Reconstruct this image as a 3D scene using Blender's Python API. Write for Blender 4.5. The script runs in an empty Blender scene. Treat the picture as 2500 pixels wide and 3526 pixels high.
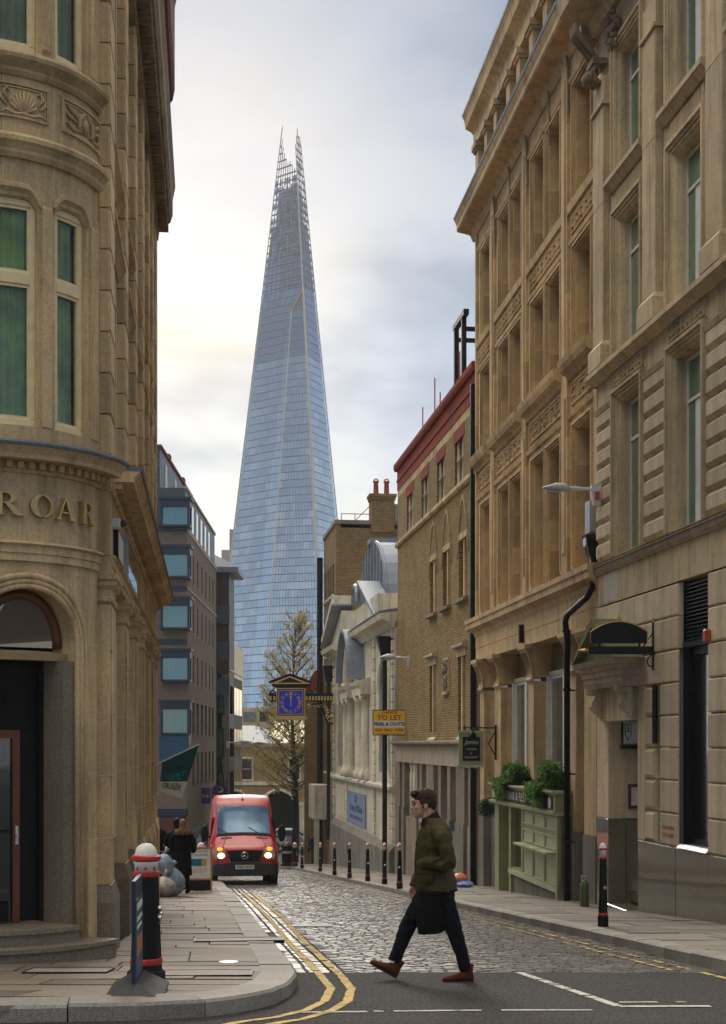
import bpy, bmesh, math, random
from mathutils import Matrix, Vector, Euler
import numpy as np
random.seed(7)
R = math.radians
scene = bpy.context.scene

# ------------------------------------------------------------------ camera
CZ = 1.92                                   # eye height above the junction
cam_d = bpy.data.cameras.new('camera')
cam = bpy.data.objects.new('camera', cam_d)
scene.collection.objects.link(cam)
cam.location = (0, 0, CZ)
cam.rotation_euler = (R(90), 0, 0)
cam_d.sensor_fit = 'HORIZONTAL'
cam_d.sensor_width = 36
cam_d.lens = 72
cam_d.shift_y = 0.3188
cam_d.clip_start = 0.1
cam_d.clip_end = 5000
scene.camera = cam

# ------------------------------------------------------------------ sky and sun
SUN = Vector((-0.128, 1.0, 0.385)).normalized()
world = bpy.data.worlds.new('World')
scene.world = world
world.use_nodes = True
wt = world.node_tree
for n in list(wt.nodes):
    wt.nodes.remove(n)
def wn(t, **k):
    n = wt.nodes.new(t)
    for a, b in k.items():
        setattr(n, a, b)
    return n
def wmath(op, a, b=None, clamp=False):
    n = wn('ShaderNodeMath', operation=op)
    n.use_clamp = clamp
    for i, v in enumerate((a, b)):
        if v is None:
            continue
        if isinstance(v, (int, float)):
            n.inputs[i].default_value = v
        else:
            wt.links.new(v, n.inputs[i])
    return n.outputs[0]
sky = wn('ShaderNodeTexSky', sky_type='NISHITA')
sky.sun_disc = False
sky.sun_elevation = math.asin(SUN.z)
sky.sun_rotation = math.atan2(SUN.x, SUN.y)
sky.air_density = 1.0
sky.dust_density = 0.4
sky.ozone_density = 1.5
tc = wn('ShaderNodeTexCoord')
sep = wn('ShaderNodeSeparateXYZ')
wt.links.new(tc.outputs['Generated'], sep.inputs[0])
zc = wmath('MAXIMUM', sep.outputs[2], 0.0)
den = wmath('ADD', zc, 0.16)
cmb = wn('ShaderNodeCombineXYZ')
wt.links.new(wmath('DIVIDE', sep.outputs[0], den), cmb.inputs[0])
wt.links.new(wmath('DIVIDE', sep.outputs[1], den), cmb.inputs[1])
def wnoise(scale, detail, rough, off=0.0):
    n = wn('ShaderNodeTexNoise')
    n.inputs['Scale'].default_value = scale
    n.inputs['Detail'].default_value = detail
    n.inputs['Roughness'].default_value = rough
    m = wn('ShaderNodeVectorMath', operation='ADD')
    m.inputs[1].default_value = (off, off * 1.7, off * 0.3)
    wt.links.new(cmb.outputs[0], m.inputs[0])
    wt.links.new(m.outputs[0], n.inputs['Vector'])
    return n.outputs['Fac']
big = wnoise(1.25, 5, 0.55, 3.1)
mid = wnoise(3.3, 7, 0.58, 8.4)
dens = wmath('ADD', wmath('MULTIPLY', big, 0.65), wmath('MULTIPLY', mid, 0.35))
cover = wn('ShaderNodeMapRange')
cover.interpolation_type = 'SMOOTHSTEP'
wt.links.new(dens, cover.inputs[0])
cover.inputs[1].default_value = 0.38
cover.inputs[2].default_value = 0.62
# light scattered forward through thin cloud round the sun
dot = wn('ShaderNodeVectorMath', operation='DOT_PRODUCT')
wt.links.new(tc.outputs['Generated'], dot.inputs[0])
dot.inputs[1].default_value = SUN
cosg = wmath('MAXIMUM', dot.outputs['Value'], 0.0)
halo = wmath('ADD', wmath('MULTIPLY', wmath('POWER', cosg, 120.0), 0.26),
             wmath('MULTIPLY', wmath('POWER', cosg, 30.0), 0.045))
shade = wn('ShaderNodeMapRange')
wt.links.new(mid, shade.inputs[0])
shade.inputs[1].default_value = 0.3
shade.inputs[2].default_value = 0.72
shade.inputs[3].default_value = 1.3
shade.inputs[4].default_value = 0.70
lowr = wn('ShaderNodeMapRange')               # thin bright cloud low down, thinning out higher up
lowr.interpolation_type = 'SMOOTHSTEP'
wt.links.new(zc, lowr.inputs[0])
lowr.inputs[1].default_value = 0.05
lowr.inputs[2].default_value = 0.46
lowr.inputs[3].default_value = 0.18
lowr.inputs[4].default_value = 0.03
zen = wn('ShaderNodeMapRange')                # overcast: brighter towards the zenith
zen.interpolation_type = 'SMOOTHSTEP'
wt.links.new(zc, zen.inputs[0])
zen.inputs[1].default_value = 0.45
zen.inputs[2].default_value = 0.9
zen.inputs[3].default_value = 0.0
zen.inputs[4].default_value = 1.6
# cloud is brighter on the sun's side of the sky than on the far side
phase = wmath('ADD', 0.42, wmath('MULTIPLY', wmath('POWER', wmath('MULTIPLY', wmath('ADD', dot.outputs['Value'], 1.0), 0.5), 1.6), 1.35))
lum = wmath('MULTIPLY', wmath('ADD', wmath('ADD', wmath('MULTIPLY', zen.outputs[0], phase), lowr.outputs[0]), halo), shade.outputs[0])
ccol = wn('ShaderNodeMixRGB')
wt.links.new(wmath('ADD', wmath('ADD', wmath('MULTIPLY', halo, 4.2), wmath('MULTIPLY', zen.outputs[0], 2.0)), wmath('MULTIPLY', lowr.outputs[0], 2.4), True), ccol.inputs[0])
ccol.inputs[1].default_value = (0.42, 0.76, 1.38, 1)
ccol.inputs[2].default_value = (1.10, 1.0, 0.82, 1)
cl = wn('ShaderNodeVectorMath', operation='SCALE')
wt.links.new(ccol.outputs[0], cl.inputs[0])
wt.links.new(lum, cl.inputs['Scale'])
bg1 = wn('ShaderNodeBackground')
wt.links.new(sky.outputs[0], bg1.inputs[0])
bg1.inputs[1].default_value = 0.02
bg2 = wn('ShaderNodeBackground')
wt.links.new(cl.outputs[0], bg2.inputs[0])
bg2.inputs[1].default_value = 1.0
mx = wn('ShaderNodeMixShader')
wt.links.new(wmath('MULTIPLY', cover.outputs[0], 0.95), mx.inputs[0])
wt.links.new(bg1.outputs[0], mx.inputs[1])
wt.links.new(bg2.outputs[0], mx.inputs[2])
wo = wn('ShaderNodeOutputWorld')
wt.links.new(mx.outputs[0], wo.inputs[0])

sun_d = bpy.data.lights.new('sun', 'SUN')
sun_d.energy = 0.5
sun_d.angle = R(16)
sun_d.color = (1.0, 0.93, 0.82)
sun = bpy.data.objects.new('sun', sun_d)
scene.collection.objects.link(sun)
sun.rotation_euler = (-SUN).to_track_quat('-Z', 'Y').to_euler()
sun.location = SUN * 300

scene.view_settings.view_transform = 'Standard'
scene.view_settings.look = 'None'
scene.view_settings.exposure = 2.2
scene.view_settings.gamma = 1.0
scene.view_settings.use_curve_mapping = False
scene.render.engine = 'CYCLES'
scene.cycles.max_bounces = 6
scene.cycles.diffuse_bounces = 4
scene.cycles.glossy_bounces = 2
scene.cycles.transmission_bounces = 4
scene.cycles.transparent_max_bounces = 12
scene.cycles.use_denoising = True
scene.cycles.caustics_reflective = False
scene.cycles.caustics_refractive = False

# ------------------------------------------------------------------ helpers
COL = scene.collection
def gz(y):                                   # level of the road surface
    return -0.068 * (min(max(y, 10.0), 92.0) - 10.0)
def pz(y):                                   # level of the pavements
    return gz(y) + 0.12
def lerp(a, b, t):
    return a + (b - a) * t
def RU(a, b):
    return random.uniform(a, b)

class Frame:
    """a facade line on the ground: local x runs along it, y out to the street, z is height over the eye"""
    def __init__(s, x, y, slope, toward=False):
        u = Vector((slope, 1, 0)).normalized()
        if toward:
            u = -u
        n = Vector((-u.y, u.x, 0))
        s.u, s.n, s.x0, s.y0, s.slope, s.k = u, n, x, y, slope, math.hypot(1, slope)
        s.toward = toward
        s.M = Matrix(((u.x, n.x, 0, x), (u.y, n.y, 0, y), (0, 0, 1, CZ), (0, 0, 0, 1)))
        s.rz = math.atan2(u.y, u.x)
    def S(s, y):
        return (s.y0 - y) * s.k if s.toward else (y - s.y0) * s.k
    def P(s, a, out, z):
        return s.M @ Vector((a, out, z))
ID = Matrix.Translation((0, 0, CZ))          # world axes, heights over the eye
W0 = Matrix.Identity(4)

ROOTW = {}
def thing(name, label, cat, loc=(0, 0, 0), rz=0.0, group=None, kind=None):
    o = bpy.data.objects.new(name, None)
    COL.objects.link(o)
    o.empty_display_size = 0.3
    o.location = loc
    o.rotation_euler = (0, 0, rz)
    if label:
        o['label'] = label
    if cat:
        o['category'] = cat
    if group:
        o['group'] = group
    if kind:
        o['kind'] = kind
    ROOTW[o.name] = Matrix.Translation(loc) @ Matrix.Rotation(rz, 4, 'Z')
    return o
def rootw(o):
    m = ROOTW.get(o.name)
    if m is not None:
        return m
    if o.parent:
        return rootw(o.parent) @ o.matrix_basis
    return o.matrix_basis
def link(name, me, parent=None, world=None, mat=None):
    o = bpy.data.objects.new(name, me)
    COL.objects.link(o)
    if mat is not None and not me.materials:
        me.materials.append(mat)
    w = world if world is not None else W0
    if parent is not None:
        o.parent = parent
        w = rootw(parent).inverted() @ w
    o.matrix_basis = w
    return o
def tag(o, label=None, cat=None, group=None, kind=None):
    for k, v in (('label', label), ('category', cat), ('group', group), ('kind', kind)):
        if v:
            o[k] = v
    return o

class MB:
    def __init__(s):
        s.v, s.f, s.m = [], [], []
        s.mi = 0
    def add(s, vs, fs):
        b = len(s.v)
        s.v.extend(vs)
        s.f.extend([tuple(i + b for i in f) for f in fs])
        s.m.extend([s.mi] * len(fs))
        return s
    def box(s, x0, x1, y0, y1, z0, z1):
        return s.add([(x0, y0, z0), (x1, y0, z0), (x1, y1, z0), (x0, y1, z0), (x0, y0, z1), (x1, y0, z1), (x1, y1, z1), (x0, y1, z1)],
                     [(0, 3, 2, 1), (4, 5, 6, 7), (0, 1, 5, 4), (1, 2, 6, 5), (2, 3, 7, 6), (3, 0, 4, 7)])
    def prism(s, poly, ax, a0, a1):
        n = len(poly)
        def p(q, a):
            return (a, q[0], q[1]) if ax == 'x' else ((q[0], a, q[1]) if ax == 'y' else (q[0], q[1], a))
        vs = [p(q, a0) for q in poly] + [p(q, a1) for q in poly]
        fs = [tuple(range(n - 1, -1, -1)), tuple(range(n, 2 * n))]
        fs += [(i, (i + 1) % n, n + (i + 1) % n, n + i) for i in range(n)]
        return s.add(vs, fs)
    def frustum(s, x0, x1, y0, y1, z0, X0, X1, Y0, Y1, z1):
        return s.add([(x0, y0, z0), (x1, y0, z0), (x1, y1, z0), (x0, y1, z0), (X0, Y0, z1), (X1, Y0, z1), (X1, Y1, z1), (X0, Y1, z1)],
                     [(0, 3, 2, 1), (4, 5, 6, 7), (0, 1, 5, 4), (1, 2, 6, 5), (2, 3, 7, 6), (3, 0, 4, 7)])
    def lathe(s, prof, n=12, c=(0, 0, 0), cap=True, a0=0.0, a1=None):
        full = a1 is None
        a1 = 2 * math.pi if full else a1
        k = n if full else n + 1
        vs = []
        for r, z in prof:
            for i in range(k):
                a = a0 + (a1 - a0) * i / n
                vs.append((c[0] + r * math.cos(a), c[1] + r * math.sin(a), c[2] + z))
        fs = []
        for j in range(len(prof) - 1):
            for i in range(n):
                i2 = (i + 1) % k
                fs.append((j * k + i, j * k + i2, (j + 1) * k + i2, (j + 1) * k + i))
        if cap and full:
            fs.append(tuple(range(n - 1, -1, -1)))
            fs.append(tuple(range((len(prof) - 1) * k, len(prof) * k)))
        return s.add(vs, fs)
    def sweep(s, prof, c, a0, a1, n=24):
        """closed profile of (r, z) turned about an upright axis from a0 to a1 (degrees)"""
        m = len(prof)
        vs, fs = [], []
        for i in range(n + 1):
            a = R(a0 + (a1 - a0) * i / n)
            for r, z in prof:
                vs.append((c[0] + r * math.cos(a), c[1] + r * math.sin(a), z))
        for i in range(n):
            for j in range(m):
                j2 = (j + 1) % m
                fs.append((i * m + j, (i + 1) * m + j, (i + 1) * m + j2, i * m + j2))
        fs.append(tuple(range(m)))
        fs.append(tuple(n * m + j for j in range(m - 1, -1, -1)))
        return s.add(vs, fs)
    def tube(s, pts, rad, n=8, cap=True):
        pts = [Vector(p) for p in pts]
        k = len(pts)
        rads = rad if isinstance(rad, (list, tuple)) else [rad] * k
        vs, fs = [], []
        ref = None
        for i, p in enumerate(pts):
            t = (pts[min(i + 1, k - 1)] - pts[max(i - 1, 0)]).normalized()
            if ref is None:
                ref = t.orthogonal().normalized()
            ref = (ref - t * ref.dot(t))
            ref = ref.normalized() if ref.length > 1e-6 else t.orthogonal().normalized()
            b = t.cross(ref)
            for j in range(n):
                a = 2 * math.pi * j / n
                vs.append(tuple(p + (ref * math.cos(a) + b * math.sin(a)) * rads[i]))
        for i in range(k - 1):
            for j in range(n):
                j2 = (j + 1) % n
                fs.append((i * n + j, i * n + j2, (i + 1) * n + j2, (i + 1) * n + j))
        if cap:
            fs.append(tuple(range(n - 1, -1, -1)))
            fs.append(tuple(range((k - 1) * n, k * n)))
        return s.add(vs, fs)
    def ball(s, c, r, n=12, m=8, jit=0.0):
        rx, ry, rz = r if isinstance(r, (tuple, list)) else (r, r, r)
        vs, fs = [(c[0], c[1], c[2] - rz)], []
        for j in range(1, m):
            t = math.pi * j / m
            for i in range(n):
                a = 2 * math.pi * i / n
                q = 1 + RU(-jit, jit)
                vs.append((c[0] + rx * q * math.sin(t) * math.cos(a), c[1] + ry * q * math.sin(t) * math.sin(a), c[2] - rz * q * math.cos(t)))
        vs.append((c[0], c[1], c[2] + rz))
        for i in range(n):
            fs.append((0, 1 + (i + 1) % n, 1 + i))
            fs.append((len(vs) - 1, len(vs) - 1 - n + i, len(vs) - 1 - n + (i + 1) % n))
        for j in range(m - 2):
            for i in range(n):
                i2 = (i + 1) % n
                fs.append((1 + j * n + i, 1 + j * n + i2, 1 + (j + 1) * n + i2, 1 + (j + 1) * n + i))
        return s.add(vs, fs)
    def loft(s, rings, cap=True):
        n = len(rings[0])
        vs = [tuple(p) for r in rings for p in r]
        fs = []
        for i in range(len(rings) - 1):
            for j in range(n):
                j2 = (j + 1) % n
                fs.append((i * n + j, i * n + j2, (i + 1) * n + j2, (i + 1) * n + j))
        if cap:
            fs.append(tuple(range(n - 1, -1, -1)))
            fs.append(tuple(range((len(rings) - 1) * n, len(rings) * n)))
        return s.add(vs, fs)
    def mesh(s, name, mats=None, xf=None, smooth=False):
        me = bpy.data.meshes.new(name)
        vs = s.v
        if xf is not None:
            vs = [tuple(xf @ Vector(v)) for v in vs]
        me.from_pydata(vs, [], s.f)
        if mats is not None:
            for m in (mats if isinstance(mats, (list, tuple)) else [mats]):
                me.materials.append(m)
            if isinstance(mats, (list, tuple)) and len(mats) > 1:
                me.polygons.foreach_set('material_index', s.m)
        if smooth:
            me.polygons.foreach_set('use_smooth', [True] * len(me.polygons))
        bm = bmesh.new()
        bm.from_mesh(me)
        bmesh.ops.recalc_face_normals(bm, faces=bm.faces)
        bm.to_mesh(me)
        bm.free()
        me.update()
        return me
    def build(s, name, mats, parent=None, xf=None, smooth=False, bevel=0.0, auto=None, label=None, cat=None, group=None, kind=None):
        """vertices are taken through xf into the world and then into the parent's frame"""
        x = xf if xf is not None else W0
        if parent is not None:
            x = rootw(parent).inverted() @ x
            me = s.mesh(name, mats, x, smooth)
            o = bpy.data.objects.new(name, me)
            o.parent = parent
        elif xf is not None:
            c = xf @ Vector((sum(v[0] for v in s.v) / len(s.v), sum(v[1] for v in s.v) / len(s.v), min(v[2] for v in s.v)))
            me = s.mesh(name, mats, Matrix.Translation(-c) @ xf, smooth)
            o = bpy.data.objects.new(name, me)
            o.location = c
        else:
            me = s.mesh(name, mats, None, smooth)
            o = bpy.data.objects.new(name, me)
        COL.objects.link(o)
        if bevel:
            b = o.modifiers.new('bevel', 'BEVEL')
            b.width = bevel
            b.segments = 1
            b.limit_method = 'ANGLE'
            b.angle_limit = R(40)
        if auto:
            me.set_sharp_from_angle(angle=R(auto))
        return tag(o, label, cat, group, kind)

def box(name, mat, parent, xf, *d, **k):
    return MB().box(*d).build(name, mat, parent, xf, **k)

SIDE = bpy.data.scenes.new('workbench')        # scratch scene, removed at the end of the script
def baked(o):
    SIDE.collection.objects.link(o)
    vl = SIDE.view_layers[0]
    vl.update()
    me = bpy.data.meshes.new_from_object(o.evaluated_get(vl.depsgraph))
    SIDE.collection.objects.unlink(o)
    return me

def text(name, s, mat, parent, world, size, depth=0.006, align='CENTER', shear=0.0, sx=1.0, space=1.0, bend=None, fit=None, bold=0.0, **k):
    """lettering as a mesh; world maps text x right, y up, z out; fit is the width in metres to stretch to"""
    c = bpy.data.curves.new(name, 'FONT')
    c.body = s
    c.size = size
    c.align_x = align
    c.align_y = 'CENTER'
    c.shear = shear
    c.extrude = depth
    c.resolution_u = 3
    c.space_character = space
    c.offset = bold
    to = bpy.data.objects.new('t', c)
    me = baked(to)
    bpy.data.objects.remove(to)
    bpy.data.curves.remove(c)
    me.name = name
    n = len(me.vertices)
    co = np.empty(n * 3)
    me.vertices.foreach_get('co', co)
    co = co.reshape(-1, 3)
    if fit:
        sx = fit / max(co[:, 0].max() - co[:, 0].min(), 1e-6)
    co[:, 0] *= sx
    if bend:
        co = np.array([bend(*p) for p in co])
    me.vertices.foreach_set('co', co.ravel())
    me.materials.clear()
    me.materials.append(mat)
    me.update()
    return tag(link(name, me, parent, world), **k)

# ------------------------------------------------------------------ materials
MAT = {}
def nodes(name):
    m = bpy.data.materials.new(name)
    m.use_nodes = True
    nt = m.node_tree
    return m, nt, nt.nodes['Principled BSDF']
def mk(nt, t, ins=None, **k):
    n = nt.nodes.new(t)
    for a, b in k.items():
        setattr(n, a, b)
    for a, b in (ins or {}).items():
        if hasattr(b, 'is_linked') or isinstance(b, bpy.types.NodeSocket):
            nt.links.new(b, n.inputs[a])
        else:
            n.inputs[a].default_value = b
    return n
def math_(nt, op, a, b=0.5, clamp=False):
    n = mk(nt, 'ShaderNodeMath', {0: a, 1: b}, operation=op)
    n.use_clamp = clamp
    return n.outputs[0]
def mapr(nt, v, a, b, c=0.0, d=1.0):
    return mk(nt, 'ShaderNodeMapRange', {0: v, 1: a, 2: b, 3: c, 4: d}).outputs[0]
def noise(nt, scale, detail=4, rough=0.55, stretch=(1, 1, 1), coord='Object', off=(0, 0, 0)):
    tc = mk(nt, 'ShaderNodeTexCoord')
    mp = mk(nt, 'ShaderNodeMapping', {'Vector': tc.outputs[coord], 'Scale': stretch, 'Location': off})
    return mk(nt, 'ShaderNodeTexNoise', {'Vector': mp.outputs[0], 'Scale': scale, 'Detail': detail, 'Roughness': rough}).outputs['Fac']
def mix(nt, f, a, b, mode='MIX'):
    def c(v):
        return (*v, 1) if isinstance(v, tuple) and len(v) == 3 else v
    return mk(nt, 'ShaderNodeMixRGB', {0: f, 1: c(a), 2: c(b)}, blend_type=mode).outputs[0]
def bump(nt, bs, h, strength=0.3, dist=0.01):
    b = mk(nt, 'ShaderNodeBump', {'Height': h, 'Strength': strength, 'Distance': dist})
    nt.links.new(b.outputs[0], bs.inputs['Normal'])
def shift(nt, col, v):
    """brightness times v"""
    return mk(nt, 'ShaderNodeVectorMath', {0: col, 'Scale': v}, operation='SCALE').outputs[0]

def stone(name, col, dark=0.55, streak=0.5, rough=0.85, speck=0.0, rand=0.12, island=False, scale=1.0, spec=0.3, stain=(0.07, 0.055, 0.035), bmp=0.25, sgrain=150):
    m, nt, bs = nodes(name)
    n1 = noise(nt, 0.9 * scale, 6, 0.6)
    n2 = noise(nt, 1.6, 6, 0.65, (2.6, 2.6, 0.28), off=(5, 1, 2))
    n3 = noise(nt, 38 * scale, 3, 0.6)
    n0 = noise(nt, 0.22 * scale, 4, 0.6, off=(2, 7, 1))
    c = mix(nt, mapr(nt, n1, 0.36, 0.66), tuple(q * dark + (1 - dark) * 0.02 for q in col), col)
    c = mix(nt, math_(nt, 'MULTIPLY', mapr(nt, n0, 0.4, 0.7), 0.45), c, (col[0] * 1.02, col[1] * 1.08, col[2] * 1.25))
    n5 = noise(nt, 5.0 * scale, 5, 0.7, off=(9, 3, 4))
    c = mix(nt, math_(nt, 'MULTIPLY', mapr(nt, n5, 0.56, 0.72), 0.30 if streak else 0.12), c, stain)
    c = mix(nt, math_(nt, 'MULTIPLY', mapr(nt, n2, 0.47, 0.72), streak * 1.1), c, stain)
    c = mix(nt, 0.35, c, shift(nt, c, mapr(nt, n3, 0.3, 0.7, 0.55, 1.45)))
    if speck:
        n4 = noise(nt, sgrain, 3, 0.8)
        c = mix(nt, speck, c, shift(nt, c, mapr(nt, n4, 0.38, 0.62, 0.15, 2.1)))
    if island:
        rv = mk(nt, 'ShaderNodeNewGeometry').outputs['Random Per Island']
    else:
        rv = mk(nt, 'ShaderNodeObjectInfo').outputs['Random']
    c = shift(nt, c, mapr(nt, rv, 0, 1, 1 - rand, 1 + rand))
    nt.links.new(c, bs.inputs['Base Color'])
    bs.inputs['Roughness'].default_value = rough
    bs.inputs['Specular IOR Level'].default_value = spec
    bump(nt, bs, math_(nt, 'ADD', n3, math_(nt, 'MULTIPLY', n1, 1.5)), bmp, 0.01)
    MAT[name] = m
    return m
def plain(name, col, rough=0.5, metal=0.0, spec=0.5, var=0.12, scale=9.0, bmp=0.0, coat=0.0, emit=None, es=0.0, rand=0.0):
    m, nt, bs = nodes(name)
    n1 = noise(nt, scale, 5, 0.6)
    c = shift(nt, mix(nt, 0.0, col, col), mapr(nt, n1, 0.25, 0.75, 1 - var, 1 + var))
    if rand:
        rv = mk(nt, 'ShaderNodeObjectInfo').outputs['Random']
        c = shift(nt, c, mapr(nt, rv, 0, 1, 1 - rand, 1 + rand))
    nt.links.new(c, bs.inputs['Base Color'])
    nt.links.new(mapr(nt, n1, 0.3, 0.7, max(rough - 0.07, 0.02), min(rough + 0.09, 1)), bs.inputs['Roughness'])
    bs.inputs['Metallic'].default_value = metal
    bs.inputs['Specular IOR Level'].default_value = spec
    bs.inputs['Coat Weight'].default_value = coat
    bs.inputs['Coat Roughness'].default_value = 0.05
    if emit:
        bs.inputs['Emission Color'].default_value = (*emit, 1)
        bs.inputs['Emission Strength'].default_value = es
    if bmp:
        bump(nt, bs, noise(nt, scale * 6, 4), bmp, 0.01)
    MAT[name] = m
    return m
def brick(name, c1, c2, mortar, w=0.225, h=0.075, stain=0.4, bmp=0.6, rough=0.9, msize=0.011):
    m, nt, bs = nodes(name)
    tcn = mk(nt, 'ShaderNodeTexCoord')
    sp = mk(nt, 'ShaderNodeSeparateXYZ', {0: tcn.outputs['Object']})
    u = math_(nt, 'ADD', sp.outputs[0], sp.outputs[1])
    cb = mk(nt, 'ShaderNodeCombineXYZ', {0: u, 1: sp.outputs[2]})
    bt = mk(nt, 'ShaderNodeTexBrick', {'Vector': cb.outputs[0], 'Color1': (*c1, 1), 'Color2': (*c2, 1), 'Mortar': (*mortar, 1), 'Scale': 1.0,
            'Mortar Size': msize, 'Mortar Smooth': 0.3, 'Bias': 0.0, 'Brick Width': w, 'Row Height': h})
    n1 = noise(nt, 0.7, 6, 0.6)
    n2 = noise(nt, 25, 4, 0.6)
    c = shift(nt, bt.outputs['Color'], mapr(nt, n2, 0.25, 0.75, 0.6, 1.4))
    c = mix(nt, math_(nt, 'MULTIPLY', mapr(nt, n1, 0.42, 0.72), stain), c, (0.035, 0.027, 0.02))
    nt.links.new(c, bs.inputs['Base Color'])
    bs.inputs['Roughness'].default_value = rough
    bs.inputs['Specular IOR Level'].default_value = 0.25
    bump(nt, bs, math_(nt, 'SUBTRACT', 1.0, bt.outputs['Fac']), bmp, 0.012)
    MAT[name] = m
    return m
def pane(name, tint, clear=0.0, rough=0.03, refl=0.35, wob=0.0, gcol=(0.92, 0.96, 1)):
    """window glass: reflects, and lets through what stands behind it by the share clear"""
    m, nt, bs = nodes(name)
    out = nt.nodes['Material Output']
    bs.inputs['Base Color'].default_value = (*tint, 1)
    bs.inputs['Roughness'].default_value = 0.25
    tr = mk(nt, 'ShaderNodeBsdfTransparent', {'Color': tuple(min(1, t * 2.5 + 0.4) for t in tint) + (1,)})
    gl = mk(nt, 'ShaderNodeBsdfGlossy', {'Color': (*gcol, 1), 'Roughness': rough})
    if wob:
        b = mk(nt, 'ShaderNodeBump', {'Height': noise(nt, 1.1, 2), 'Strength': wob, 'Distance': 0.1})
        nt.links.new(b.outputs[0], gl.inputs['Normal'])
    m1 = mk(nt, 'ShaderNodeMixShader', {0: clear, 1: bs.outputs[0], 2: tr.outputs[0]})
    lw = mk(nt, 'ShaderNodeFresnel', {'IOR': 1.5})
    fr = math_(nt, 'MULTIPLY', lw.outputs[0], 1.25)
    fr = math_(nt, 'ADD', fr, refl * 0.5, True)
    m2 = mk(nt, 'ShaderNodeMixShader', {0: fr, 1: m1.outputs[0], 2: gl.outputs[0]})
    nt.links.new(m2.outputs[0], out.inputs['Surface'])
    MAT[name] = m
    return m

LIME = (0.70, 0.49, 0.255)
stone('limestone', LIME, dark=0.6, streak=0.5)
stone('limestone_block', (0.71, 0.49, 0.25), dark=0.58, streak=0.45, rand=0.27)
stone('r1_block', (0.73, 0.60, 0.40), dark=0.68, streak=0.4, rand=0.16)
stone('r1_stone', (0.70, 0.55, 0.345), dark=0.66, streak=0.5)
stone('pale_stone', (0.58, 0.47, 0.33), dark=0.7, streak=0.4)
stone('grey_stone', (0.34, 0.27, 0.185), dark=0.6, streak=0.6)
stone('portland', (0.77, 0.68, 0.50), dark=0.75, streak=0.45)
stone('plinth_grey', (0.26, 0.225, 0.18), dark=0.6, streak=0.6)
stone('granite', (0.21, 0.165, 0.115), dark=0.7, streak=0.15, speck=0.75, rough=0.5)
stone('kerb_granite', (0.28, 0.25, 0.21), dark=0.6, streak=0.0, speck=0.5, rough=0.7, rand=0.14)
stone('flagstone', (0.21, 0.165, 0.12), dark=0.6, streak=0.0, speck=0.35, rough=0.7, rand=0.34)
stone('flagstone_grey', (0.235, 0.205, 0.165), dark=0.65, streak=0.0, speck=0.35, rough=0.75, rand=0.2)
stone('sett', (0.17, 0.148, 0.122), dark=0.5, streak=0.0, speck=0.5, rough=0.30, rand=0.55, island=True, scale=3, spec=0.55)
stone('sett_piece', (0.17, 0.148, 0.122), dark=0.5, streak=0.0, speck=0.5, rough=0.30, rand=0.55, scale=3, spec=0.55)
stone('pave_joint', (0.085, 0.068, 0.05), dark=0.6, streak=0.0, rough=0.95)
stone('joint_bed', (0.075, 0.06, 0.045), dark=0.6, streak=0.0, rough=0.9)
stone('asphalt', (0.042, 0.038, 0.036), dark=0.6, streak=0.0, speck=1.0, rough=0.9, spec=0.12, rand=0.0, scale=1.2, sgrain=45)
stone('lead_dark', (0.15, 0.16, 0.17), dark=0.6, streak=0.3, rough=0.6, stain=(0.25, 0.25, 0.24))
stone('lead', (0.21, 0.245, 0.30), dark=0.7, streak=0.4, rough=0.45, stain=(0.28, 0.29, 0.30), spec=0.6)
stone('polished_granite', (0.20, 0.165, 0.105), dark=0.8, streak=0.1, speck=0.55, rough=0.06, spec=0.6, bmp=0.0)
stone('ground_earth', (0.10, 0.09, 0.08), dark=0.7, streak=0.0, rough=0.95)
plain('black_paint', (0.006, 0.006, 0.008), 0.4, spec=0.22)
plain('black_iron', (0.006, 0.007, 0.010), 0.5, spec=0.25)
plain('white_paint', (0.72, 0.70, 0.66), 0.5)
def worn(name, col):
    m, nt, bs = nodes(name)
    n1, n2 = noise(nt, 9, 6, .7), noise(nt, 60, 3, .7)
    k = mapr(nt, math_(nt, 'ADD', math_(nt, 'MULTIPLY', n1, .6), math_(nt, 'MULTIPLY', n2, .4)), .50, .60)
    nt.links.new(mix(nt, math_(nt, 'MULTIPLY', k, .85), col, (0.06, 0.053, 0.047)), bs.inputs['Base Color'])
    bs.inputs['Roughness'].default_value = .8
    bs.inputs['Specular IOR Level'].default_value = .2
    MAT[name] = m
worn('road_white', (0.55, 0.53, 0.48))
worn('road_yellow', (0.60, 0.43, 0.14))
plain('red_paint', (0.45, 0.02, 0.015), 0.4)
plain('gold', (0.62, 0.40, 0.13), 0.35, metal=0.7)
plain('cream_frame', (0.78, 0.62, 0.34), 0.45)
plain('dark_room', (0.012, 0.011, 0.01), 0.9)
plain('timber', (0.13, 0.038, 0.012), 0.5, var=0.4, scale=4)
plain('grey_metal', (0.36, 0.38, 0.40), 0.4, metal=0.3)
plain('silver', (0.6, 0.6, 0.6), 0.25, metal=1.0)
pane('dark_glass', (0.006, 0.008, 0.010), refl=0.08)
pane('green_glass', (0.05, 0.19, 0.10), refl=0.16, wob=0.12)
pane('clear_glass', (0.22, 0.24, 0.19), clear=0.95, refl=0.05, wob=0.15)

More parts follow.
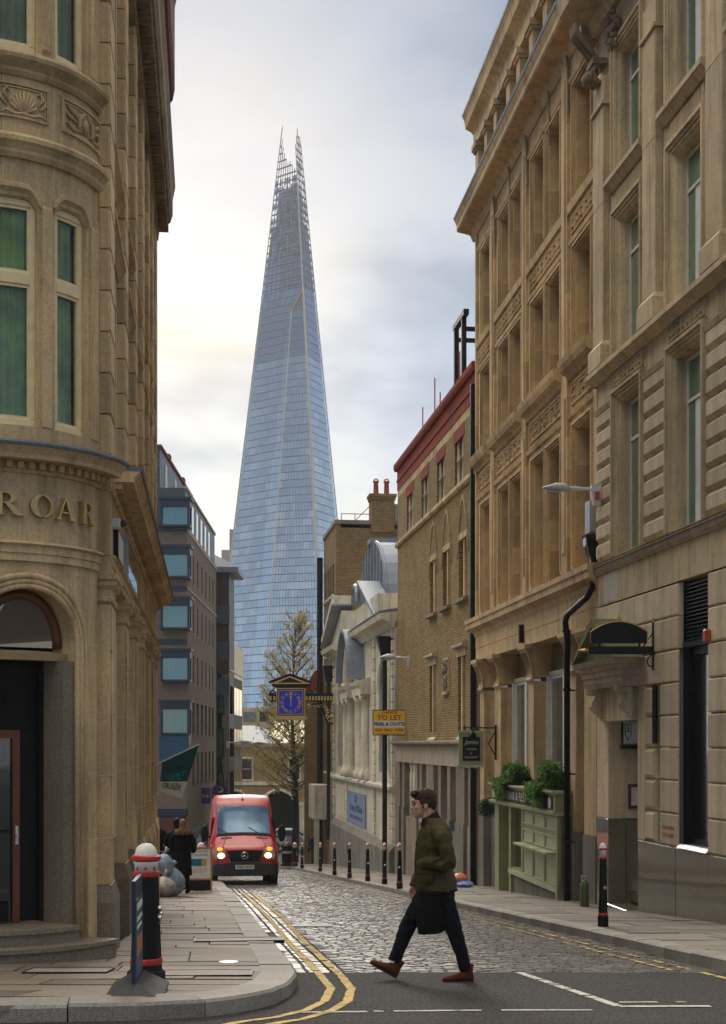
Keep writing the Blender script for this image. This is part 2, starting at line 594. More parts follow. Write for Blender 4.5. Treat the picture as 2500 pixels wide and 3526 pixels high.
# ------------------------------------------------------------------ ground, roads and pavements
def strip(name, mat, xl, xr, ys, dz, parent=None, kind=None, th=0.0, zf=gz):
    mb = MB()
    vs, fs = [], []
    for y in ys:
        a, b = (xl(y) if callable(xl) else xl), (xr(y) if callable(xr) else xr)
        vs += [(a, y, zf(y) + dz), (b, y, zf(y) + dz)]
    for i in range(len(ys) - 1):
        fs.append((2 * i, 2 * i + 1, 2 * i + 3, 2 * i + 2))
    mb.add(vs, fs)
    return mb.build(name, mat, parent, kind=kind)
YS = [-60, -10, 10, 20, 30, 40, 50, 60, 70, 80, 92, 110, 160, 400, 1200]
strip('ground', MAT['ground_earth'], -500, 500, YS, -0.10, kind='structure')
strip('asphalt_road', MAT['asphalt'], -40, 40, [-60, 0, 10, 11, 12, 13, 13.82], 0.0, kind='structure')

LK = [(-30, 8.9), (-8, 9.7), (-4, 9.87), (-2.3, 9.98), (-1.55, 10.08), (-1.12, 10.28), (-0.86, 10.6), (-0.68, 11.05), (-0.585, 11.7), (-0.565, 12.5),
      (-0.656, 13.45), (-0.83, 15), (-1.19, 18), (-1.87, 23.8), (-2.6, 30), (-3.25, 35.2), (-3.95, 41), (-4.75, 46), (-6.2, 52), (-9.5, 60), (-12, 70)]
def kerb_l(y):
    for (x0, y0), (x1, y1) in zip(LK, LK[1:]):
        if y0 <= y <= y1:
            return lerp(x0, x1, (y - y0) / (y1 - y0))
    return LK[-1][0] if y > 60 else LK[0][0]
def kerb_r(y):
    return 5.27 - 0.127 * y
def face_l(y):
    return -1.009 - 0.106 * y
def face_r(y):
    if y < 25.7:
        return 7.51 - 0.13 * y
    if y < 38:
        return 7.03 - 0.107 * y
    return 7.6 - 0.122 * y

setts_bed = strip('cobbled_road', MAT['joint_bed'], lambda y: kerb_l(y) + 0.02 if y < 41 else kerb_l(y) - 3, lambda y: kerb_r(y) + 0.02,
                  [13.82, 14.5, 15, 18, 20, 23.8, 26, 30, 35.2, 41, 46, 52, 60, 70], -0.018, kind='structure')
def sett_shape(w, d, h=0.03, c=0.012):
    hw, hd = w / 2, d / 2
    return ([(-hw, -hd, -h), (hw, -hd, -h), (hw, hd, -h), (-hw, hd, -h), (-hw + c, -hd + c, 0), (hw - c, -hd + c, 0), (hw - c, hd - c, 0), (-hw + c, hd - c, 0)],
            [(4, 5, 6, 7), (0, 1, 5, 4), (1, 2, 6, 5), (2, 3, 7, 6), (3, 0, 4, 7)])
sett_meshes = {}
def sett_mesh(w, d):
    k = (round(w, 2), round(d, 2))
    if k not in sett_meshes:
        sett_meshes[k] = MB().add(*sett_shape(*k)).mesh('sett', MAT['sett_piece'])
    return sett_meshes[k]
far = MB()
n_piece = 0
y = 13.90
row = 0
while y < 66:
    step = RU(0.082, 0.102) if y < 30 else 0.115
    x0, x1 = kerb_l(y) + 0.06 if y < 41 else kerb_l(y) - 2.5, kerb_r(y) - 0.05
    gutter = x0 + 0.46 if y < 40 else x0
    x = gutter + (row % 2) * 0.09
    items = []
    if y < 40:
        if row % 2 == 0:
            for q in range(4):
                items.append((x0 + 0.055 + q * 0.115, 0.098, 0.19))
    while x < x1:
        w = random.choice((0.11, 0.13, 0.15, 0.17, 0.2))
        items.append((x + w / 2, w - 0.012, step - 0.012))
        x += w
    for xc, w, d in items:
        if y < 20 and not (xc > -1.2 and xc < 3.2):
            continue
        ang, dz, tx = RU(-0.03, 0.03) + 0.10 * 0.3, RU(-0.006, 0.004), RU(-0.03, 0.03)
        sk = (xc - 0) * 0.0
        M = Matrix.Translation((xc, y + sk, gz(y) + dz)) @ Matrix.Rotation(-0.068 + tx, 4, 'X') @ Matrix.Rotation(ang, 4, 'Z') @ Matrix.Rotation(RU(-0.04, 0.04), 4, 'Y')
        if n_piece < 300:
            link('sett', sett_mesh(w, d), setts_bed, M)
            n_piece += 1
        else:
            vs, fs = sett_shape(w, d)
            far.add([tuple(M @ Vector(v)) for v in vs], fs)
    y += step
    row += 1
far.build('setts', MAT['sett'], setts_bed, kind='stuff')

# pavements: bed, slabs, kerb stones
pave_l = strip('left_pavement', MAT['pave_joint'], -30, lambda y: kerb_l(y) - 0.25, [y for x, y in LK if y > 9.8 and y < 53], -0.02, kind='structure', zf=pz)
pave_r = strip('right_pavement', MAT['pave_joint'], lambda y: kerb_r(y) + 0.2, lambda y: face_r(y) + 0.6, [8, 10, 14, 20, 25.6, 30, 38, 45, 52, 60, 70, 76], -0.02, kind='structure', zf=pz)
def slab(parent, mat, pts, y):
    cx, cy = sum(p[0] for p in pts) / 4, sum(p[1] for p in pts) / 4
    q = [((p[0] - cx), (p[1] - cy)) for p in pts]
    def inset(p, e):
        return (p[0] - math.copysign(e * .55, p[0]), p[1] - math.copysign(e, p[1]))
    top = [inset(p, 0.014) for p in q]
    bot = [inset(p, 0.009) for p in q]
    a, b, c = RU(-.009, .009), RU(-.010, .010), RU(-.004, .004)
    sl = -0.068 if cy > 10 else 0
    vs = [(p[0], p[1], p[1] * sl - 0.04) for p in bot] + [(p[0], p[1], p[1] * (sl + b) + p[0] * a + c) for p in top]
    mb = MB().add(vs, [(4, 5, 6, 7), (0, 1, 5, 4), (1, 2, 6, 5), (2, 3, 7, 6), (3, 0, 4, 7)])
    o = link('paving_slab', mb.mesh('paving_slab', mat), parent, Matrix.Translation((cx, cy, pz(cy))))
    return o
y = 9.95
while y < 46:
    d = RU(0.42, 0.78)
    y1 = y + d
    ym = (y + y1) / 2
    xa = (lambda q: face_l(q) + 0.0) if ym > 14.6 else (lambda q: -4.6)
    xb = lambda q: kerb_l(max(q, 10.0)) - 0.30
    if xb(ym) - xa(ym) < 0.3:
        xb = lambda q: kerb_l(max(q, 10.3)) - 0.30
    n = max(2, round((xb(ym) - xa(ym)) / RU(0.55, 1.1)))
    cuts = [0] + sorted((i + RU(-0.45, 0.45)) / n for i in range(1, n)) + [1]
    for a, b in zip(cuts, cuts[1:]):
        slab(pave_l, MAT['flagstone'], [(lerp(xa(y), xb(y), a), y), (lerp(xa(y), xb(y), b), y), (lerp(xa(y1), xb(y1), b), y1), (lerp(xa(y1), xb(y1), a), y1)], ym)
    y = y1
y = 13.0
while y < 74:
    d = RU(0.5, 0.8)
    y1 = y + d
    ym = (y + y1) / 2
    xa, xb = (lambda q: kerb_r(q) + 0.24), (lambda q: face_r(q) + 0.5)
    n = 3 if ym < 45 else 2
    cuts = [0] + sorted((i + RU(-0.25, 0.25)) / n for i in range(1, n)) + [1]
    for a, b in zip(cuts, cuts[1:]):
        slab(pave_r, MAT['flagstone_grey'], [(lerp(xa(y), xb(y), a), y), (lerp(xa(y), xb(y), b), y), (lerp(xa(y1), xb(y1), b), y1), (lerp(xa(y1), xb(y1), a), y1)], ym)
    y = y1
def kerbs(parent, path, side, width, length):
    """kerb stones along a path of (x, y); side +1 puts the stone to the left of the walking direction"""
    P = [Vector((x, y, 0)) for x, y in path]
    L = [0]
    for a, b in zip(P, P[1:]):
        L.append(L[-1] + (b - a).length)
    def at(s):
        for i in range(len(P) - 1):
            if s <= L[i + 1] or i == len(P) - 2:
                t = (s - L[i]) / (L[i + 1] - L[i])
                d = (P[i + 1] - P[i]).normalized()
                return P[i].lerp(P[i + 1], t), Vector((-d.y, d.x, 0)) * side
    s = 0
    while s < L[-1] - 0.3:
        l = length * RU(0.75, 1.2)
        e = min(s + l, L[-1])
        k = 4
        c, _ = at((s + e) / 2)
        dz = RU(-0.008, 0.008)
        secs = []
        for i in range(k + 1):
            p, nn = at(lerp(s + 0.006, e - 0.006, i / k))
            g = gz(p.y)
            o, ins = p, p + nn * width
            secs.append([(o.x, o.y, g - 0.05), (o.x, o.y, g + 0.10 + dz), (o.x + nn.x * .02, o.y + nn.y * .02, g + 0.122 + dz), (ins.x, ins.y, g + 0.126 + dz), (ins.x, ins.y, g - 0.05)])
        mb = MB().loft(secs)
        mb.v = [(v[0] - c.x, v[1] - c.y, v[2] - gz(c.y)) for v in mb.v]
        link('kerb_stone', mb.mesh('kerb_stone', MAT['kerb_granite']), parent, Matrix.Translation((c.x, c.y, gz(c.y))))
        s = e
kerbs(pave_l, [(x, y) for x, y in LK if x > -5 and y < 47], 1, 0.31, 1.0)
kerbs(pave_r, [(kerb_r(y), y) for y in (9, 14, 20, 30, 40, 50, 60, 68)], -1, 0.22, 1.0)
# far kerb of the lower road
low_pave = MB().box(-60, 60, 112, 119, gz(110) + 0.0, gz(110) + 0.13).build('far_pavement', MAT['flagstone_grey'], None, W0, kind='structure')

# painted lines
def line(name, mat, pts, w, dz=0.005, broken=0.0):
    P = [Vector((x, y, 0)) for x, y in pts]
    fine = []
    for a, b in zip(P, P[1:]):
        n = max(1, int((b - a).length / 0.07))
        fine += [a.lerp(b, i / n) for i in range(n)]
    fine.append(P[-1])
    mb = MB()
    vs, fs = [], []
    for i, p in enumerate(fine):
        d = (fine[min(i + 1, len(fine) - 1)] - fine[max(i - 1, 0)]).normalized()
        nn = Vector((-d.y, d.x, 0))
        q = RU(0.82, 1.1)
        a, b = p + nn * w * q / 2, p - nn * w * RU(0.82, 1.1) / 2
        vs += [(a.x, a.y, gz(a.y) + dz), (b.x, b.y, gz(b.y) + dz)]
    for i in range(len(fine) - 1):
        if random.random() >= broken:
            fs.append((2 * i, 2 * i + 1, 2 * i + 3, 2 * i + 2))
    mb.add(vs, fs)
    return mb.build(name, mat, road_marks)
road_marks = thing('road_markings', None, None, (0, 12, 0), kind='structure')
YL = MAT['road_yellow']
inner = [(-8, 9.05), (-3, 9.45), (-1.6, 9.62), (-1.02, 9.8), (-0.62, 10.25), (-0.42, 10.7), (-0.3, 11.3), (-0.27, 12.3), (-0.39, 13.4), (-0.55, 14.8), (-0.88, 17.6), (-1.55, 23.8), (-2.9, 35.2)]
outer = [(-8, 8.86), (-3, 9.25), (-1.4, 9.44), (-0.8, 9.7), (-0.42, 10.15), (-0.22, 10.7), (-0.12, 11.3), (-0.1, 12.3), (-0.2, 13.4), (-0.37, 14.8), (-0.68, 17.6), (-1.33, 23.8), (-2.68, 35.2)]
for p in (inner, outer):
    line('yellow_line', YL, [q for q in p if q[1] < 13.9], 0.075)
    line('yellow_line', YL, [q for q in p if q[1] > 13.3], 0.075, 0.008, 0.08)
for off in (0.32, 0.52):
    line('yellow_line', YL, [(kerb_r(y) - off, y) for y in (14.0, 18, 22, 26, 30, 36, 44, 52)], 0.05, 0.008, 0.5)
line('yellow_line', YL, [(kerb_r(y) - 0.3, y) for y in (10, 12, 13.8)], 0.07, 0.005, 0.05)
WL = MAT['road_white']
for a, b in (((-0.53, 10.55), (0.03, 10.6)), ((0.08, 10.62), (0.87, 10.68)), ((1.02, 10.69), (1.69, 10.7)), ((-2.6, 10.0 - 1.2), (-1.6, 8.9)), ((3.4, 10.9), (4.2, 10.95))):
    line('white_line', WL, [a, b], 0.07, 0.005, 0.04)
line('white_line', WL, [(1.48, 13.8), (1.70, 12.4), (1.93, 10.95)], 0.085, 0.005, 0.1)
line('white_line', WL, [(1.93, 10.93), (2.62, 10.95)], 0.10, 0.0055, 0.02)
line('white_line', WL, [(1.98, 11.22), (2.5, 11.24)], 0.07, 0.005, 0.5)
# iron covers in the left pavement
def cover(x, y, w, d, rz, name='access_cover'):
    M = Matrix.Translation((x, y, pz(y) + 0.006)) @ Matrix.Rotation(rz, 4, 'Z') @ Matrix.Rotation(-0.068, 4, 'X')
    f = MB().box(-w / 2, w / 2, -d / 2, d / 2, -0.03, 0.004).build(name, MAT['kerb_granite'], pave_l, M)
    MB().box(-w / 2, w / 2, -d / 2 - .012, -d / 2, -0.03, 0.008).box(-w / 2, w / 2, d / 2, d / 2 + .012, -0.03, 0.008).box(-w / 2 - .012, -w / 2, -d / 2 - .012, d / 2 + .012, -0.03, 0.008).box(w / 2, w / 2 + .012, -d / 2 - .012, d / 2 + .012, -0.03, 0.008).build('cover_rim', MAT['black_iron'], f, M)
cover(-1.45, 12.35, 1.0, 0.5, 0.04)
cover(-2.55, 12.6, 0.7, 0.42, 0.02)
cover(-1.42, 16.6, 1.0, 0.5, 0.1)
MB().lathe([(0.0, 0), (0.09, 0), (0.09, 0.006), (0.0, 0.006)], 20, (-1.25, 13.5, pz(13.5) + 0.004), cap=False).build('round_cover', MAT['white_paint'], pave_l)
# sunken drain cover among the setts
M = Matrix.Translation((-0.75, 21.5, gz(21.5) + 0.01)) @ Matrix.Rotation(-0.068, 4, 'X')
MB().box(-0.3, 0.3, -0.35, 0.35, -0.02, 0.004).build('drain_cover', MAT['black_iron'], setts_bed, M)

# ------------------------------------------------------------------ corner building on the left
BC = (-3.771, 14.717)                        # centre of the rounded corner
FL = Frame(face_l(28.0), 28.0, -0.106, toward=True)
g0 = pz(14.7)
corner = thing('corner_building', 'tan stone corner building with curved bay windows and gilt letters above its arched door', 'building', (BC[0], BC[1], g0))
LS = MAT['limestone']
RB = 1.11
def sw(name, prof, a0=-6, a1=-178, mat=LS, n=40, parent=corner, **k):
    return MB().sweep(prof, BC, a0, a1, n).build(name, mat, parent, ID, **k)
def ring(z0, z1, r, t=0.3):
    return [(r, z0), (r, z1), (r - t, z1), (r - t, z0)]
SE = FL.S(14.75)                             # where the flat side wall starts
def run(name, prof, mat=LS, s0=0.0, s1=SE, **k):
    """profile of (out, z) along the side wall"""
    return MB().prism(prof, 'x', s0, s1).build(name, mat, corner, FL.M, **k)
def pr(p):                                   # a profile given by out,z for both wall and bay
    return [(RB + a, z) for a, z in p]
# fascia and the bands round it
sw('fascia', ring(1.9, 2.58, RB))
run('fascia', [(0, 1.9), (0, 2.58), (-0.3, 2.58), (-0.3, 1.9)], s1=SE)
band = [(-0.2, 1.73), (0.02, 1.73), (0.02, 1.80), (0.035, 1.805), (0.035, 1.87), (0.07, 1.89), (0.05, 1.915), (-0.2, 1.915)]
sw('band_course', pr(band), n=48)
run('band_course', band)
cor = [(-0.2, 2.56), (0.03, 2.56), (0.05, 2.585), (0.05, 2.655), (0.2, 2.66), (0.24, 2.66), (0.245, 2.7), (0.28, 2.74), (0.31, 2.765), (-0.2, 2.80)]
sw('cornice', pr(cor), n=48)
run('cornice', cor)
leadp = [(0.2, 2.766), (0.325, 2.766), (0.335, 2.79), (0.325, 2.812), (-0.1, 2.86), (-0.1, 2.81)]
sw('lead_flashing', pr(leadp), mat=MAT['lead_dark'], n=48)
run('lead_flashing', leadp, mat=MAT['lead_dark'])
dm = MB().box(0.05, 0.125, -0.026, 0.026, 2.59, 2.652).mesh('dentil', LS)
for i in range(32):
    a = R(-4 - i * 4.9)
    M = ID @ Matrix.Translation((BC[0] + RB * math.cos(a), BC[1] + RB * math.sin(a), 0)) @ Matrix.Rotation(a, 4, 'Z')
    link('dentil', dm, corner, M)
db = MB()
s = 0.05
while s < SE:
    db.box(s, s + 0.055, 0.05, 0.125, 2.59, 2.652)
    s += 0.095
db.build('dentil_course', LS, corner, FL.M, kind='stuff')
# upper bay: sill wall, mullions, windows, heads, aprons
sw('sill_wall', ring(2.8, 3.01, RB + 0.01))
WIN = [(-43.2, -20.6), (-86.0, -53.0), (-128, -96), (-170, -138)]
JAM = [(-20.6, -4), (-53.0, -43.2), (-96, -86), (-138, -128), (-178, -170)]
def curved_window(a0, a1, z0, z1, zt, nm='window'):
    """cream casement following the bay: outer frame, transom, panes and curtains"""
    r0, r1 = RB - 0.11, RB - 0.045
    da = math.degrees(0.055 / RB)
    ff = MB()
    def arc(b0, b1, z0, z1, ra=r0, rb=r1):
        ff.sweep([(ra, z0), (rb, z0), (rb, z1), (ra, z1)], BC, b0, b1, 8)
    arc(a0, a1, z0, z0 + 0.075)
    arc(a0, a1, z1 - 0.075, z1)
    arc(a0, a0 + da, z0 + 0.075, z1 - 0.075)
    arc(a1 - da, a1, z0 + 0.075, z1 - 0.075)
    if zt:
        arc(a0 + da, a1 - da, zt - 0.055, zt + 0.055)
    w = ff.build(nm, MAT['cream_frame'], corner, ID, bevel=0.006)
    sf = MB()
    zz = ((z0 + .075, zt - .055), (zt + .055, z1 - .075)) if zt else ((z0 + .075, z1 - .075),)
    d2 = da * 0.4
    for p, q in zz:
        for b0, b1, y0, y1 in ((a0 + da, a1 - da, p, p + .028), (a0 + da, a1 - da, q - .028, q), (a0 + da, a0 + da + d2, p + .028, q - .028), (a1 - da - d2, a1 - da, p + .028, q - .028)):
            sf.sweep([(r0 + .012, y0), (r1 - .015, y0), (r1 - .015, y1), (r0 + .012, y1)], BC, b0, b1, 8)
    sf.build('sash', MAT['cream_frame'], w, ID)
    for p, q in zz:
        g = MB()
        vs, fs = [], []
        for i in range(9):
            a = R(lerp(a0 + da, a1 - da, i / 8))
            vs += [(BC[0] + (r0 + .025) * math.cos(a), BC[1] + (r0 + .025) * math.sin(a), z) for z in (p + .01, q - .01)]
        fs = [(2 * i, 2 * i + 2, 2 * i + 3, 2 * i + 1) for i in range(8)]
        g.add(vs, fs).build('pane', MAT['clear_glass'], w, ID, smooth=True)
    c = MB()
    vs, fs = [], []
    n = 60
    for i in range(n + 1):
        a = R(lerp(a0 + 1, a1 - 1, i / n))
        for j, z in enumerate((z0 + .05, (z0 + z1) / 2, z1 - .03)):
            r = r0 - 0.075 + 0.028 * math.sin(i * 1.05 + j * .4) + 0.02 * math.sin(i * 0.37 + j)
            vs.append((BC[0] + r * math.cos(a), BC[1] + r * math.sin(a), z))
    for i in range(n):
        for j in range(2):
            fs.append((3 * i + j, 3 * i + 3 + j, 3 * i + 4 + j, 3 * i + 1 + j))
    c.add(vs, fs).build('curtain', MAT['green_cloth'] if nm == 'window' else MAT['cream_cloth'], w, ID, smooth=True)
plain('green_cloth', (0.58, 0.70, 0.17), 0.9, var=0.45, scale=3)
plain('cream_cloth', (0.62, 0.60, 0.34), 0.9, var=0.3, scale=3)
for a, b in JAM:
    sw('mullion', ring(3.0, 5.25, RB, 0.2), b, a, n=6)
    sw('mullion', ring(6.56, 8.8, RB, 0.2), b, a, n=6)
    m = (a + b) / 2
    h = abs(a - b) * 0.28
    if m > -140:
        sw('mullion_roll', [(RB, 3.0), (RB + 0.022, 3.02), (RB + 0.022, 5.1), (RB, 5.14)], m - h, m + h, n=4)
        sw('mullion_roll', [(RB, 6.58), (RB + 0.022, 6.62), (RB + 0.022, 8.6), (RB, 8.62)], m - h, m + h, n=4)
for i, (a, b) in enumerate(WIN):
    curved_window(a, b, 3.01, 5.18, 4.42)
    curved_window(a, b, 6.56, 8.8, None, 'upper_window')
    # soft arched head over the opening
    hd = MB()
    n = 14
    vs, fs = [], []
    for k in range(n + 1):
        t = k / n
        ang = R(lerp(a - 1.0, b + 1.0, t))
        e = min(t, 1 - t) * (b - a + 2) / 57.3 * RB
        drop = 0.12 * max(0, 1 - e / 0.13) ** 2
        for r, z in ((RB - 0.19, 5.12 - drop), (RB - 0.02, 5.17 - drop), (RB + 0.0, 5.22 - drop * 1.2), (RB + 0.035, 5.25 - drop * 1.3), (RB + 0.035, 5.29 - drop * 1.3), (RB - 0.0, 5.31 - drop * 1.3), (RB - 0.19, 5.31)):
            vs.append((BC[0] + r * math.cos(ang), BC[1] + r * math.sin(ang), z))
    for k in range(n):
        for j in range(6):
            fs.append((k * 7 + j, (k + 1) * 7 + j, (k + 1) * 7 + j + 1, k * 7 + j + 1))
    hd.add(vs, fs).build('window_head', LS, corner, ID, smooth=False)
sw('head_wall', ring(5.18, 5.6, RB - 0.003))
lowc = [(-0.2, 5.53), (0.03, 5.53), (0.06, 5.57), (0.06, 5.6), (0.09, 5.64), (0.12, 5.66), (0.125, 5.70), (0.1, 5.735), (-0.2, 5.77)]
lip = [(-0.2, 6.31), (0.02, 6.31), (0.045, 6.345), (0.045, 6.375), (0.08, 6.41), (0.115, 6.44), (0.125, 6.475), (0.1, 6.51), (0.02, 6.555), (-0.2, 6.56)]
sw('string_course', pr(lowc), n=48)
sw('sill_course', pr(lip), n=48)
sw('apron', ring(5.76, 6.32, RB))
# carved panels on the apron
def bayp(u, z, d):                            # u metres round the bay from a centre angle
    return lambda A: (BC[0] + (RB + d) * math.cos(R(A) + u / RB), BC[1] + (RB + d) * math.sin(R(A) + u / RB), z)
for A, half, kind in ((-21.5, 0.35, 'flower'), (-60, 0.25, 'shell'), (-104, 0.3, 'shell')):
    hz, zc_ = 0.145, 6.075
    fr = MB()
    ha = math.degrees(half / RB)
    for e, t, d in ((0.0, 0.022, 0.022), (0.03, 0.016, 0.012)):
        da = math.degrees(e / RB)
        dt = math.degrees(t / RB)
        for b0, b1, z0, z1 in ((A - ha + da, A + ha - da, zc_ - hz - .02 + e, zc_ - hz - .02 + e + t), (A - ha + da, A + ha - da, zc_ + hz + .02 - e - t, zc_ + hz + .02 - e),
                               (A - ha + da, A - ha + da + dt, zc_ - hz - .02 + e + t, zc_ + hz + .02 - e - t), (A + ha - da - dt, A + ha - da, zc_ - hz - .02 + e + t, zc_ + hz + .02 - e - t)):
            fr.sweep([(RB - 0.01, z0), (RB + d, z0), (RB + d, z1), (RB - 0.01, z1)], BC, b0, b1, 10)
    pn = fr.build('panel_frame', LS, corner, ID)
    cv = MB()
    def tb(pts, rads):
        cv.tube([bayp(u, zc_ + z, 0.012)(A) for u, z in pts], rads, 6)
    if kind == 'shell':
        for k in range(9):
            a = R(-70 + 17.5 * k)
            tb([(0.02 * math.sin(a), -0.10), (0.09 * math.sin(a), -0.10 + 0.1 * math.cos(a)), (0.135 * math.sin(a), -0.10 + 0.20 * math.cos(a))], [0.008, 0.016, 0.013])
        for sg in (-1, 1):
            tb([(0, -0.11), (sg * 0.08, -0.13), (sg * 0.17, -0.10), (sg * 0.21, -0.13)], [0.014, 0.018, 0.014, 0.008])
            tb([(sg * 0.14, -0.02), (sg * 0.19, 0.06), (sg * 0.16, 0.11), (sg * 0.135, 0.08)], [0.01, 0.02, 0.016, 0.01])
            tb([(sg * 0.16, -0.05), (sg * 0.21, 0.0), (sg * 0.22, 0.06)], [0.012, 0.018, 0.008])
    else:
        cv.ball(bayp(0, zc_ - 0.01, 0.0)(A), (0.04, 0.075, 0.085), 12, 8)
        for sg in (-1, 1):
            tb([(sg * 0.06, -0.1), (sg * 0.12, -0.06), (sg * 0.10, 0.05), (sg * 0.03, 0.10)], [0.012, 0.03, 0.028, 0.02])
            tb([(sg * 0.08, -0.09), (sg * 0.2, -0.11), (sg * 0.27, -0.06), (sg * 0.22, -0.03)], [0.014, 0.026, 0.02, 0.01])
            tb([(sg * 0.12, 0.0), (sg * 0.2, 0.06), (sg * 0.28, 0.11)], [0.012, 0.034, 0.008])
            tb([(sg * 0.14, -0.02), (sg * 0.24, 0.0), (sg * 0.29, 0.03)], [0.012, 0.026, 0.008])
    cv.build('carving', LS, pn, ID, smooth=True)
# interior darkness behind the bay
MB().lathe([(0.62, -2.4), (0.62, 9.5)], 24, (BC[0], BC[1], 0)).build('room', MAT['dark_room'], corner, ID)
# ground floor: arched door in the curved wall
DA, HW, SPR, AR = -58.0, 0.545, 0.93, 0.55
def arcwall(name, mat, r, t, u0, u1, ztop, zfun, n=40):
    vs, fs = [], []
    for i in range(n + 1):
        u = lerp(u0, u1, i / n)
        a = R(DA) + u / RB
        zb = zfun(u)
        for rr, z in ((r, zb), (r, ztop), (r - t, ztop), (r - t, zb)):
            vs.append((BC[0] + rr * math.cos(a), BC[1] + rr * math.sin(a), z))
    for i in range(n):
        for j in range(4):
            j2 = (j + 1) % 4
            fs.append((4 * i + j, 4 * i + 4 + j, 4 * i + 4 + j2, 4 * i + j2))
    fs += [(0, 1, 2, 3), tuple(4 * n + q for q in (3, 2, 1, 0))]
    return MB().add(vs, fs).build(name, mat, corner, ID)
def archz(u, r=AR):
    return SPR + math.sqrt(max(0.0, r * r - u * u))
arcwall('door_head', LS, RB - 0.01, 0.28, -HW, HW, 1.735, archz)
arcwall('door_pier', LS, RB - 0.01, 0.28, HW, math.radians(52) * RB, 1.735, lambda u: -2.2, 16)
arcwall('door_pier', LS, RB - 0.01, 0.28, -math.radians(110) * RB, -HW, 1.735, lambda u: -2.2, 16)
# moulded arch ring, three rolls
ar = MB()
for rr, th, out in ((0.565, 0.03, 0.012), (0.61, 0.028, 0.022), (0.66, 0.03, 0.035)):
    pts = []
    for i in range(25):
        q = math.pi * i / 24
        u, z = rr * math.cos(q), SPR + rr * math.sin(q)
        a = R(DA) + u / RB
        pts.append((BC[0] + (RB + out) * math.cos(a), BC[1] + (RB + out) * math.sin(a), z))
    for sg, ins in ((1, 0), (-1, len(pts))):
        u = sg * rr
        a = R(DA) + u / RB
        leg = (BC[0] + (RB + out) * math.cos(a), BC[1] + (RB + out) * math.sin(a), -1.9)
        pts = [leg] + pts if sg == 1 else pts + [leg]
    ar.tube(pts, th, 8)
ar.build('arch_moulding', LS, corner, ID, smooth=True)
# door surround in timber, fanlight, granite jamb, half-open leaf
def onbay(u, r, z):
    a = R(DA) + u / RB
    return (BC[0] + r * math.cos(a), BC[1] + r * math.sin(a), z)
fr = MB()
fr.tube([onbay((AR - 0.05) * math.cos(math.pi * i / 20), RB - 0.2, SPR + (AR - 0.05) * math.sin(math.pi * i / 20)) for i in range(21)], 0.05, 8)
fan = fr.build('fanlight', MAT['timber'], corner, ID, smooth=True)
fg = MB()
pts = [onbay((AR - 0.07) * math.cos(math.pi * i / 20), RB - 0.2, SPR + (AR - 0.07) * math.sin(math.pi * i / 20)) for i in range(21)]
fg.add(pts, [tuple(range(21))]).build('pane', MAT['mirror_glass'] if 'mirror_glass' in MAT else pane('mirror_glass', (0.10, 0.05, 0.025), refl=0.3), fan, ID)
MB().sweep([(RB - 0.26, 0.80), (RB - 0.10, 0.80), (RB - 0.09, 0.87), (RB - 0.26, 0.9)], BC, DA - 28.5, DA + 28.5, 16).build('door_transom', MAT['timber_pale'] if 'timber_pale' in MAT else plain('timber_pale', (0.34, 0.24, 0.12), 0.6), corner, ID)
for sg in (1, -1):
    MB().sweep([(RB - 0.30, -1.9), (RB - 0.012, -1.9), (RB - 0.012, 0.8), (RB - 0.30, 0.8)], BC, DA + sg * 28.2, DA + sg * 20.5, 4).build('granite_jamb', MAT['granite'], corner, ID)
# porch: side lining, inner screen, timber door frame and a lit lobby beyond
for sg in (-1, 1):
    a = R(DA + sg * 20)
    ex, ey = math.cos(R(DA)), math.sin(R(DA))
    b = Vector((BC[0] + (RB - .3) * math.cos(a), BC[1] + (RB - .3) * math.sin(a), 0))
    e = b - Vector((ex, ey, 0)) * 0.12
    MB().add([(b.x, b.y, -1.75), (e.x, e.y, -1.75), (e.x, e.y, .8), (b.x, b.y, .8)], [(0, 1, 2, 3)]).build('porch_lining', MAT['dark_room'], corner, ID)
Mdoor = ID @ Matrix.Translation((BC[0], BC[1], 0)) @ Matrix.Rotation(R(DA) + math.pi / 2, 4, 'Z')   # local x round the bay, -y outwards
dr = MB()
dr.box(-0.02, 0.05, -0.74, -0.66, -1.74, 0.05).box(-0.6, 0.05, -0.74, -0.66, 0.05, 0.13)
door = dr.build('door', MAT['timber'], corner, Mdoor)
MB().box(0.002, 0.03, -0.755, -0.74, -0.98, -0.80).box(0.008, 0.022, -0.79, -0.755, -0.90, -0.88).build('door_handle', MAT['silver'], door, Mdoor)
MB().box(-0.6, -0.03, -0.70, -0.69, -1.74, 0.05).build('pane', MAT['dark_glass'], door, Mdoor)
for z0, z1 in ((-1.72, -1.52), (-0.86, -0.83)):
    MB().box(-0.6, -0.06, -0.745, -0.70, z0, z1).build('rail', MAT['black_paint'], door, Mdoor)
plain('lamp_glow', (0.9, 0.9, 0.9), 0.4, emit=(0.85, 0.93, 1.0), es=0.6)
MB().box(-0.42, -0.16, -0.75, -0.72, -0.10, -0.02).build('lobby_lamp', MAT['lamp_glow'], corner, Mdoor)
plain('poster_green', (0.25, 0.27, 0.05), 0.8)
MB().box(-0.42, -0.2, -0.72, -0.703, -0.62, -0.30).box(-0.42, -0.17, -0.72, -0.703, -1.05, -0.92).build('notice', MAT['poster_green'], door, Mdoor)
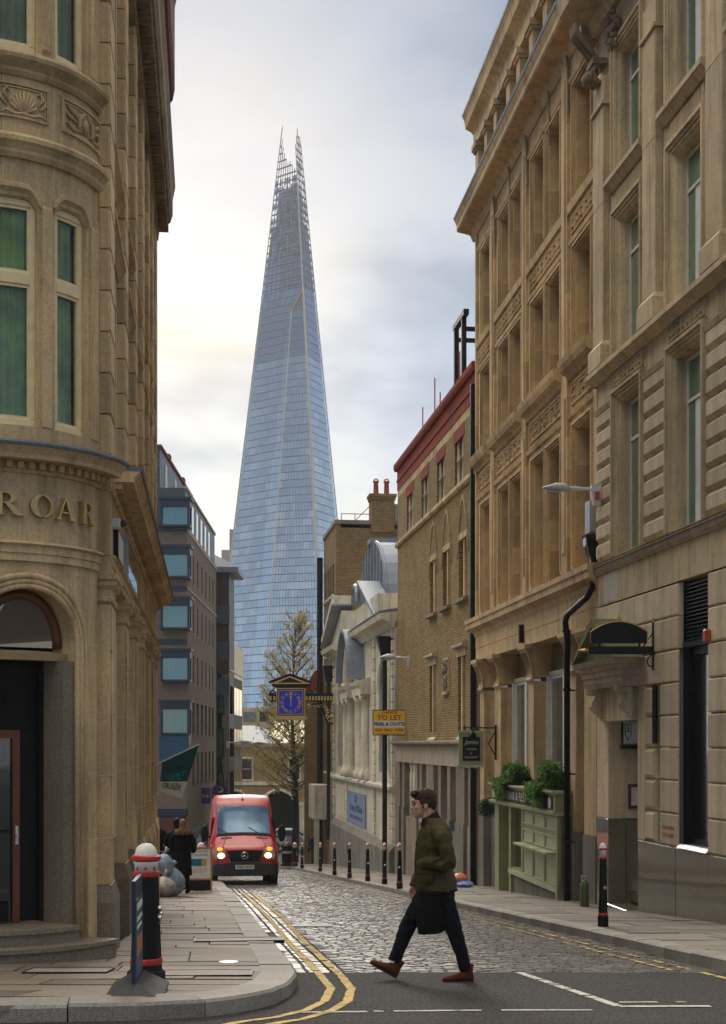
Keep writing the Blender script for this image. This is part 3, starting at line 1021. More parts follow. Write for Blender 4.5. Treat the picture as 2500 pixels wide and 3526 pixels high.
# pale mortar joints round the door piers
plain('mortar', (0.62, 0.52, 0.36), 0.9)
for z in (0.975, 0.333, -0.302, -0.963):
    MB().sweep([(RB - .03, z), (RB - .006, z), (RB - .006, z + .009), (RB - .03, z + .009)], BC, DA + 29, -5, 12).build('mortar_joint', MAT['mortar'], corner, ID)
for z, a0, a1 in ((3.6, -53, -43.2), (4.35, -53, -43.2), (3.9, -20.6, -4), (4.7, -20.6, -4)):
    MB().sweep([(RB - .03, z), (RB + .0015, z), (RB + .0015, z + .007), (RB - .03, z + .007)], BC, a0, a1, 6).build('mortar_joint', MAT['mortar'], corner, ID)
for A in (-36, -62):
    MB().sweep([(RB - .03, 1.92), (RB + .0015, 1.92), (RB + .0015, 2.56), (RB - .03, 2.56)], BC, A, A + .4, 2).build('mortar_joint', MAT['mortar'], corner, ID)
    MB().sweep([(RB - .03, 5.3), (RB + .0015, 5.3), (RB + .0015, 6.3), (RB - .03, 6.3)], BC, A - 8, A - 7.6, 2).build('mortar_joint', MAT['mortar'], corner, ID)
# steps
MB().sweep([(0.4, -2.3), (1.28, -2.3), (1.28, -1.80), (1.31, -1.79), (1.31, -1.745), (0.4, -1.745)], BC, -12 - 24, -150, 30).build('step', MAT['granite'], corner, ID)
MB().sweep([(0.4, -2.3), (1.47, -2.3), (1.47, -1.95), (1.50, -1.94), (1.50, -1.90), (0.4, -1.90)], BC, -22, -150, 30).build('step', MAT['granite'], corner, ID)
# ROAR in gilded letters: thick and thin strokes cut from outlines
plain('gilt', (0.56, 0.38, 0.15), 0.38, metal=0.5, var=0.3)
def glyph(ch):
    def arcp(cx, cz, rx, rz, a0, a1, n=12):
        return [(cx + rx * math.cos(R(lerp(a0, a1, i / n))), cz + rz * math.sin(R(lerp(a0, a1, i / n)))) for i in range(n + 1)]
    if ch == 'O':
        return [arcp(0.44, .5, .44, .5, 96, 264) + arcp(0.52, .5, .26, .46, 262, 98), arcp(0.5, .5, .44, .5, 84, -84) + arcp(0.46, .5, .38, .46, -82, 82)]
    if ch == 'A':
        return [[(0.40, 1.0), (0.5, 1.0), (0.93, 0.04), (1.0, 0.0), (0.6, 0.0), (0.66, 0.06)], [(0.40, 1.0), (0.44, 0.93), (0.16, 0.10), (0.25, 0.0), (0.0, 0.0), (0.08, 0.08)], [(0.25, 0.30), (0.56, 0.30), (0.545, 0.36), (0.27, 0.36)]]
    return [[(0.0, 0.0), (0.36, 0.0), (0.28, 0.06), (0.28, 0.94), (0.36, 1.0), (0.0, 1.0), (0.08, 0.94), (0.08, 0.06)],
            [(0.30, 1.0)] + arcp(0.40, .75, .28, .25, 90, -90) + [(0.30, 0.5), (0.30, 0.54)] + arcp(0.36, .75, .16, .2, -90, 90) + [(0.30, 0.955)],
            [(0.36, 0.5), (0.54, 0.5), (0.80, 0.10), (0.95, 0.0), (0.72, 0.0), (0.60, 0.06)]]
for ch, A, w, h in (('R', -67.0, 0.30, 0.215), ('O', -51.3, 0.235, 0.215), ('A', -37.8, 0.24, 0.215), ('R', -21.5, 0.245, 0.215)):
    mb = MB()
    for po in glyph(ch):
        n = len(po)
        vs = []
        for d in (0.0, 0.06):
            for gx, gzz in po:
                a = R(A) + (gx - 0.5) * w / RB
                vs.append((BC[0] + (RB + d) * math.cos(a), BC[1] + (RB + d) * math.sin(a), 2.15 + gzz * h))
        mb.add(vs, [tuple(range(n - 1, -1, -1)), tuple(range(n, 2 * n))] + [(i, (i + 1) % n, n + (i + 1) % n, n + i) for i in range(n)])
    mb.build('sign_letter', MAT['gilt'], corner, ID)
# ---- side wall along the street
run('side_wall', [(-0.10, 2.8), (-0.10, 13.0), (-0.5, 13.0), (-0.5, 2.8)])
run('side_wall', [(-0.16, -6), (-0.16, 1.8), (-0.5, 1.8), (-0.5, -6)])
PIL = [14.82, 17.46, 19.8, 22.0, 24.1, 25.8, 27.3]
blk = MB().frustum(-0.31, 0.31, -0.10, 0.0, 0.0, -0.31, 0.31, -0.10, 0.0, 0.40)
blk = MB().add([(-.33, -.1, .0), (.33, -.1, .0), (.33, -.1, .405), (-.33, -.1, .405), (-.33, -.02, .0), (.33, -.02, .0), (.33, -.02, .405), (-.33, -.02, .405), (-.305, .005, .03), (.305, .005, .03), (.305, .005, .385), (-.305, .005, .385)],
               [(0, 1, 5, 4), (1, 2, 6, 5), (2, 3, 7, 6), (3, 0, 4, 7), (4, 5, 9, 8), (5, 6, 10, 9), (6, 7, 11, 10), (7, 4, 8, 11), (8, 9, 10, 11), (0, 3, 2, 1)]).mesh('stone_block', MAT['limestone_block'])
capp = [(0.0, 1.44), (0.02, 1.44), (0.03, 1.46), (0.03, 1.49), (0.012, 1.5), (0.012, 1.575), (0.035, 1.59), (0.06, 1.61), (0.06, 1.65), (0.085, 1.67), (0.085, 1.73), (0.0, 1.73)]
for i, y in enumerate(PIL):
    s = FL.S(y) - 0.33
    z = 2.95
    while z < 10:
        link('stone_block', blk, corner, FL.M @ Matrix.Translation((s, 0.0, z)))
        z += 0.421
    pi = MB().box(s - 0.33, s + 0.33, -0.2, 0.0, -1.45, 1.44).build('pilaster', LS, corner, FL.M, bevel=0.012)
    MB().box(s - 0.27, s + 0.27, 0.0, 0.02, -0.95, 1.40).build('pilaster_panel', LS, pi, FL.M, bevel=0.008)
    for zj in (0.95, 0.31, -0.33, -0.97):
        MB().box(s - 0.332, s + 0.332, -0.19, 0.0225, zj, zj + .008).build('mortar_joint', MAT['mortar'], pi, FL.M)
    cp = MB()
    for (a, z0), (b, z1) in zip(capp, capp[1:]):
        if z1 > z0:
            cp.frustum(s - 0.33 - a, s + 0.33 + a, -0.2, a, z0, s - 0.33 - b, s + 0.33 + b, -0.2, b, z1)
    cp.build('capital', LS, pi, FL.M)
    g = pz(y) - CZ
    MB().frustum(s - 0.40, s + 0.40, -0.2, 0.055, g - 0.3, s - 0.40, s + 0.40, -0.2, 0.055, -1.62).frustum(s - 0.40, s + 0.40, -0.2, 0.055, -1.62, s - 0.34, s + 0.34, -0.2, 0.012, -1.45).build('plinth', MAT['granite'] if i < 3 else LS, pi, FL.M)
for a, b in zip(PIL, PIL[1:]):
    s1, s0 = FL.S(a) - 0.70, FL.S(b) + 0.04
    run('string_course', [(q - 0.105, z) for q, z in lowc], s0=s0 - .03, s1=s1 + .03)
    run('sill_course', [(q - 0.105, z) for q, z in lip], s0=s0 - .03, s1=s1 + .03)
    w = (s1 - s0)
    for z0, z1 in ((3.05, 5.2), (6.6, 8.9), (-0.9, 1.3)):
        wf = MB().box(s0 + .1, s1 - .1, -0.15, -0.092, z0, z0 + .07).box(s0 + .1, s1 - .1, -0.15, -0.092, z1 - .07, z1).box(s0 + .1, s0 + .17, -0.15, -0.092, z0, z1).box(s1 - .17, s1 - .1, -0.15, -0.092, z0, z1).build('window', MAT['cream_frame'], corner, FL.M)
        MB().box(s0 + .17, s1 - .17, -0.15, -0.097, z0 + .07, z1 - .07).build('pane', MAT['dark_glass'], wf, FL.M)
# attic and its dentilled cornices
plain('shadow_brick', (0.10, 0.045, 0.035), 0.9, var=0.3)  # even dark red brown of the stair tower strip
brick('red_attic', (0.20, 0.045, 0.03), (0.14, 0.035, 0.025), (0.12, 0.08, 0.06))
run('main_cornice', [(-0.1, 9.75), (0.02, 9.8), (0.05, 10.05), (0.25, 10.15), (0.30, 10.3), (0.30, 10.6), (0.35, 10.85), (0.2, 10.95), (-0.1, 11.0)], mat=MAT['grey_stone'], s0=-0.3)
db = MB()
s = -0.2
while s < SE:
    db.box(s, s + 0.09, 0.04, 0.22, 9.93, 10.06)
    s += 0.16
db.build('cornice_dentils', MAT['grey_stone'], corner, FL.M, kind='stuff')
run('attic_wall', [(0.2, 10.95), (0.2, 12.5), (-0.4, 12.5), (-0.4, 10.95)], mat=MAT['red_attic'], s0=-0.2)
run('attic_cornice', [(0.22, 12.4), (0.30, 12.5), (0.34, 12.7), (0.34, 14.3), (0.38, 14.5), (-0.4, 14.6), (-0.4, 12.4)], mat=MAT['red_attic'], s0=-0.2)
MB().prism([(-0.5, 2.8), (0.0, 2.8), (-0.0, 13), (-3, 13), (-3, -6), (-0.5, -6)], 'x', -0.3, 0.0).build('end_wall', MAT['red_attic'], corner, FL.M)

# ------------------------------------------------------------------ nearest building on the right: banded stone, green-tinted windows
F1 = Frame(7.51 - 0.13 * 18.0, 18.0, -0.13)
b1 = thing('banded_stone_building', 'nearest stone building on the right with banded piers, green-tinted windows and polished granite base', 'building', (*F1.P(3.5, 0, 0).xy, pz(22)), F1.rz)
PS, BK = MAT['r1_stone'], MAT['r1_block']
END1 = F1.S(25.75)
def seg(fr, ya, yb):
    return fr.S(ya), fr.S(yb)
def prun(fr, par, name, prof, s0, s1, mat, **k):
    return MB().prism(prof, 'x', s0, s1).build(name, mat, par, fr.M, **k)
def sash(par, fr, s0, s1, z0, z1, d, mat_f, mat_g, bar=0.06, trans=None, mull=None, nm='window', dep=0.05):
    m = MB().box(s0, s1, d - dep, d, z0, z0 + bar).box(s0, s1, d - dep, d, z1 - bar, z1).box(s0, s0 + bar, d - dep, d, z0 + bar, z1 - bar).box(s1 - bar, s1, d - dep, d, z0 + bar, z1 - bar)
    if trans:
        m.box(s0 + bar, s1 - bar, d - dep, d + .012, trans - bar * .55, trans + bar * .55)
    if mull:
        m.box(mull - bar * .4, mull + bar * .4, d - dep, d, z0 + bar, z1 - bar)
    w = m.build(nm, mat_f, par, fr.M)
    if trans:
        MB().box(s0 + bar, s1 - bar, d - dep + .005, d - .02, z0 + bar, trans - bar * .5).build('pane', mat_g, w, fr.M)
        MB().box(s0 + bar, s1 - bar, d - dep + .005, d - .02, trans + bar * .5, z1 - bar).build('pane', mat_g, w, fr.M)
    else:
        MB().box(s0 + bar, s1 - bar, d - dep + .005, d - .02, z0 + bar, z1 - bar).build('pane', mat_g, w, fr.M)
    return w
BLK = {}
def block(par, fr, s0, s1, z0, z1, back=-0.3, ch=0.025, mat=BK, out=0.0, nm='stone_block'):
    """one banded stone: joints left open above and below by its chamfers"""
    k = (round(s1 - s0, 2), round(z1 - z0, 2), back, ch, mat.name)
    if k not in BLK:
        w, h = k[0], k[1]
        v = [(0, back, 0), (w, back, 0), (w, back, h), (0, back, h), (0, -ch, 0), (w, -ch, 0), (w, -ch, h), (0, -ch, h), (ch * .5, 0, ch), (w - ch * .5, 0, ch), (w - ch * .5, 0, h - ch), (ch * .5, 0, h - ch)]
        BLK[k] = MB().add(v, [(0, 1, 5, 4), (1, 2, 6, 5), (2, 3, 7, 6), (3, 0, 4, 7), (4, 5, 9, 8), (5, 6, 10, 9), (6, 7, 11, 10), (7, 4, 8, 11), (8, 9, 10, 11), (0, 3, 2, 1)]).mesh(nm, mat)
    return link(nm, BLK[k], par, fr.M @ Matrix.Translation((s0, out, z0)))
def greek(par, fr, s0, s1, z0, z1, out, n, mat, name='greek_key'):
    """square meander cut as raised fillets between a frame"""
    mb = MB()
    t = (z1 - z0) * 0.075
    h = z1 - z0
    def b(a0, a1, c0, c1, d=0.04):
        mb.box(a0, a1, out - 0.01, out + d, c0, c1)
    b(s0, s1, z0, z0 + t)
    b(s0, s1, z1 - t, z1)
    b(s0, s0 + t, z0 + t, z1 - t)
    b(s1 - t, s1, z0 + t, z1 - t)
    w = (s1 - s0) / n
    for i in range(n):
        a = s0 + i * w
        g = w * 0.14
        fl = i % 2
        q0, q1 = a + g, a + w - g
        x = lambda v: (q1 - (v - q0)) if fl else v
        def bb(u0, u1, c0, c1):
            p, q = sorted((x(u0), x(u1)))
            b(p, q, c0, c1)
        bb(q0, q0 + t, z0 + h * .16, z1 - h * .16)
        bb(q0 + t, q1, z1 - h * .16 - t, z1 - h * .16)
        bb(q1 - t, q1, z0 + h * .36, z1 - h * .16 - t)
        bb(q0 + w * .25, q1 - t, z0 + h * .36, z0 + h * .36 + t)
        bb(q0 + w * .25, q0 + w * .25 + t, z0 + h * .36 + t, z0 + h * .62)
        if i < n - 1:
            b(a + w - t * .5, a + w + t * .5, z0 + t, z1 - t)
    return mb.build(name, mat, par, fr.M)
plain('blind_white', (0.75, 0.80, 0.85), .35, var=.2, scale=2)  # white that paints reflected sky onto the window panes
# ground floor ------------------------------------------------
J = [-1.55, -1.05, -0.55, -0.06, 0.434, 0.925, 1.42, 1.92, 2.41]
yPB, yW0, yW1, yA1, yS1, yE0, yE1 = 18.0, 20.44, 21.64, 22.45, 22.73, 23.54, 25.05
for q0, q1, z0, z1 in ((0.0, F1.S(23.5), -5, 13), (F1.S(25.12), END1, -5, 13), (F1.S(23.5), F1.S(25.12), .95, 13)):
    MB().box(q0, q1, -0.9, -0.31, z0, z1).build('rear_wall', MAT['dark_room'], b1, F1.M)
for z0, z1 in zip(J, J[1:]):
    c = 0.028
    sB0, sB1 = F1.S(18.2), F1.S(20.44)
    block(b1, F1, sB0, sB0 + 1.1, z0, z1 - .012)
    block(b1, F1, sB0 + 1.1, sB1, z0, z1 - .012)
    if z1 < 1.5 or True:
        block(b1, F1, F1.S(21.64), F1.S(22.45), z0, z1 - .012)
    if z1 < 0.95:
        block(b1, F1, F1.S(22.75), F1.S(23.2), z0, z1 - .012, ch=0.06)
    else:
        block(b1, F1, F1.S(22.45), F1.S(23.7), z0, z1 - .012)
        block(b1, F1, F1.S(23.7), F1.S(25.2), z0, z1 - .012)
        block(b1, F1, F1.S(25.2), END1, z0, z1 - .012)
# window bay with black frame and louvre
s0, s1 = F1.S(20.44), F1.S(21.64)
fr = MB().box(s1 - 0.16, s1, -0.28, -0.02, -1.5, 1.42).box(s1 - 0.3, s1 - .16, -0.28, -0.16, -1.5, 1.42).box(s0, s0 + .07, -.28, -.08, -1.5, 1.42).box(s0 + .07, s1 - .3, -.28, -.14, -1.5, -1.40).box(s0 + .07, s1 - .3, -.28, -.14, 1.3, 1.42).build('shop_window', MAT['black_paint'], b1, F1.M)
MB().box(s0 + .07, s1 - .3, -.27, -.2, -1.40, 1.3).build('pane', MAT['dark_glass'], fr, F1.M)
MB().frustum(s0, s1, -0.28, 0.03, -1.55, s0, s1, -.28, -.02, -1.49).build('window_sill', MAT['grey_metal'], fr, F1.M)
lv = MB().box(s0, s1, -0.28, -0.25, 1.42, 2.41).box(s0, s0 + .03, -.25, -.08, 1.42, 2.41).box(s1 - .03, s1, -.25, -.08, 1.42, 2.41).box(s0 + .03, s1 - .03, -.25, -.06, 1.42, 1.5).build('louvre', MAT['black_paint'], b1, F1.M)
plain('louvre_blue', (0.03, 0.045, 0.06), 0.4)
for i in range(15):
    z = 1.53 + i * 0.058
    MB().add([(s0 + .03, -.24, z + .03), (s1 - .03, -.24, z + .03), (s1 - .03, -.10, z), (s0 + .03, -.10, z), (s0 + .03, -.24, z + .04), (s1 - .03, -.24, z + .04), (s1 - .03, -.10, z + .01), (s0 + .03, -.10, z + .01)],
             [(0, 1, 2, 3), (7, 6, 5, 4), (2, 6, 7, 3), (0, 4, 5, 1), (0, 3, 7, 4), (1, 5, 6, 2)]).build('slat', MAT['louvre_blue'], lv, F1.M)
# slot beside the entrance, dark pipe
MB().box(F1.S(22.46), F1.S(22.74), -.28, -.15, -1.55, 0.92).build('side_light', MAT['dark_glass'], b1, F1.M)
for i in range(5):
    MB().box(F1.S(22.46), F1.S(22.74), -.15, -.08, -1.5 + i * .11, -1.45 + i * .11).build('vent_slat', MAT['grey_metal'], b1, F1.M)
MB().tube([F1.M.inverted() @ F1.P(F1.S(22.6), .03, z) for z in (0.9, 0.0)], 0.045, 8).build('cable_pipe', MAT['black_iron'], b1, F1.M)
# polished granite base
for ya, yb in ((18.2, 21.75), (21.77, 23.53)):
    MB().box(F1.S(ya), F1.S(yb), -0.3, -0.002, -3.6, -1.56).build('granite_base', MAT['polished_granite'], b1, F1.M, bevel=0.01)
MB().box(F1.S(18.2), F1.S(23.53), -.3, -.0005, -1.56, -1.549).build('base_cap', MAT['granite'], b1, F1.M)
MB().box(F1.S(25.06), END1, -0.3, 0.018, -4, -1.3).build('granite_base', MAT['polished_granite'], b1, F1.M, bevel=0.01)
# entrance recess
MB().box(F1.S(25.05), END1, -0.3, 0.02, -1.3, 0.93).build('door_jamb', PS, b1, F1.M, bevel=0.01)
MB().box(F1.S(23.2), F1.S(23.54), -0.3, 0.0, -1.55, 0.93).build('door_jamb', PS, b1, F1.M, bevel=0.01)
for z0, z1 in ((-1.3, -0.08), (-0.06, 0.42), (0.44, 0.92)):
    MB().box(F1.S(25.05), F1.S(25.06) + .05, -1.2, -0.3, z0, z1).build('porch_stone', BK, b1, F1.M, bevel=0.012)
MB().box(F1.S(25.04), F1.S(25.06) + .05, -1.2, -0.3, -4, -1.32).build('porch_granite', MAT['polished_granite'], b1, F1.M)
MB().box(F1.S(23.5), F1.S(25.05), -1.25, -1.2, -4, 0.93).build('front_door', MAT['timber'], b1, F1.M)
MB().box(F1.S(23.54), F1.S(25.05), -1.2, 0.10, -3.2, -2.74).build('door_step', MAT['polished_granite'], b1, F1.M, bevel=0.01)
MB().box(F1.S(23.54), F1.S(25.05), -1.2, -.35, -2.72, -2.5).build('door_step', MAT['polished_granite'], b1, F1.M, bevel=0.01)
nb = MB().box(F1.S(25.0), F1.S(25.03), -0.75, -0.32, -1.12, -0.70).build('notice_case', MAT['timber'], b1, F1.M)
MB().box(F1.S(24.985), F1.S(25.0), -0.70, -0.37, -1.07, -0.76).build('notice', MAT['white_paint'], nb, F1.M)
sg = MB().box(F1.S(24.9), F1.S(24.93), -0.62, -0.2, 0.0, 0.36).build('crest_sign', MAT['white_paint'], b1, F1.M)
sh = MB()
sh.prism([(-.34, .33), (-.22, .33), (-.22, .16), (-.28, .05), (-.34, .16)], 'x', F1.S(24.885), F1.S(24.9)).build('shield', MAT['black_paint'], sg, F1.M)
MB().prism([(-.328, .318), (-.232, .318), (-.232, .165), (-.28, .075), (-.328, .165)], 'x', F1.S(24.875), F1.S(24.885)).build('shield_field', MAT['white_paint'], sg, F1.M)
MB().box(F1.S(24.87), F1.S(24.876), -.33, -.23, .20, .215).box(F1.S(24.87), F1.S(24.876), -.285, -.275, .215, .31).box(F1.S(24.87), F1.S(24.876), -.305, -.255, .255, .265).build('shield_charge', MAT['black_paint'], sg, F1.M)
MB().box(F1.S(24.9), F1.S(24.93), -0.2, -0.17, 0.0, 0.36).box(F1.S(24.86), F1.S(24.96), -.66, -.16, -.09, -.02).build('sign_bracket', MAT['black_iron'], sg, F1.M)
# stone canopy with pediment over the entrance
ca, cb = F1.S(23.4), F1.S(25.43)
cp = MB()
steps_ = [(0.93, 0.30), (1.02, 0.34), (1.10, 0.34), (1.11, 0.37), (1.2, 0.37), (1.21, 0.41), (1.28, 0.41), (1.30, 0.47), (1.38, 0.5)]
for (z0, o0), (z1, o1) in zip(steps_, steps_[1:]):
    cp.frustum(ca - o0 + .3, cb + o0 - .3, 0.0, o0, z0, ca - o1 + .3, cb + o1 - .3, 0.0, o1, z1)
canopy = cp.build('door_canopy', MAT['pale_stone'], b1, F1.M)
pm = MB()
mid_ = (ca + cb) / 2
pm.prism([(ca - .16, 1.38), (cb + .16, 1.38), (mid_, 2.04)], 'y', 0.0, 0.38)
pm.prism([(ca - .22, 1.38), (ca - .12, 1.38), (mid_, 1.95), (cb + .12, 1.38), (cb + .22, 1.38), (mid_, 2.09)], 'y', 0.0, 0.52)
stone('mossy_stone', (0.24, 0.25, 0.10), dark=0.5, streak=0.4)
pm.build('pediment', MAT['mossy_stone'], canopy, F1.M)
for s in (ca + 0.12, cb - 0.28):
    prof = [(0, .93), (0.36, .93), (0.35, .86), (0.31, .83)] + [(0.12 + 0.17 * math.cos(R(q)), .66 + .16 * math.sin(R(q))) for q in (80, 50, 20, -10, -40)][::1] + [(0.2, .52), (0.15, .50), (0.15, .44), (0.09, .44), (0.09, .38), (0, .38)]
    MB().prism(prof, 'x', s, s + .17).build('console', MAT['pale_stone'], canopy, F1.M)
MB().box(ca + .12, cb - .1, 0.0, 0.1, 0.38, 0.93).build('canopy_soffit', PS, canopy, F1.M)
# fascia, carved string course
prun(F1, b1, 'fascia', [(-0.3, 2.42), (0.0, 2.42), (0.0, 2.96), (-0.3, 2.96)], 0, END1, PS)
prun(F1, b1, 'string_course', [(-0.3, 2.96), (0.03, 2.96), (0.055, 3.0), (0.05, 3.13), (0.09, 3.15), (-0.3, 3.18)], 0, END1 + .03, PS)
ed = MB()
s = F1.S(19.3)
while s < END1:
    ed.box(s, s + 0.022, 0.05, 0.075, 3.01, 3.11).box(s - .008, s + 0.03, 0.05, 0.085, 3.10, 3.13)
    s += 0.055
ed.build('carved_ornament', MAT['grey_stone'], b1, F1.M, kind='stuff')
fn = MB()
for k in range(7):
    a = R(-75 + 25 * k)
    s = F1.S(25.55)
    fn.tube([(s, .0, 3.22), (s + 0.08 * math.sin(a), .03, 3.22 + .16 * math.cos(a)), (s + .11 * math.sin(a), .02, 3.22 + .26 * math.cos(a))], [0.012, 0.022, 0.01], 6)
fn.build('shell_ornament', PS, b1, F1.M, smooth=True)
MB().box(F1.S(24.55), F1.S(25.35), 0.0, 0.004, 2.45, 2.95).build('patched_stone', MAT['pale_patch'] if 'pale_patch' in MAT else stone('pale_patch', (0.62, 0.58, 0.52), dark=.9, streak=.1), b1, F1.M)
plain('red_ink', (0.40, 0.05, 0.04), .6)
TXR = Matrix(((-1, 0, 0, 0), (0, 0, 1, 0), (0, 1, 0, 0), (0, 0, 0, 1)))
for s_, z in (('Book Your Table Now', -1.28), ('020 7623 8882', -1.40)):
    text('wall_lettering', s_, MAT['red_ink'], b1, F1.M @ Matrix.Translation((F1.S(22.07), .002, z)) @ TXR, .09, .001, fit=.5)
# upper storeys -------------------------------------------------
WC = [18.53, 21.25, 23.97]
PIER = [(19.33, 20.45), (22.05, 23.17), (24.77, 25.75)]
fl = [(3.18, 5.95), (6.55, 9.0), (9.65, 11.85)]
for i, (ya, yb) in enumerate(PIER):
    z = 3.2
    while z < 5.75:
        block(b1, F1, F1.S(ya), F1.S(yb), z, z + .325, ch=0.07, out=0.04)
        z += 0.33
    MB().box(F1.S(ya), F1.S(yb), -.3, -0.0, 5.8, 6.3).build('pier_cap', PS, b1, F1.M)
    MB().prism([(0, 5.78), (.05, 5.78), (.08, 5.86), (0, 5.9)], 'x', F1.S(ya), F1.S(yb)).build('pier_moulding', PS, b1, F1.M)
    for z0, z1 in fl[1:]:
        z = z0 - .25
        while z < z1 + .45:
            block(b1, F1, F1.S(ya), F1.S(yb), z, z + .546, ch=.006, mat=MAT['r1_block'])
            z += .55
    a, b = lerp(ya, yb, .22), min(lerp(ya, yb, .78), 25.7)
    if i == 2:
        a, b = 25.0, 25.62
    p = MB().box(F1.S(a), F1.S(b), 0.0, 0.13, 6.95, 9.35).build('pilaster', PS, b1, F1.M, bevel=0.012)
    MB().frustum(F1.S(a) - .06, F1.S(b) + .06, 0, .2, 6.52, F1.S(a) - .06, F1.S(b) + .06, 0, .2, 6.85).frustum(F1.S(a) - .06, F1.S(b) + .06, 0, .2, 6.85, F1.S(a), F1.S(b), 0, .13, 6.95).build('pilaster_base', PS, p, F1.M)
    p = MB().box(F1.S(a), F1.S(b), 0.0, 0.13, 9.3, 11.0).build('pilaster', PS, b1, F1.M, bevel=0.012)
    MB().box(F1.S(a) - .05, F1.S(b) + .05, 0, .17, 11.0, 11.06).box(F1.S(a), F1.S(b), 0, .12, 11.06, 11.5).build('pilaster_cap', PS, p, F1.M)
for wc in WC:
    c = F1.S(wc)
    for k, (z0, z1) in enumerate(fl):
        h = 0.80
        zt = z1 + .04
        for e, d, w in ((0.0, 0.085, 0.05), (0.05, 0.05, 0.05), (0.10, 0.018, 0.05)):
            prof = MB().box(c - h + e, c - h + e + w, -.25, d, z0, zt - e).box(c + h - e - w, c + h - e, -.25, d, z0, zt - e).box(c - h + e + w, c + h - e - w, -.25, d, zt - e - w, zt - e)
            prof.build('architrave', PS, b1, F1.M)
        # rounded reveals
        for sg_ in (-1, 1):
            MB().prism([(c + sg_ * (h - .15), 0.0), (c + sg_ * (h - .2), -.05), (c + sg_ * (h - .22), -.12), (c + sg_ * (h - .22), -.29), (c + sg_ * (h - .12), -.29), (c + sg_ * (h - .12), 0)], 'z', z0, zt - .15).build('reveal', PS, b1, F1.M)
        MB().prism([(0, zt - .14), (-.05, zt - .2), (-.12, zt - .22), (-.29, zt - .22), (-.29, zt - .1), (0, zt - .1)], 'x', c - h + .15, c + h - .15).build('reveal_head', PS, b1, F1.M)
        wd_ = sash(b1, F1, c - h + .22, c + h - .22, z0, zt - .22, -.2, MAT['white_paint'], MAT['green_glass'], .045, trans=lerp(z0, zt, .69))
        MB().box(c + .02, c + (.24 if wc < 22 else .1), -.219, -.212, z0 + .05, lerp(z0, zt, .69) - .03).build('blind', MAT['blind_white'], wd_, F1.M)  # pale strip over the glass: bright sky reflection painted on
        MB().box(c - h + .15, c + h - .15, -.28, .04, z0 - .06, z0).build('window_sill', PS, b1, F1.M)
        if k < 2:
            zs = 6.02 if k == 0 else 9.08
            MB().box(c - h, c + h, -.3, 0.0, zs, zs + .3).build('spandrel', PS, b1, F1.M)
            if k == 0:
                greek(b1, F1, c - h + .05, c + h - .05, 6.06, 6.29, 0.0, 8, PS)
            else:
                f_ = MB()
                n = 26
                for q in range(n):
                    s = c - h + .1 + (2 * h - .2) * q / n
                    f_.box(s, s + .03, 0, .022, 9.1, 9.36)
                f_.build('fluting', PS, b1, F1.M, kind='stuff')
sill = [(-.3, 6.31), (.06, 6.31), (.16, 6.40), (.2, 6.42), (.2, 6.5), (-.3, 6.53)]
prun(F1, b1, 'sill_course', sill, 0, END1 + .1, PS)
for wc in WC:
    prun(F1, b1, 'sill_course', [(-.3, 9.4), (.05, 9.4), (.13, 9.5), (.16, 9.52), (.16, 9.6), (-.3, 9.64)], F1.S(wc) - .95, F1.S(wc) + .95, PS)
prun(F1, b1, 'frieze', [(-.3, 11.85), (0, 11.85), (0, 12.6), (-.3, 12.6)], 0, END1, PS)
prun(F1, b1, 'main_cornice', [(-.3, 12.5), (.1, 12.5), (.2, 12.7), (.7, 12.8), (.75, 13.1), (.85, 13.3), (-.3, 13.5)], 0, END1, PS)
# scrolled console under the balcony at the far corner
cs = MB()
s = F1.S(25.3)
spine = [(.14, 11.45), (.22, 11.5), (.27, 11.62), (.2, 11.72), (.14, 11.66), (.18, 11.6)]
for ds in (-.12, .0, .12):
    cs.tube([(s + ds, o, z) for o, z in spine], [.05, .06, .06, .05, .04, .03], 8)
    cs.tube([(s + ds, .2, 11.7), (s + ds, .22, 11.9), (s + ds, .38, 12.1), (s + ds, .55, 12.3), (s + ds, .56, 12.45)], [.05, .045, .05, .06, .05], 8)
cs.box(s - .2, s + .2, .02, .28, 11.76, 11.86)
cs.ball((s, .3, 11.55), (.2, .12, .12), 10, 8)
cs.build('scroll_console', MAT['grey_stone'], b1, F1.M, smooth=False)
hb = MB()
for q in range(26):
    hb.ball((F1.S(24.6) + RU(-.25, .25), .05 + RU(0, .08), 12.0 + RU(-.25, .35)), RU(.04, .08), 6, 5, .2)
hb.build('carved_swag', MAT['grey_stone'], b1, F1.M, kind='stuff')
MB().box(F1.S(25.75), F1.S(25.75) + .4, -4, .3, 12.5, 12.75).build('balcony_slab', MAT['grey_stone'], b1, F1.M)

# ------------------------------------------------------------------ second building on the right: Greek key panels, green shopfront below
F2 = Frame(7.03 - 0.107 * 25.78, 25.78, -0.107)
PS = MAT['limestone']
b2 = thing('greek_key_building', 'tan stone building with deep windows, Greek key panels and a heavy projecting cornice', 'building', (*F2.P(6, 0, 0).xy, pz(31)), F2.rz)
E2 = F2.S(37.8)
BAY = [(26.2, 28.15, [(26.5, 27.7)]), (28.6, 31.8, [(28.8, 29.85), (30.2, 31.25)]), (32.2, 35.35, [(32.4, 33.4), (33.7, 34.75)]), (35.8, 37.7, [(35.95, 37.0)])]
FLR = [(3.40, 6.0), (7.42, 9.4), (10.46, 12.5)]
MB().box(0, E2, -.95, -.5, -6, 17).build('rear_wall', MAT['dark_room'], b2, F2.M)
MB().box(E2 - .02, E2 + .3, -6, -.02, -6, 16.2).build('end_wall', MAT['grey_stone'], b2, F2.M)
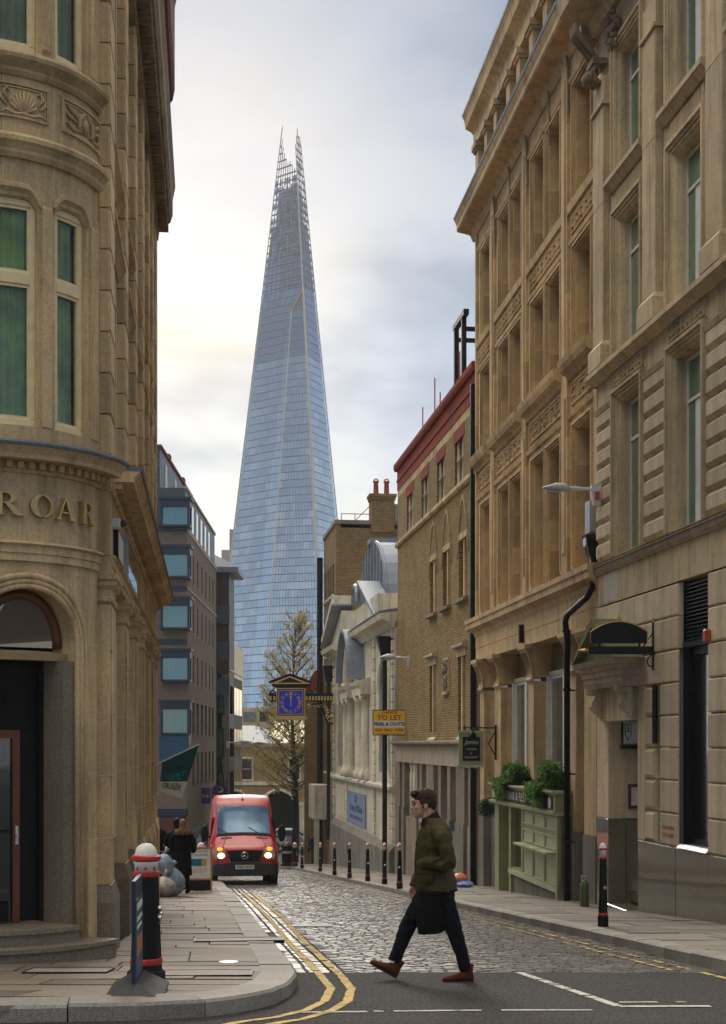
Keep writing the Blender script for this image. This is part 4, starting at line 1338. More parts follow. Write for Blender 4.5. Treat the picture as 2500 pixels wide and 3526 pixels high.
for bi, (ya, yb, ops) in enumerate(BAY):
    cuts = [ya] + [q for o in ops for q in o] + [yb]
    for a, b in zip(cuts[::2], cuts[1::2]):
        z = 3.27
        while z < 13.2:
            hh_ = min(RU(.58, .76), 13.3 - z)
            block(b2, F2, F2.S(a), F2.S(b), z, z + round(hh_, 2) - .004, back=-.5, ch=.006, mat=MAT['limestone_block'])
            z += round(hh_, 2)
    for a, b in ops:
        sa, sb = F2.S(a), F2.S(b)
        for k, (z0, z1) in enumerate(FLR):
            zn = FLR[k + 1][0] if k < 2 else 13.3
            MB().box(sa, sb, -.5, -0.0, z1, zn).build('spandrel', PS, b2, F2.M)
            sash(b2, F2, sa + .02, sb - .02, z0 + .02, z1 - .01, -.36, MAT['white_paint'], MAT['dark_glass'], .06, trans=lerp(z0, z1, .5))
            m = MB()
            for e, d in ((0.0, .075), (.045, .04)):
                m.box(sa - .12 + e, sa - .08 + e, 0, d, z0, z1 + .12 - e).box(sb + .08 - e, sb + .12 - e, 0, d, z0, z1 + .12 - e).box(sa - .08 + e, sb + .08 - e, 0, d, z1 + .08 - e, z1 + .12 - e)
            m.build('architrave', PS, b2, F2.M)
            if k == 0:
                for q in (sa - .1, sb + .1):
                    MB().box(q - .05, q + .05, 0, .06, z0 - .06, z0 + .05).build('architrave_foot', PS, b2, F2.M)
                MB().frustum(sa, sb, -.36, -.02, 3.26, sa, sb, -.36, -.2, 3.42).build('window_sill', PS, b2, F2.M)
    s0, s1 = F2.S(ya), F2.S(yb)
    n = 3 if len(ops) == 1 else 6
    greek(b2, F2, s0 + .15, s1 - .15, 6.5, 6.92, 0.0, n, PS)
    greek(b2, F2, s0 + .15, s1 - .15, 9.8, 10.14, 0.0, n + 2, PS)
    prun(F2, b2, 'window_cornice', [(0, 7.0), (.06, 7.02), (.08, 7.1), (.2, 7.16), (.24, 7.26), (.26, 7.36), (.0, 7.42)], s0 - .02, s1 + .02, PS)
    prun(F2, b2, 'band_course', [(0, 6.26), (.05, 6.28), (.07, 6.36), (0, 6.4)], s0 + .02, s1 - .02, PS)
    prun(F2, b2, 'band_course', [(0, 10.2), (.07, 10.22), (.09, 10.38), (0, 10.42)], s0 - .02, s1 + .02, PS)
    prun(F2, b2, 'band_course', [(0, 9.6), (.04, 9.62), (.05, 9.7), (0, 9.72)], s0 + .02, s1 - .02, PS)
    prun(F2, b2, 'band_course', [(0, 12.72), (.04, 12.74), (.06, 12.82), (0, 12.86)], s0 + .02, s1 - .02, PS)
for a, b in ((25.78, 26.2), (28.15, 28.6), (31.8, 32.2), (35.35, 35.8), (37.68, 37.8)):
    z = 3.27
    while z < 13.2:
        hh_ = min(RU(.6, .8), 13.3 - z)
        block(b2, F2, F2.S(a), F2.S(b), z, z + round(hh_, 2) - .004, back=-.5, ch=.008, mat=MAT['limestone_block'], out=.07)
        z += round(hh_, 2)
    if b - a > .3:
        MB().box(F2.S(a) + .1, F2.S(b) - .1, .07, .095, 3.7, 6.7).box(F2.S(a) + .1, F2.S(b) - .1, .07, .095, 7.5, 12.9).build('strip_panel', PS, b2, F2.M)
prun(F2, b2, 'lower_cornice', [(-.5, 2.86), (.12, 2.86), (.2, 2.92), (.27, 2.95), (.27, 3.06), (.3, 3.1), (.3, 3.2), (-.5, 3.27)], 0, E2 + .25, PS)
prun(F2, b2, 'lower_frieze', [(-.5, 2.15), (.05, 2.15), (.05, 2.45), (.06, 2.46), (.06, 2.74), (.1, 2.8), (.12, 2.86), (-.5, 2.86)], 0, E2, PS)
prun(F2, b2, 'main_cornice', [(-.5, 13.22), (.04, 13.22), (.1, 13.36), (.14, 13.4), (.44, 13.46), (.47, 13.5), (.47, 13.62), (.53, 13.76), (-.5, 13.9)], 0, E2 + .5, PS)
prun(F2, b2, 'cornice_gutter', [(.38, 13.79), (.54, 13.77), (.56, 13.82), (.38, 13.86)], 0, E2 + .5, MAT['lead'])
for ya in (28.1, 29.6, 31.75, 33.5, 35.3):
    MB().tube([(F2.S(ya), .09, 13.3), (F2.S(ya), .07, 13.1), (F2.S(ya), .05, 12.2)], .025, 6).build('cornice_pipe', MAT['grey_stone'], b2, F2.M)
# attic storey behind the cornice
MB().box(0, E2, -.8, -.35, 13.9, 16.1).build('attic_wall', MAT['dark_room'], b2, F2.M)
for ya in (26.0, 27.2, 28.4, 29.9, 31.2, 32.5, 33.6, 35.1, 36.3, 37.5):
    p = MB().box(F2.S(ya), F2.S(ya) + .36, -.42, .05, 13.9, 15.35).build('attic_pillar', PS, b2, F2.M, bevel=.01)
    MB().box(F2.S(ya) - .05, F2.S(ya) + .41, -.42, .10, 15.35, 15.42).box(F2.S(ya) - .09, F2.S(ya) + .45, -.42, .14, 15.42, 15.56).build('pillar_cap', PS, p, F2.M)
prun(F2, b2, 'attic_entablature', [(-.5, 15.56), (.06, 15.56), (.06, 15.95), (.12, 16.02), (.27, 16.1), (.3, 16.3), (.35, 16.4), (-.5, 16.5)], 0, E2 + .3, PS)
prun(F2, b2, 'roof_edge', [(.2, 16.41), (.36, 16.41), (.37, 16.47), (.2, 16.52)], 0, E2 + .3, MAT['lead'])
# ground floor piers with carved capitals
CY = [26.35, 27.75, 31.4, 34.95, 37.05]
for i, y in enumerate(CY):
    s0, s1 = F2.S(y), F2.S(y + .55)
    if i == 0:
        s1 = F2.S(27.2)
    zb = -1.0
    p = MB().box(s0, s1, -.42, -.02, -1.7, 1.35).build('pier', PS, b2, F2.M, bevel=.01)
    MB().box(s0 - .02, s1 + .02, -.42, 0.0, -5, -1.7).build('pier_base', MAT['plinth_grey'], p, F2.M)
    MB().prism([(0, 1.35), (.03, 1.35), (.05, 1.39), (.03, 1.43), (0, 1.43)], 'x', s0 - .03, s1 + .03).build('neck_ring', PS, p, F2.M)
    c = MB()
    for k in range(7):
        z = lerp(1.43, 2.05, k / 7)
        z2 = lerp(1.43, 2.05, (k + 1) / 7)
        o0, o1 = .02 + .16 * (k / 7) ** 2.2, .02 + .16 * ((k + 1) / 7) ** 2.2
        c.frustum(s0 - o0 * .4, s1 + o0 * .4, -.42, o0, z, s0 - o1 * .4, s1 + o1 * .4, -.42, o1, z2)
    c.box(s0 - .1, s1 + .1, -.42, .2, 2.05, 2.145)
    for sc in (s0 + .0, s1):
        for q in range(4):
            z = 1.5 + q * .13
            o = .02 + .16 * (q * .2) ** 2
            c.tube([(lerp(s0, s1, .15 + .23 * q), .0 + o * .3, 1.5), (lerp(s0, s1, .15 + .23 * q), .05, 1.75), (lerp(s0, s1, .15 + .23 * q), .14, 1.98)], [.02, .03, .03], 5)
    # side volute
    c.tube([(s0 - .0, -.25 + .12 * math.cos(t) * (1 - t / 14), 1.72 + .12 * math.sin(t) * (1 - t / 14)) for t in [q * .6 for q in range(16)]], .016, 5)
    c.tube([(s0, -.12, 1.75), (s0, -.05, 1.9), (s0 - .01, .08, 2.02)], .02, 5)
    c.build('capital', PS, p, F2.M)
for a, b in ((27.2, 27.75), (28.3, 31.4), (31.95, 34.95), (35.5, 37.05)):
    sa, sb = F2.S(a), F2.S(b)
    MB().box(sa, sb, -.5, -.40, 1.55, 2.15).build('fanlight', MAT['dark_glass'], b2, F2.M)
    MB().box(sa, sb, -.5, -.34, 1.45, 1.55).build('window_head', MAT['pale_stone'], b2, F2.M)
    if b - a > 1:
        n = 2 if b - a > 2 else 1
        for k in range(n):
            q0, q1 = lerp(sa, sb, k / n) + .1, lerp(sa, sb, (k + 1) / n) - .1
            MB().box(q0 - .1, q0, -.5, -.3, -1.6, 1.45).box(q1, q1 + .1, -.5, -.3, -1.6, 1.45).build('window_jamb', MAT['white_paint'], b2, F2.M)
            sash(b2, F2, q0, q1, -1.6, 1.45, -.38, MAT['white_paint'], MAT['dark_glass'], .06, trans=0.0)
    MB().box(sa, sb, -.5, -.2, -5, -1.62).build('stall_riser', MAT['plinth_grey'], b2, F2.M)
# ---- green shopfront
plain('sage_paint', (0.30, 0.325, 0.155), 0.5, var=0.15, scale=3)
plain('sage_pale', (0.43, 0.45, 0.27), 0.5, var=0.12, scale=3)
plain('yellow_room', (0.42, 0.36, 0.12), 0.7)
s0, s1 = F2.S(28.1), F2.S(34.4)
shop = thing('green_shopfront', 'sage green wine bar shopfront with panelled screen, black sign board and serving shelves', 'shopfront', (*F2.P((s0 + s1) / 2, 0.1, 0).xy, pz(31)), F2.rz)
G, GP = MAT['sage_paint'], MAT['sage_pale']
sgn = MB().box(s0, s1, -.25, .32, -1.33, -.98).build('sign_board', G, shop, F2.M)
MB().prism([(-.25, -.98), (.36, -.98), (.4, -.95), (.4, -.92), (-.25, -.9)], 'x', s0 - .05, s1 + .05).build('sign_cornice', GP, sgn, F2.M)
MB().prism([(-.25, -1.4), (.33, -1.4), (.37, -1.36), (.38, -1.33), (-.25, -1.33)], 'x', s0 - .04, s1 + .04).build('sign_ledge', GP, sgn, F2.M)
MB().box(s0 + .12, s1 - .1, .32, .328, -1.3, -1.02).build('sign_panel', MAT['black_paint'], sgn, F2.M)
MT = F2.M @ Matrix(((-1, 0, 0, 0), (0, 0, 1, 0), (0, 1, 0, 0), (0, 0, 0, 1)))   # lettering read from the street: x right is -s
plain('sign_cream', (0.62, 0.6, 0.5), 0.6)
text('sign_letters', 'WINE BAR & RESTAURANT', MAT['sign_cream'], sgn, F2.M @ Matrix.Translation(((s0 + s1) / 2, .329, -1.16)) @ Matrix(((-1, 0, 0, 0), (0, 0, 1, 0), (0, 1, 0, 0), (0, 0, 0, 1))), .26, .003, fit=4.3)
for s in (s0 + .4, s1 - .35):
    MB().prism([(s + .12 * math.cos(t * .5236), -1.16 + .12 * math.sin(t * .5236)) for t in range(12)], 'y', .328, .332).build('sign_disc', MAT['sign_cream'], sgn, F2.M)
zb = -2.91
# far doorway posts, inner yellow wall, then window, then panelled screen
for ya, yb, m in ((33.9, 34.35, G), (32.55, 32.75, G)):
    MB().box(F2.S(ya), F2.S(yb), -.3, .24, -3.6, -1.4).build('post', m, shop, F2.M)
MB().box(F2.S(32.75), F2.S(33.9), -.3, -.25, -3.6, -1.4).build('doorway', MAT['yellow_room'], shop, F2.M)
wn_ = MB().box(F2.S(31.45), F2.S(31.55), -.2, .22, zb, -1.4).box(F2.S(31.55), F2.S(32.55), -.2, .22, zb, zb + .15).build('side_window', G, shop, F2.M)
MB().box(F2.S(31.55), F2.S(32.55), .1, .12, zb + .15, -1.4).build('pane', MAT['dark_glass'], wn_, F2.M)
p0, p1 = F2.S(28.1), F2.S(31.45)
MB().box(p0, p1, -.25, .20, zb + .1, -1.4).build('screen', G, shop, F2.M)
MB().box(p0, p0 + .16, -.25, .27, -3.3, -1.4).build('post', G, shop, F2.M)
MB().box(p0, F2.S(32.75), -.25, .26, zb, zb + .1).build('bottom_rail', GP, shop, F2.M)
MB().box(p0 + .16, F2.S(33), -.25, .18, -3.9, zb).build('base', MAT['plinth_grey'], shop, F2.M)
cols = [p0 + .2 + (p1 - p0 - .25) * i / 3 for i in range(4)]
for a, b in zip(cols, cols[1:]):
    for z0, z1 in ((-2.8, -2.2), (-2.1, -1.82), (-1.72, -1.45)):
        pn = MB().box(a + .07, b - .07, .2, .206, z0 + .03, z1 - .03).build('panel', GP, shop, F2.M)
        m = MB().box(a + .03, b - .03, .2, .235, z0, z0 + .03).box(a + .03, b - .03, .2, .235, z1 - .03, z1).box(a + .03, a + .06, .2, .235, z0 + .03, z1 - .03).box(b - .06, b - .03, .2, .235, z0 + .03, z1 - .03)
        m.build('panel_moulding', GP, pn, F2.M)
    MB().box(a - .02, b - .1, .2, .46, -2.16, -2.12).build('shelf', GP, shop, F2.M)
# ---- drain pipe with hopper at the joint of the two buildings
dp = thing('drain_pipe', 'black cast iron drain pipe with a hopper running down beside the green shopfront', 'drain pipe', (*F2.P(F2.S(28.2), .08, 0).xy, pz(28.2)), F2.rz)
I_ = MAT['black_iron']
sH = F2.S(26.0)
MB().frustum(sH - .1, sH + .1, .02, .22, 3.35, sH - .16, sH + .16, .0, .3, 3.72).build('hopper', I_, dp, F2.M)
MB().lathe([(.085, 0), (.085, .02), (.11, .02), (.11, -.02)], 14, (0, 0, 0)).build('hopper_ring', MAT['silver'], dp, F2.M @ Matrix.Translation((sH, .27, 3.62)) @ Matrix.Rotation(R(90), 4, 'X'))
sd = F2.S(27.85)
MB().tube([(sH, .12, 3.4), (sH, .14, 2.8), (sH + .1, .22, 2.62), (F2.S(27.4), .25, 2.42), (F2.S(27.55), .25, 2.3), (F2.S(27.55), .2, 1.9), (sd, .14, 1.7), (sd, .14, -3.2)], .06, 10).build('pipe', I_, dp, F2.M, smooth=True)
for z in (2.1, 1.0, -.6, -1.9):
    MB().lathe([(.075, 0), (.08, .03), (.075, .06)], 12, (sd if z < 1.8 else F2.S(27.55), .14 if z < 1.8 else .23, z)).box(sd - .16, sd + .0, .02, .06, z, z + .03).build('pipe_collar', I_, dp, F2.M)
MB().box(F2.S(32.0), F2.S(32.12), .06, .16, 2.22, 2.62).build('wall_light', MAT['black_iron'], None, F2.M, label='slim dark wall light on the frieze above the green shopfront', cat='wall light')
MB().box(F2.S(25.98), F2.S(26.3), .02, .2, 3.78, 4.35).build('junction_box', MAT['grey_metal'], None, F2.M, label='small grey junction box on the wall above the black drain hopper', cat='box')

# ------------------------------------------------------------------ brick warehouse with red brick parapet
brick('stock_brick', (0.31, 0.195, 0.062), (0.17, 0.098, 0.03), (0.40, 0.30, 0.15), stain=0.35)
brick('stock_brick_far', (0.30, 0.18, 0.065), (0.18, 0.10, 0.036), (0.36, 0.26, 0.14), stain=0.35)
brick('red_brick', (0.36, 0.045, 0.022), (0.24, 0.03, 0.018), (0.22, 0.08, 0.05), stain=0.35)
F3 = Frame(7.6 - 0.122 * 37.9, 37.9, -0.122)
b3 = thing('brick_warehouse', 'brown brick building with pointed blind arches and a red brick parapet', 'building', (*F3.P(7, 0, 0).xy, pz(45)), F3.rz)
E3 = F3.S(52.1)
BR, RD = MAT['stock_brick'], MAT['red_brick']
def wall_with_holes(par, fr, name, mat, s0, s1, z0, z1, holes, th=.35, out=0.0):
    """one wall slab as a grid of pieces round rectangular openings (s0, s1, z0, z1)"""
    xs = sorted({s0, s1, *[h[0] for h in holes], *[h[1] for h in holes]})
    zs = sorted({z0, z1, *[h[2] for h in holes], *[h[3] for h in holes]})
    idx = {}
    mb = MB()
    def v(x, z, d):
        k = (x, z, d)
        if k not in idx:
            idx[k] = len(mb.v)
            mb.v.append((x, out - d, z))
        return idx[k]
    solid = lambda i, j: 0 <= i < len(xs) - 1 and 0 <= j < len(zs) - 1 and not any(h[0] - 1e-6 <= xs[i] and xs[i + 1] <= h[1] + 1e-6 and h[2] - 1e-6 <= zs[j] and zs[j + 1] <= h[3] + 1e-6 for h in holes)
    def f(*q):
        mb.f.append(q)
        mb.m.append(0)
    for i in range(len(xs) - 1):
        for j in range(len(zs) - 1):
            if not solid(i, j):
                continue
            a, b, c, d = xs[i], xs[i + 1], zs[j], zs[j + 1]
            f(v(a, c, 0), v(b, c, 0), v(b, d, 0), v(a, d, 0))
            if not solid(i - 1, j): f(v(a, c, 0), v(a, d, 0), v(a, d, th), v(a, c, th))
            if not solid(i + 1, j): f(v(b, c, 0), v(b, c, th), v(b, d, th), v(b, d, 0))
            if not solid(i, j - 1): f(v(a, c, 0), v(a, c, th), v(b, c, th), v(b, c, 0))
            if not solid(i, j + 1): f(v(a, d, 0), v(b, d, 0), v(b, d, th), v(a, d, th))
    return mb.build(name, mat, par, fr.M)
TOPW = [(y - .65, y + .65) for y in (49.3, 46.2, 43.3, 40.4)]
ARW = [44.6, 42.3, 39.8]
holes = [(F3.S(a), F3.S(b), 7.2, 8.75) for a, b in TOPW]
holes += [(F3.S(y) - .62, F3.S(y) + .62, 4.0, 5.7) for y in ARW]
holes += [(F3.S(y) - .55, F3.S(y) + .55, 0.35, 2.4) for y in (44.7, 40.0)]
wall_with_holes(b3, F3, 'wall', BR, 0, E3, 0.05, 8.8, holes)
MB().box(0, E3, -1.2, -.36, -6, 9.5).build('rear_wall', MAT['dark_room'], b3, F3.M)
MB().box(0, E3, -.4, .0, 8.8, 9.05).build('stone_band', PS, b3, F3.M)
MB().box(0, E3, -.4, .02, 9.05, 9.75).build('parapet', RD, b3, F3.M)
MB().prism([(-.4, 9.75), (.1, 9.75), (.14, 9.85), (.14, 9.98), (-.4, 10.05)], 'x', 0, E3 + .1).build('coping', RD, b3, F3.M)
MB().box(0, E3, -.4, .05, 9.35, 9.42).build('brick_band', RD, b3, F3.M)
MB().box(E3 - .01, E3 + .02, -6, -.0, 0.0, 9.9).build('end_wall', BR, b3, F3.M)
MB().prism([(0, 7.0), (.05, 7.0), (.1, 7.06), (.1, 7.16), (0, 7.2)], 'x', 0, E3 + .08).build('string_course', PS, b3, F3.M)
for a, b in TOPW:
    m = (F3.S(a) + F3.S(b)) / 2
    for q in (m - .2, m + .45):
        c = MB().lathe([(.09, 0), (.09, .08), (.06, .12), (.055, .7), (.075, .72), (.075, .78), (.055, .8), (.055, 1.32), (.1, 1.42), (.1, 1.55)], 10, (q, -.1, 7.2))
        c.build('colonnette', MAT['pale_stone'], b3, F3.M, smooth=True)
    MB().box(m - .65, m + .65, -.3, -.28, 7.2, 8.75).build('pane', MAT['dark_glass'], b3, F3.M)
    MB().box(m - .8, m + .8, -.02, .012, 8.45, 8.8).build('red_lintel', RD, b3, F3.M)
for y in ARW:
    c = F3.S(y)
    MB().box(c - .62, c + .62, -.3, -.28, 4.0, 5.7).build('pane', MAT['dark_glass'], b3, F3.M)
    MB().box(c - .09, c + .09, -.3, -.02, 4.0, 5.7).build('mullion', PS, b3, F3.M)
    MB().box(c - .7, c + .7, -.1, .02, 5.62, 5.8).build('lintel', PS, b3, F3.M)
    MB().prism([(-.1, 3.86), (.14, 3.88), (.14, 3.97), (-.1, 4.0)], 'x', c - .75, c + .75).build('sill', MAT['grey_stone'], b3, F3.M)
    # pointed arch of rubbed brick and its recessed head
    for r_, wd, o in ((.0, .13, .03), (.16, .12, .015)):
        pts = []
        for sg_ in (-1, 1):
            q = []
            for i in range(9):
                t = R(lerp(0, 62, i / 8))
                q.append((c + sg_ * (-.95 + (1.62 + .0) * math.cos(t) + .0) if True else 0, 5.25 + 1.62 * math.sin(t)))
            pts.append(q)
        w_ = .72 + r_
        outp = []
        for i in range(13):
            u = lerp(-1, 1, i / 12)
            z = 4.95 + (1.0 - abs(u) ** 1.9) * (1.55 + r_) + .2
            outp.append((c + u * w_, o, z))
        a_ = MB()
        vs, fs = [], []
        for (x, oo, z) in outp:
            for dx, dz in ((0, 0), (0, .13)):
                vs += [(x, -.02, z + dz), (x, oo, z + dz)]
        for i in range(12):
            k = 4 * i
            fs += [(k + 1, k + 5, k + 7, k + 3), (k, k + 1, k + 5, k + 4), (k + 2, k + 6, k + 7, k + 3)]
        a_.add(vs, fs).build('arch_ring', BR if r_ else MAT['yellow_brick'] if 'yellow_brick' in MAT else brick('yellow_brick', (0.52, 0.40, 0.21), (0.46, 0.33, 0.16), (0.4, 0.32, 0.2)), b3, F3.M)
for y in (44.7, 40.0):
    c = F3.S(y)
    MB().box(c - .55, c + .55, -.3, -.28, .35, 2.4).build('pane', MAT['dark_glass'], b3, F3.M)
    MB().box(c - .08, c + .08, -.3, -.0, .35, 2.4).build('mullion', PS, b3, F3.M)
    MB().prism([(-.2, .05), (.08, .05), (.08, .12), (-.2, .4)], 'x', c - .6, c + .6).build('sill', MAT['pale_stone'], b3, F3.M)
    MB().box(c - .7, c + .7, -.02, .03, 2.4, 2.62).build('lintel', PS, b3, F3.M)
    MB().prism([(0, 2.62), (.16, 2.66), (.16, 2.74), (0, 2.8)], 'x', c - .8, c + .8).build('label_moulding', MAT['pale_stone'], b3, F3.M)
c = F3.S(42.3)
cpn = MB().box(c - .5, c - .42, -.02, .05, 1.5, 2.5).box(c + .42, c + .5, -.02, .05, 1.5, 2.5).box(c - .42, c + .42, -.02, .05, 2.42, 2.5).box(c - .42, c + .42, -.02, .09, 1.42, 1.52).build('carved_panel', PS, b3, F3.M)
k_ = MB()
for q in range(30):
    k_.ball((c + RU(-.35, .35), 0.01, 1.6 + RU(0, .8)), RU(.05, .11), 6, 5, .2)
k_.build('foliage_carving', MAT['grey_stone'], cpn, F3.M, kind='stuff')
# stone ground floor
prun(F3, b3, 'shop_cornice', [(-.3, -.1), (.1, -.1), (.2, -.02), (.3, .0), (.3, .06), (-.3, .12)], 0, E3 + .15, MAT['grey_stone'])
prun(F3, b3, 'shop_fascia', [(-.3, -.65), (.08, -.65), (.08, -.1), (-.3, -.1)], 0, E3, MAT['pale_stone'])
GPI = [(37.95, 38.8), (39.4, 40.6), (41.5, 41.95), (43.0, 43.5), (44.3, 45.6), (46.5, 46.9), (47.4, 47.9), (50.2, 50.7), (51.3, 52.1)]
for i, (a, b) in enumerate(GPI):
    p = MB().box(F3.S(a), F3.S(b), -.35, .05, -2.2, -.65).build('stone_pier', MAT['grey_stone'], b3, F3.M)
    MB().box(F3.S(a) - .02, F3.S(b) + .02, -.35, .08, -6, -2.2).build('pier_base', MAT['plinth_grey'] if i % 3 else MAT['grey_stone'], p, F3.M)
for (a, b), (c_, d_) in zip(GPI, GPI[1:]):
    MB().box(F3.S(b), F3.S(c_), -.36, -.25, -6, -.65).build('shop_door' if (c_ - b) < 1 else 'shop_window', MAT['dark_glass'], b3, F3.M)
    if c_ - b > .85:
        MB().box(F3.S(b), F3.S(c_), -.3, -.0, -6, -2.5).build('stall_riser', MAT['grey_stone'], b3, F3.M)
for y in (48.6, 49.3):
    MB().lathe([(.1, -3.2), (.1, -1.0), (.07, -.9), (.12, -.65)], 8, (F3.S(y), -.1, 0)).build('door_column', MAT['portland'], b3, F3.M, smooth=True)
plain('blue_sign', (0.02, 0.2, 0.5), 0.4)
MB().box(F3.S(41.45), F3.S(41.95), .05, .07, -2.55, -2.25).build('name_plate', MAT['blue_sign'], b3, F3.M)
MB().lathe([(.0, 0), (.05, .01), (.06, .05), (.03, .09), (.0, .1)], 10, (0, 0, 0), cap=False).build('door_knob', MAT['white_paint'], b3, F3.M @ Matrix.Translation((F3.S(42.6), -.24, -1.4)) @ Matrix.Rotation(R(-90), 4, 'X'))
MB().box(0.02, .14, .02, .16, -5, 9.4).build('rain_pipe', MAT['black_iron'], b3, F3.M)
# steel frame and chimneys on the roof
sf = thing('roof_steel_frame', 'dark steel gantry frame standing on the roof of the brick warehouse', 'steel frame', (*F3.P(F3.S(43.8), -.6, 0).xy, CZ + 9.9), F3.rz)
for q in (F3.S(43.2), F3.S(44.4)):
    MB().box(q - .07, q + .07, -.75, -.61, 9.8, 12.8).build('post', MAT['black_iron'], sf, F3.M)
    MB().box(q - .06, q + .06, -2.6, -2.46, 9.8, 12.75).build('post', MAT['black_iron'], sf, F3.M)
    MB().box(q - .05, q + .05, -2.46, -.75, 12.3, 12.42).build('beam', MAT['black_iron'], sf, F3.M)
    MB().tube([(q, -.7, 10.2), (q, -2.5, 12.2)], .04, 6).build('brace', MAT['black_iron'], sf, F3.M)
MB().box(F3.S(42.8), F3.S(44.6), -.76, -.6, 12.68, 12.84).build('beam', MAT['black_iron'], sf, F3.M)
MB().box(F3.S(42.8), F3.S(44.6), -2.6, -2.46, 12.66, 12.8).build('beam', MAT['black_iron'], sf, F3.M)
rail = thing('roof_aerials', 'row of thin posts along the far end of the red brick parapet', 'aerials', (*F3.P(9, -.5, 0).xy, CZ + 10), F3.rz)
for y, h in ((50.5, .7), (49.6, 1.5), (48.6, .8), (47.2, 1.9), (46.2, 1.2), (45.3, .7), (43.4, .9), (42.9, 1.6)):
    MB().tube([(F3.S(y), -.5, 9.9), (F3.S(y), -.5, 10.0 + h)], .022, 6).build('post', MAT['red_paint'], rail, F3.M)
MB().tube([(F3.S(51.5), -.5, 10.4), (F3.S(42.9), -.5, 10.45)], .015, 5).build('wire', MAT['black_iron'], rail, F3.M)
pot = MAT['terracotta'] if 'terracotta' in MAT else plain('terracotta', (0.36, 0.07, 0.025), 0.7)
ch = thing('roof_chimney', 'low chimney stack with pots on the brick warehouse roof', 'chimney', (*F3.P(4, -1.2, 0).xy, CZ + 9.8), F3.rz)
MB().box(F3.S(41.3), F3.S(42.2), -1.6, -.8, 9.5, 10.9).build('stack', BR, ch, F3.M)
for q in (41.5, 42.0):
    MB().lathe([(.13, 0), (.1, .4), (.13, .45)], 10, (F3.S(q), -1.2, 10.9)).build('chimney_pot', pot, ch, F3.M)

# ------------------------------------------------------------------ church with white stucco front
F4 = Frame(7.8 - 0.127 * 52.4, 52.4, -0.127)
b4 = thing('stucco_church', 'cream stucco church with arched windows, grey plinth and lead barrel roof', 'church', (*F4.P(10, 0, 0).xy, pz(62)), F4.rz)
PT = MAT['portland']
E4 = F4.S(73.0)
def S4(y):
    return F4.S(y)
def arch_pts(c, hw, zs, n=16):
    return [(c + hw * math.cos(math.pi * i / n), zs + hw * math.sin(math.pi * i / n)) for i in range(n + 1)]
AW = [(S4(54.9), 1.15, 1.9, -1.1), (S4(69.3), 1.1, 1.9, -1.1)]
# wall built round two arched openings
cuts_ = [0, AW[0][0] - 1.15, AW[0][0] + 1.15, AW[1][0] - 1.1, AW[1][0] + 1.1, E4]
for a, b in ((cuts_[0], cuts_[1]), (cuts_[2], cuts_[3]), (cuts_[4], cuts_[5])):
    MB().box(a, b, -.5, 0, -7, 4.4).build('wall', PT, b4, F4.M)
for c, hw, zs, zb_ in AW:
    ap = arch_pts(c, hw, zs)
    mb = MB().prism(ap + [(c - hw, 4.4), (c + hw, 4.4)], 'y', -.5, 0)
    mb.build('wall', PT, b4, F4.M)
    MB().box(c - hw, c + hw, -.5, 0, -7, zb_).build('wall', PT, b4, F4.M)
    gl = MB().box(c - hw, c + hw, -.4, -.36, zb_, zs).prism([(x, z) for x, z in arch_pts(c, hw, zs)], 'y', -.4, -.36).build('window', MAT['dark_glass'], b4, F4.M)
    MB().tube([(c + (hw + .1) * math.cos(math.pi * i / 18), .03, zs + (hw + .1) * math.sin(math.pi * i / 18)) for i in range(19)], .11, 6).build('arch_moulding', PT, b4, F4.M)
    MB().box(c - hw - .2, c - hw, 0, .07, zb_, zs).build('architrave', PT, b4, F4.M)
    MB().box(c + hw, c + hw + .2, 0, .07, zb_, zs).build('architrave', PT, b4, F4.M)
    MB().prism([(c - .12, zs + hw - .05), (c + .12, zs + hw - .05), (c + .2, zs + hw + .45), (c - .2, zs + hw + .45)], 'y', -.05, .2).build('keystone', PT, b4, F4.M)
    MB().box(c - .5, c + .5, -.2, .08, zb_ - .5, zb_).build('sill_block', PT, b4, F4.M)
    for q in (-.4, .4):
        MB().box(c + q - .03, c + q + .03, -.38, -.3, zb_, zs + hw * .9).build('glazing_bar', MAT['black_iron'], gl, F4.M)
# quoined strips, one stone at a time
for s_ in (0.1, S4(57.4), S4(66.9), S4(72.3)):
    for k in range(17):
        MB().box(s_, s_ + .55, -.1, .09, -3.55 + k * .46, -3.55 + k * .46 + .40).build('quoin', PT, b4, F4.M, bevel=.02)
prun(F4, b4, 'ledge', [(0, -1.8), (.12, -1.78), (.2, -1.68), (.2, -1.58), (0, -1.5)], 0, E4 + .1, PT)
MB().prism([(0, -8), (.25, -8), (.22, -3.95), (.06, -3.75), (0, -3.7)], 'x', 0, E4 + .05).build('plinth', MAT['plinth_grey'], b4, F4.M)
for a, b in ((S4(53.4), S4(56.8)), (S4(68.2), S4(71.8))):
    MB().box(a, b, 0, .02, -3.5, -2.0).build('panel', PT, b4, F4.M, bevel=.01)
plain('blue_board', (0.22, 0.27, 0.42), 0.6)
plain('board_ink', (0.03, 0.035, 0.08), 0.6)
bd = MB().box(S4(60.3), S4(66.5), .02, .06, -3.55, -2.15).build('notice_board', MAT['blue_board'], b4, F4.M)
TX = Matrix(((-1, 0, 0, 0), (0, 0, 1, 0), (0, 1, 0, 0), (0, 0, 0, 1)))
cB = (S4(60.3) + S4(66.5)) / 2
text('board_title', 'St. Mary at Hill Church', MAT['board_ink'], bd, F4.M @ Matrix.Translation((cB, .062, -2.85)) @ TX, .42, .002, fit=4.4, bold=.008)
text('board_line', 'EVENTS THROUGHOUT THE YEAR', MAT['board_ink'], bd, F4.M @ Matrix.Translation((cB, .062, -3.25)) @ TX, .22, .002, fit=4.6)
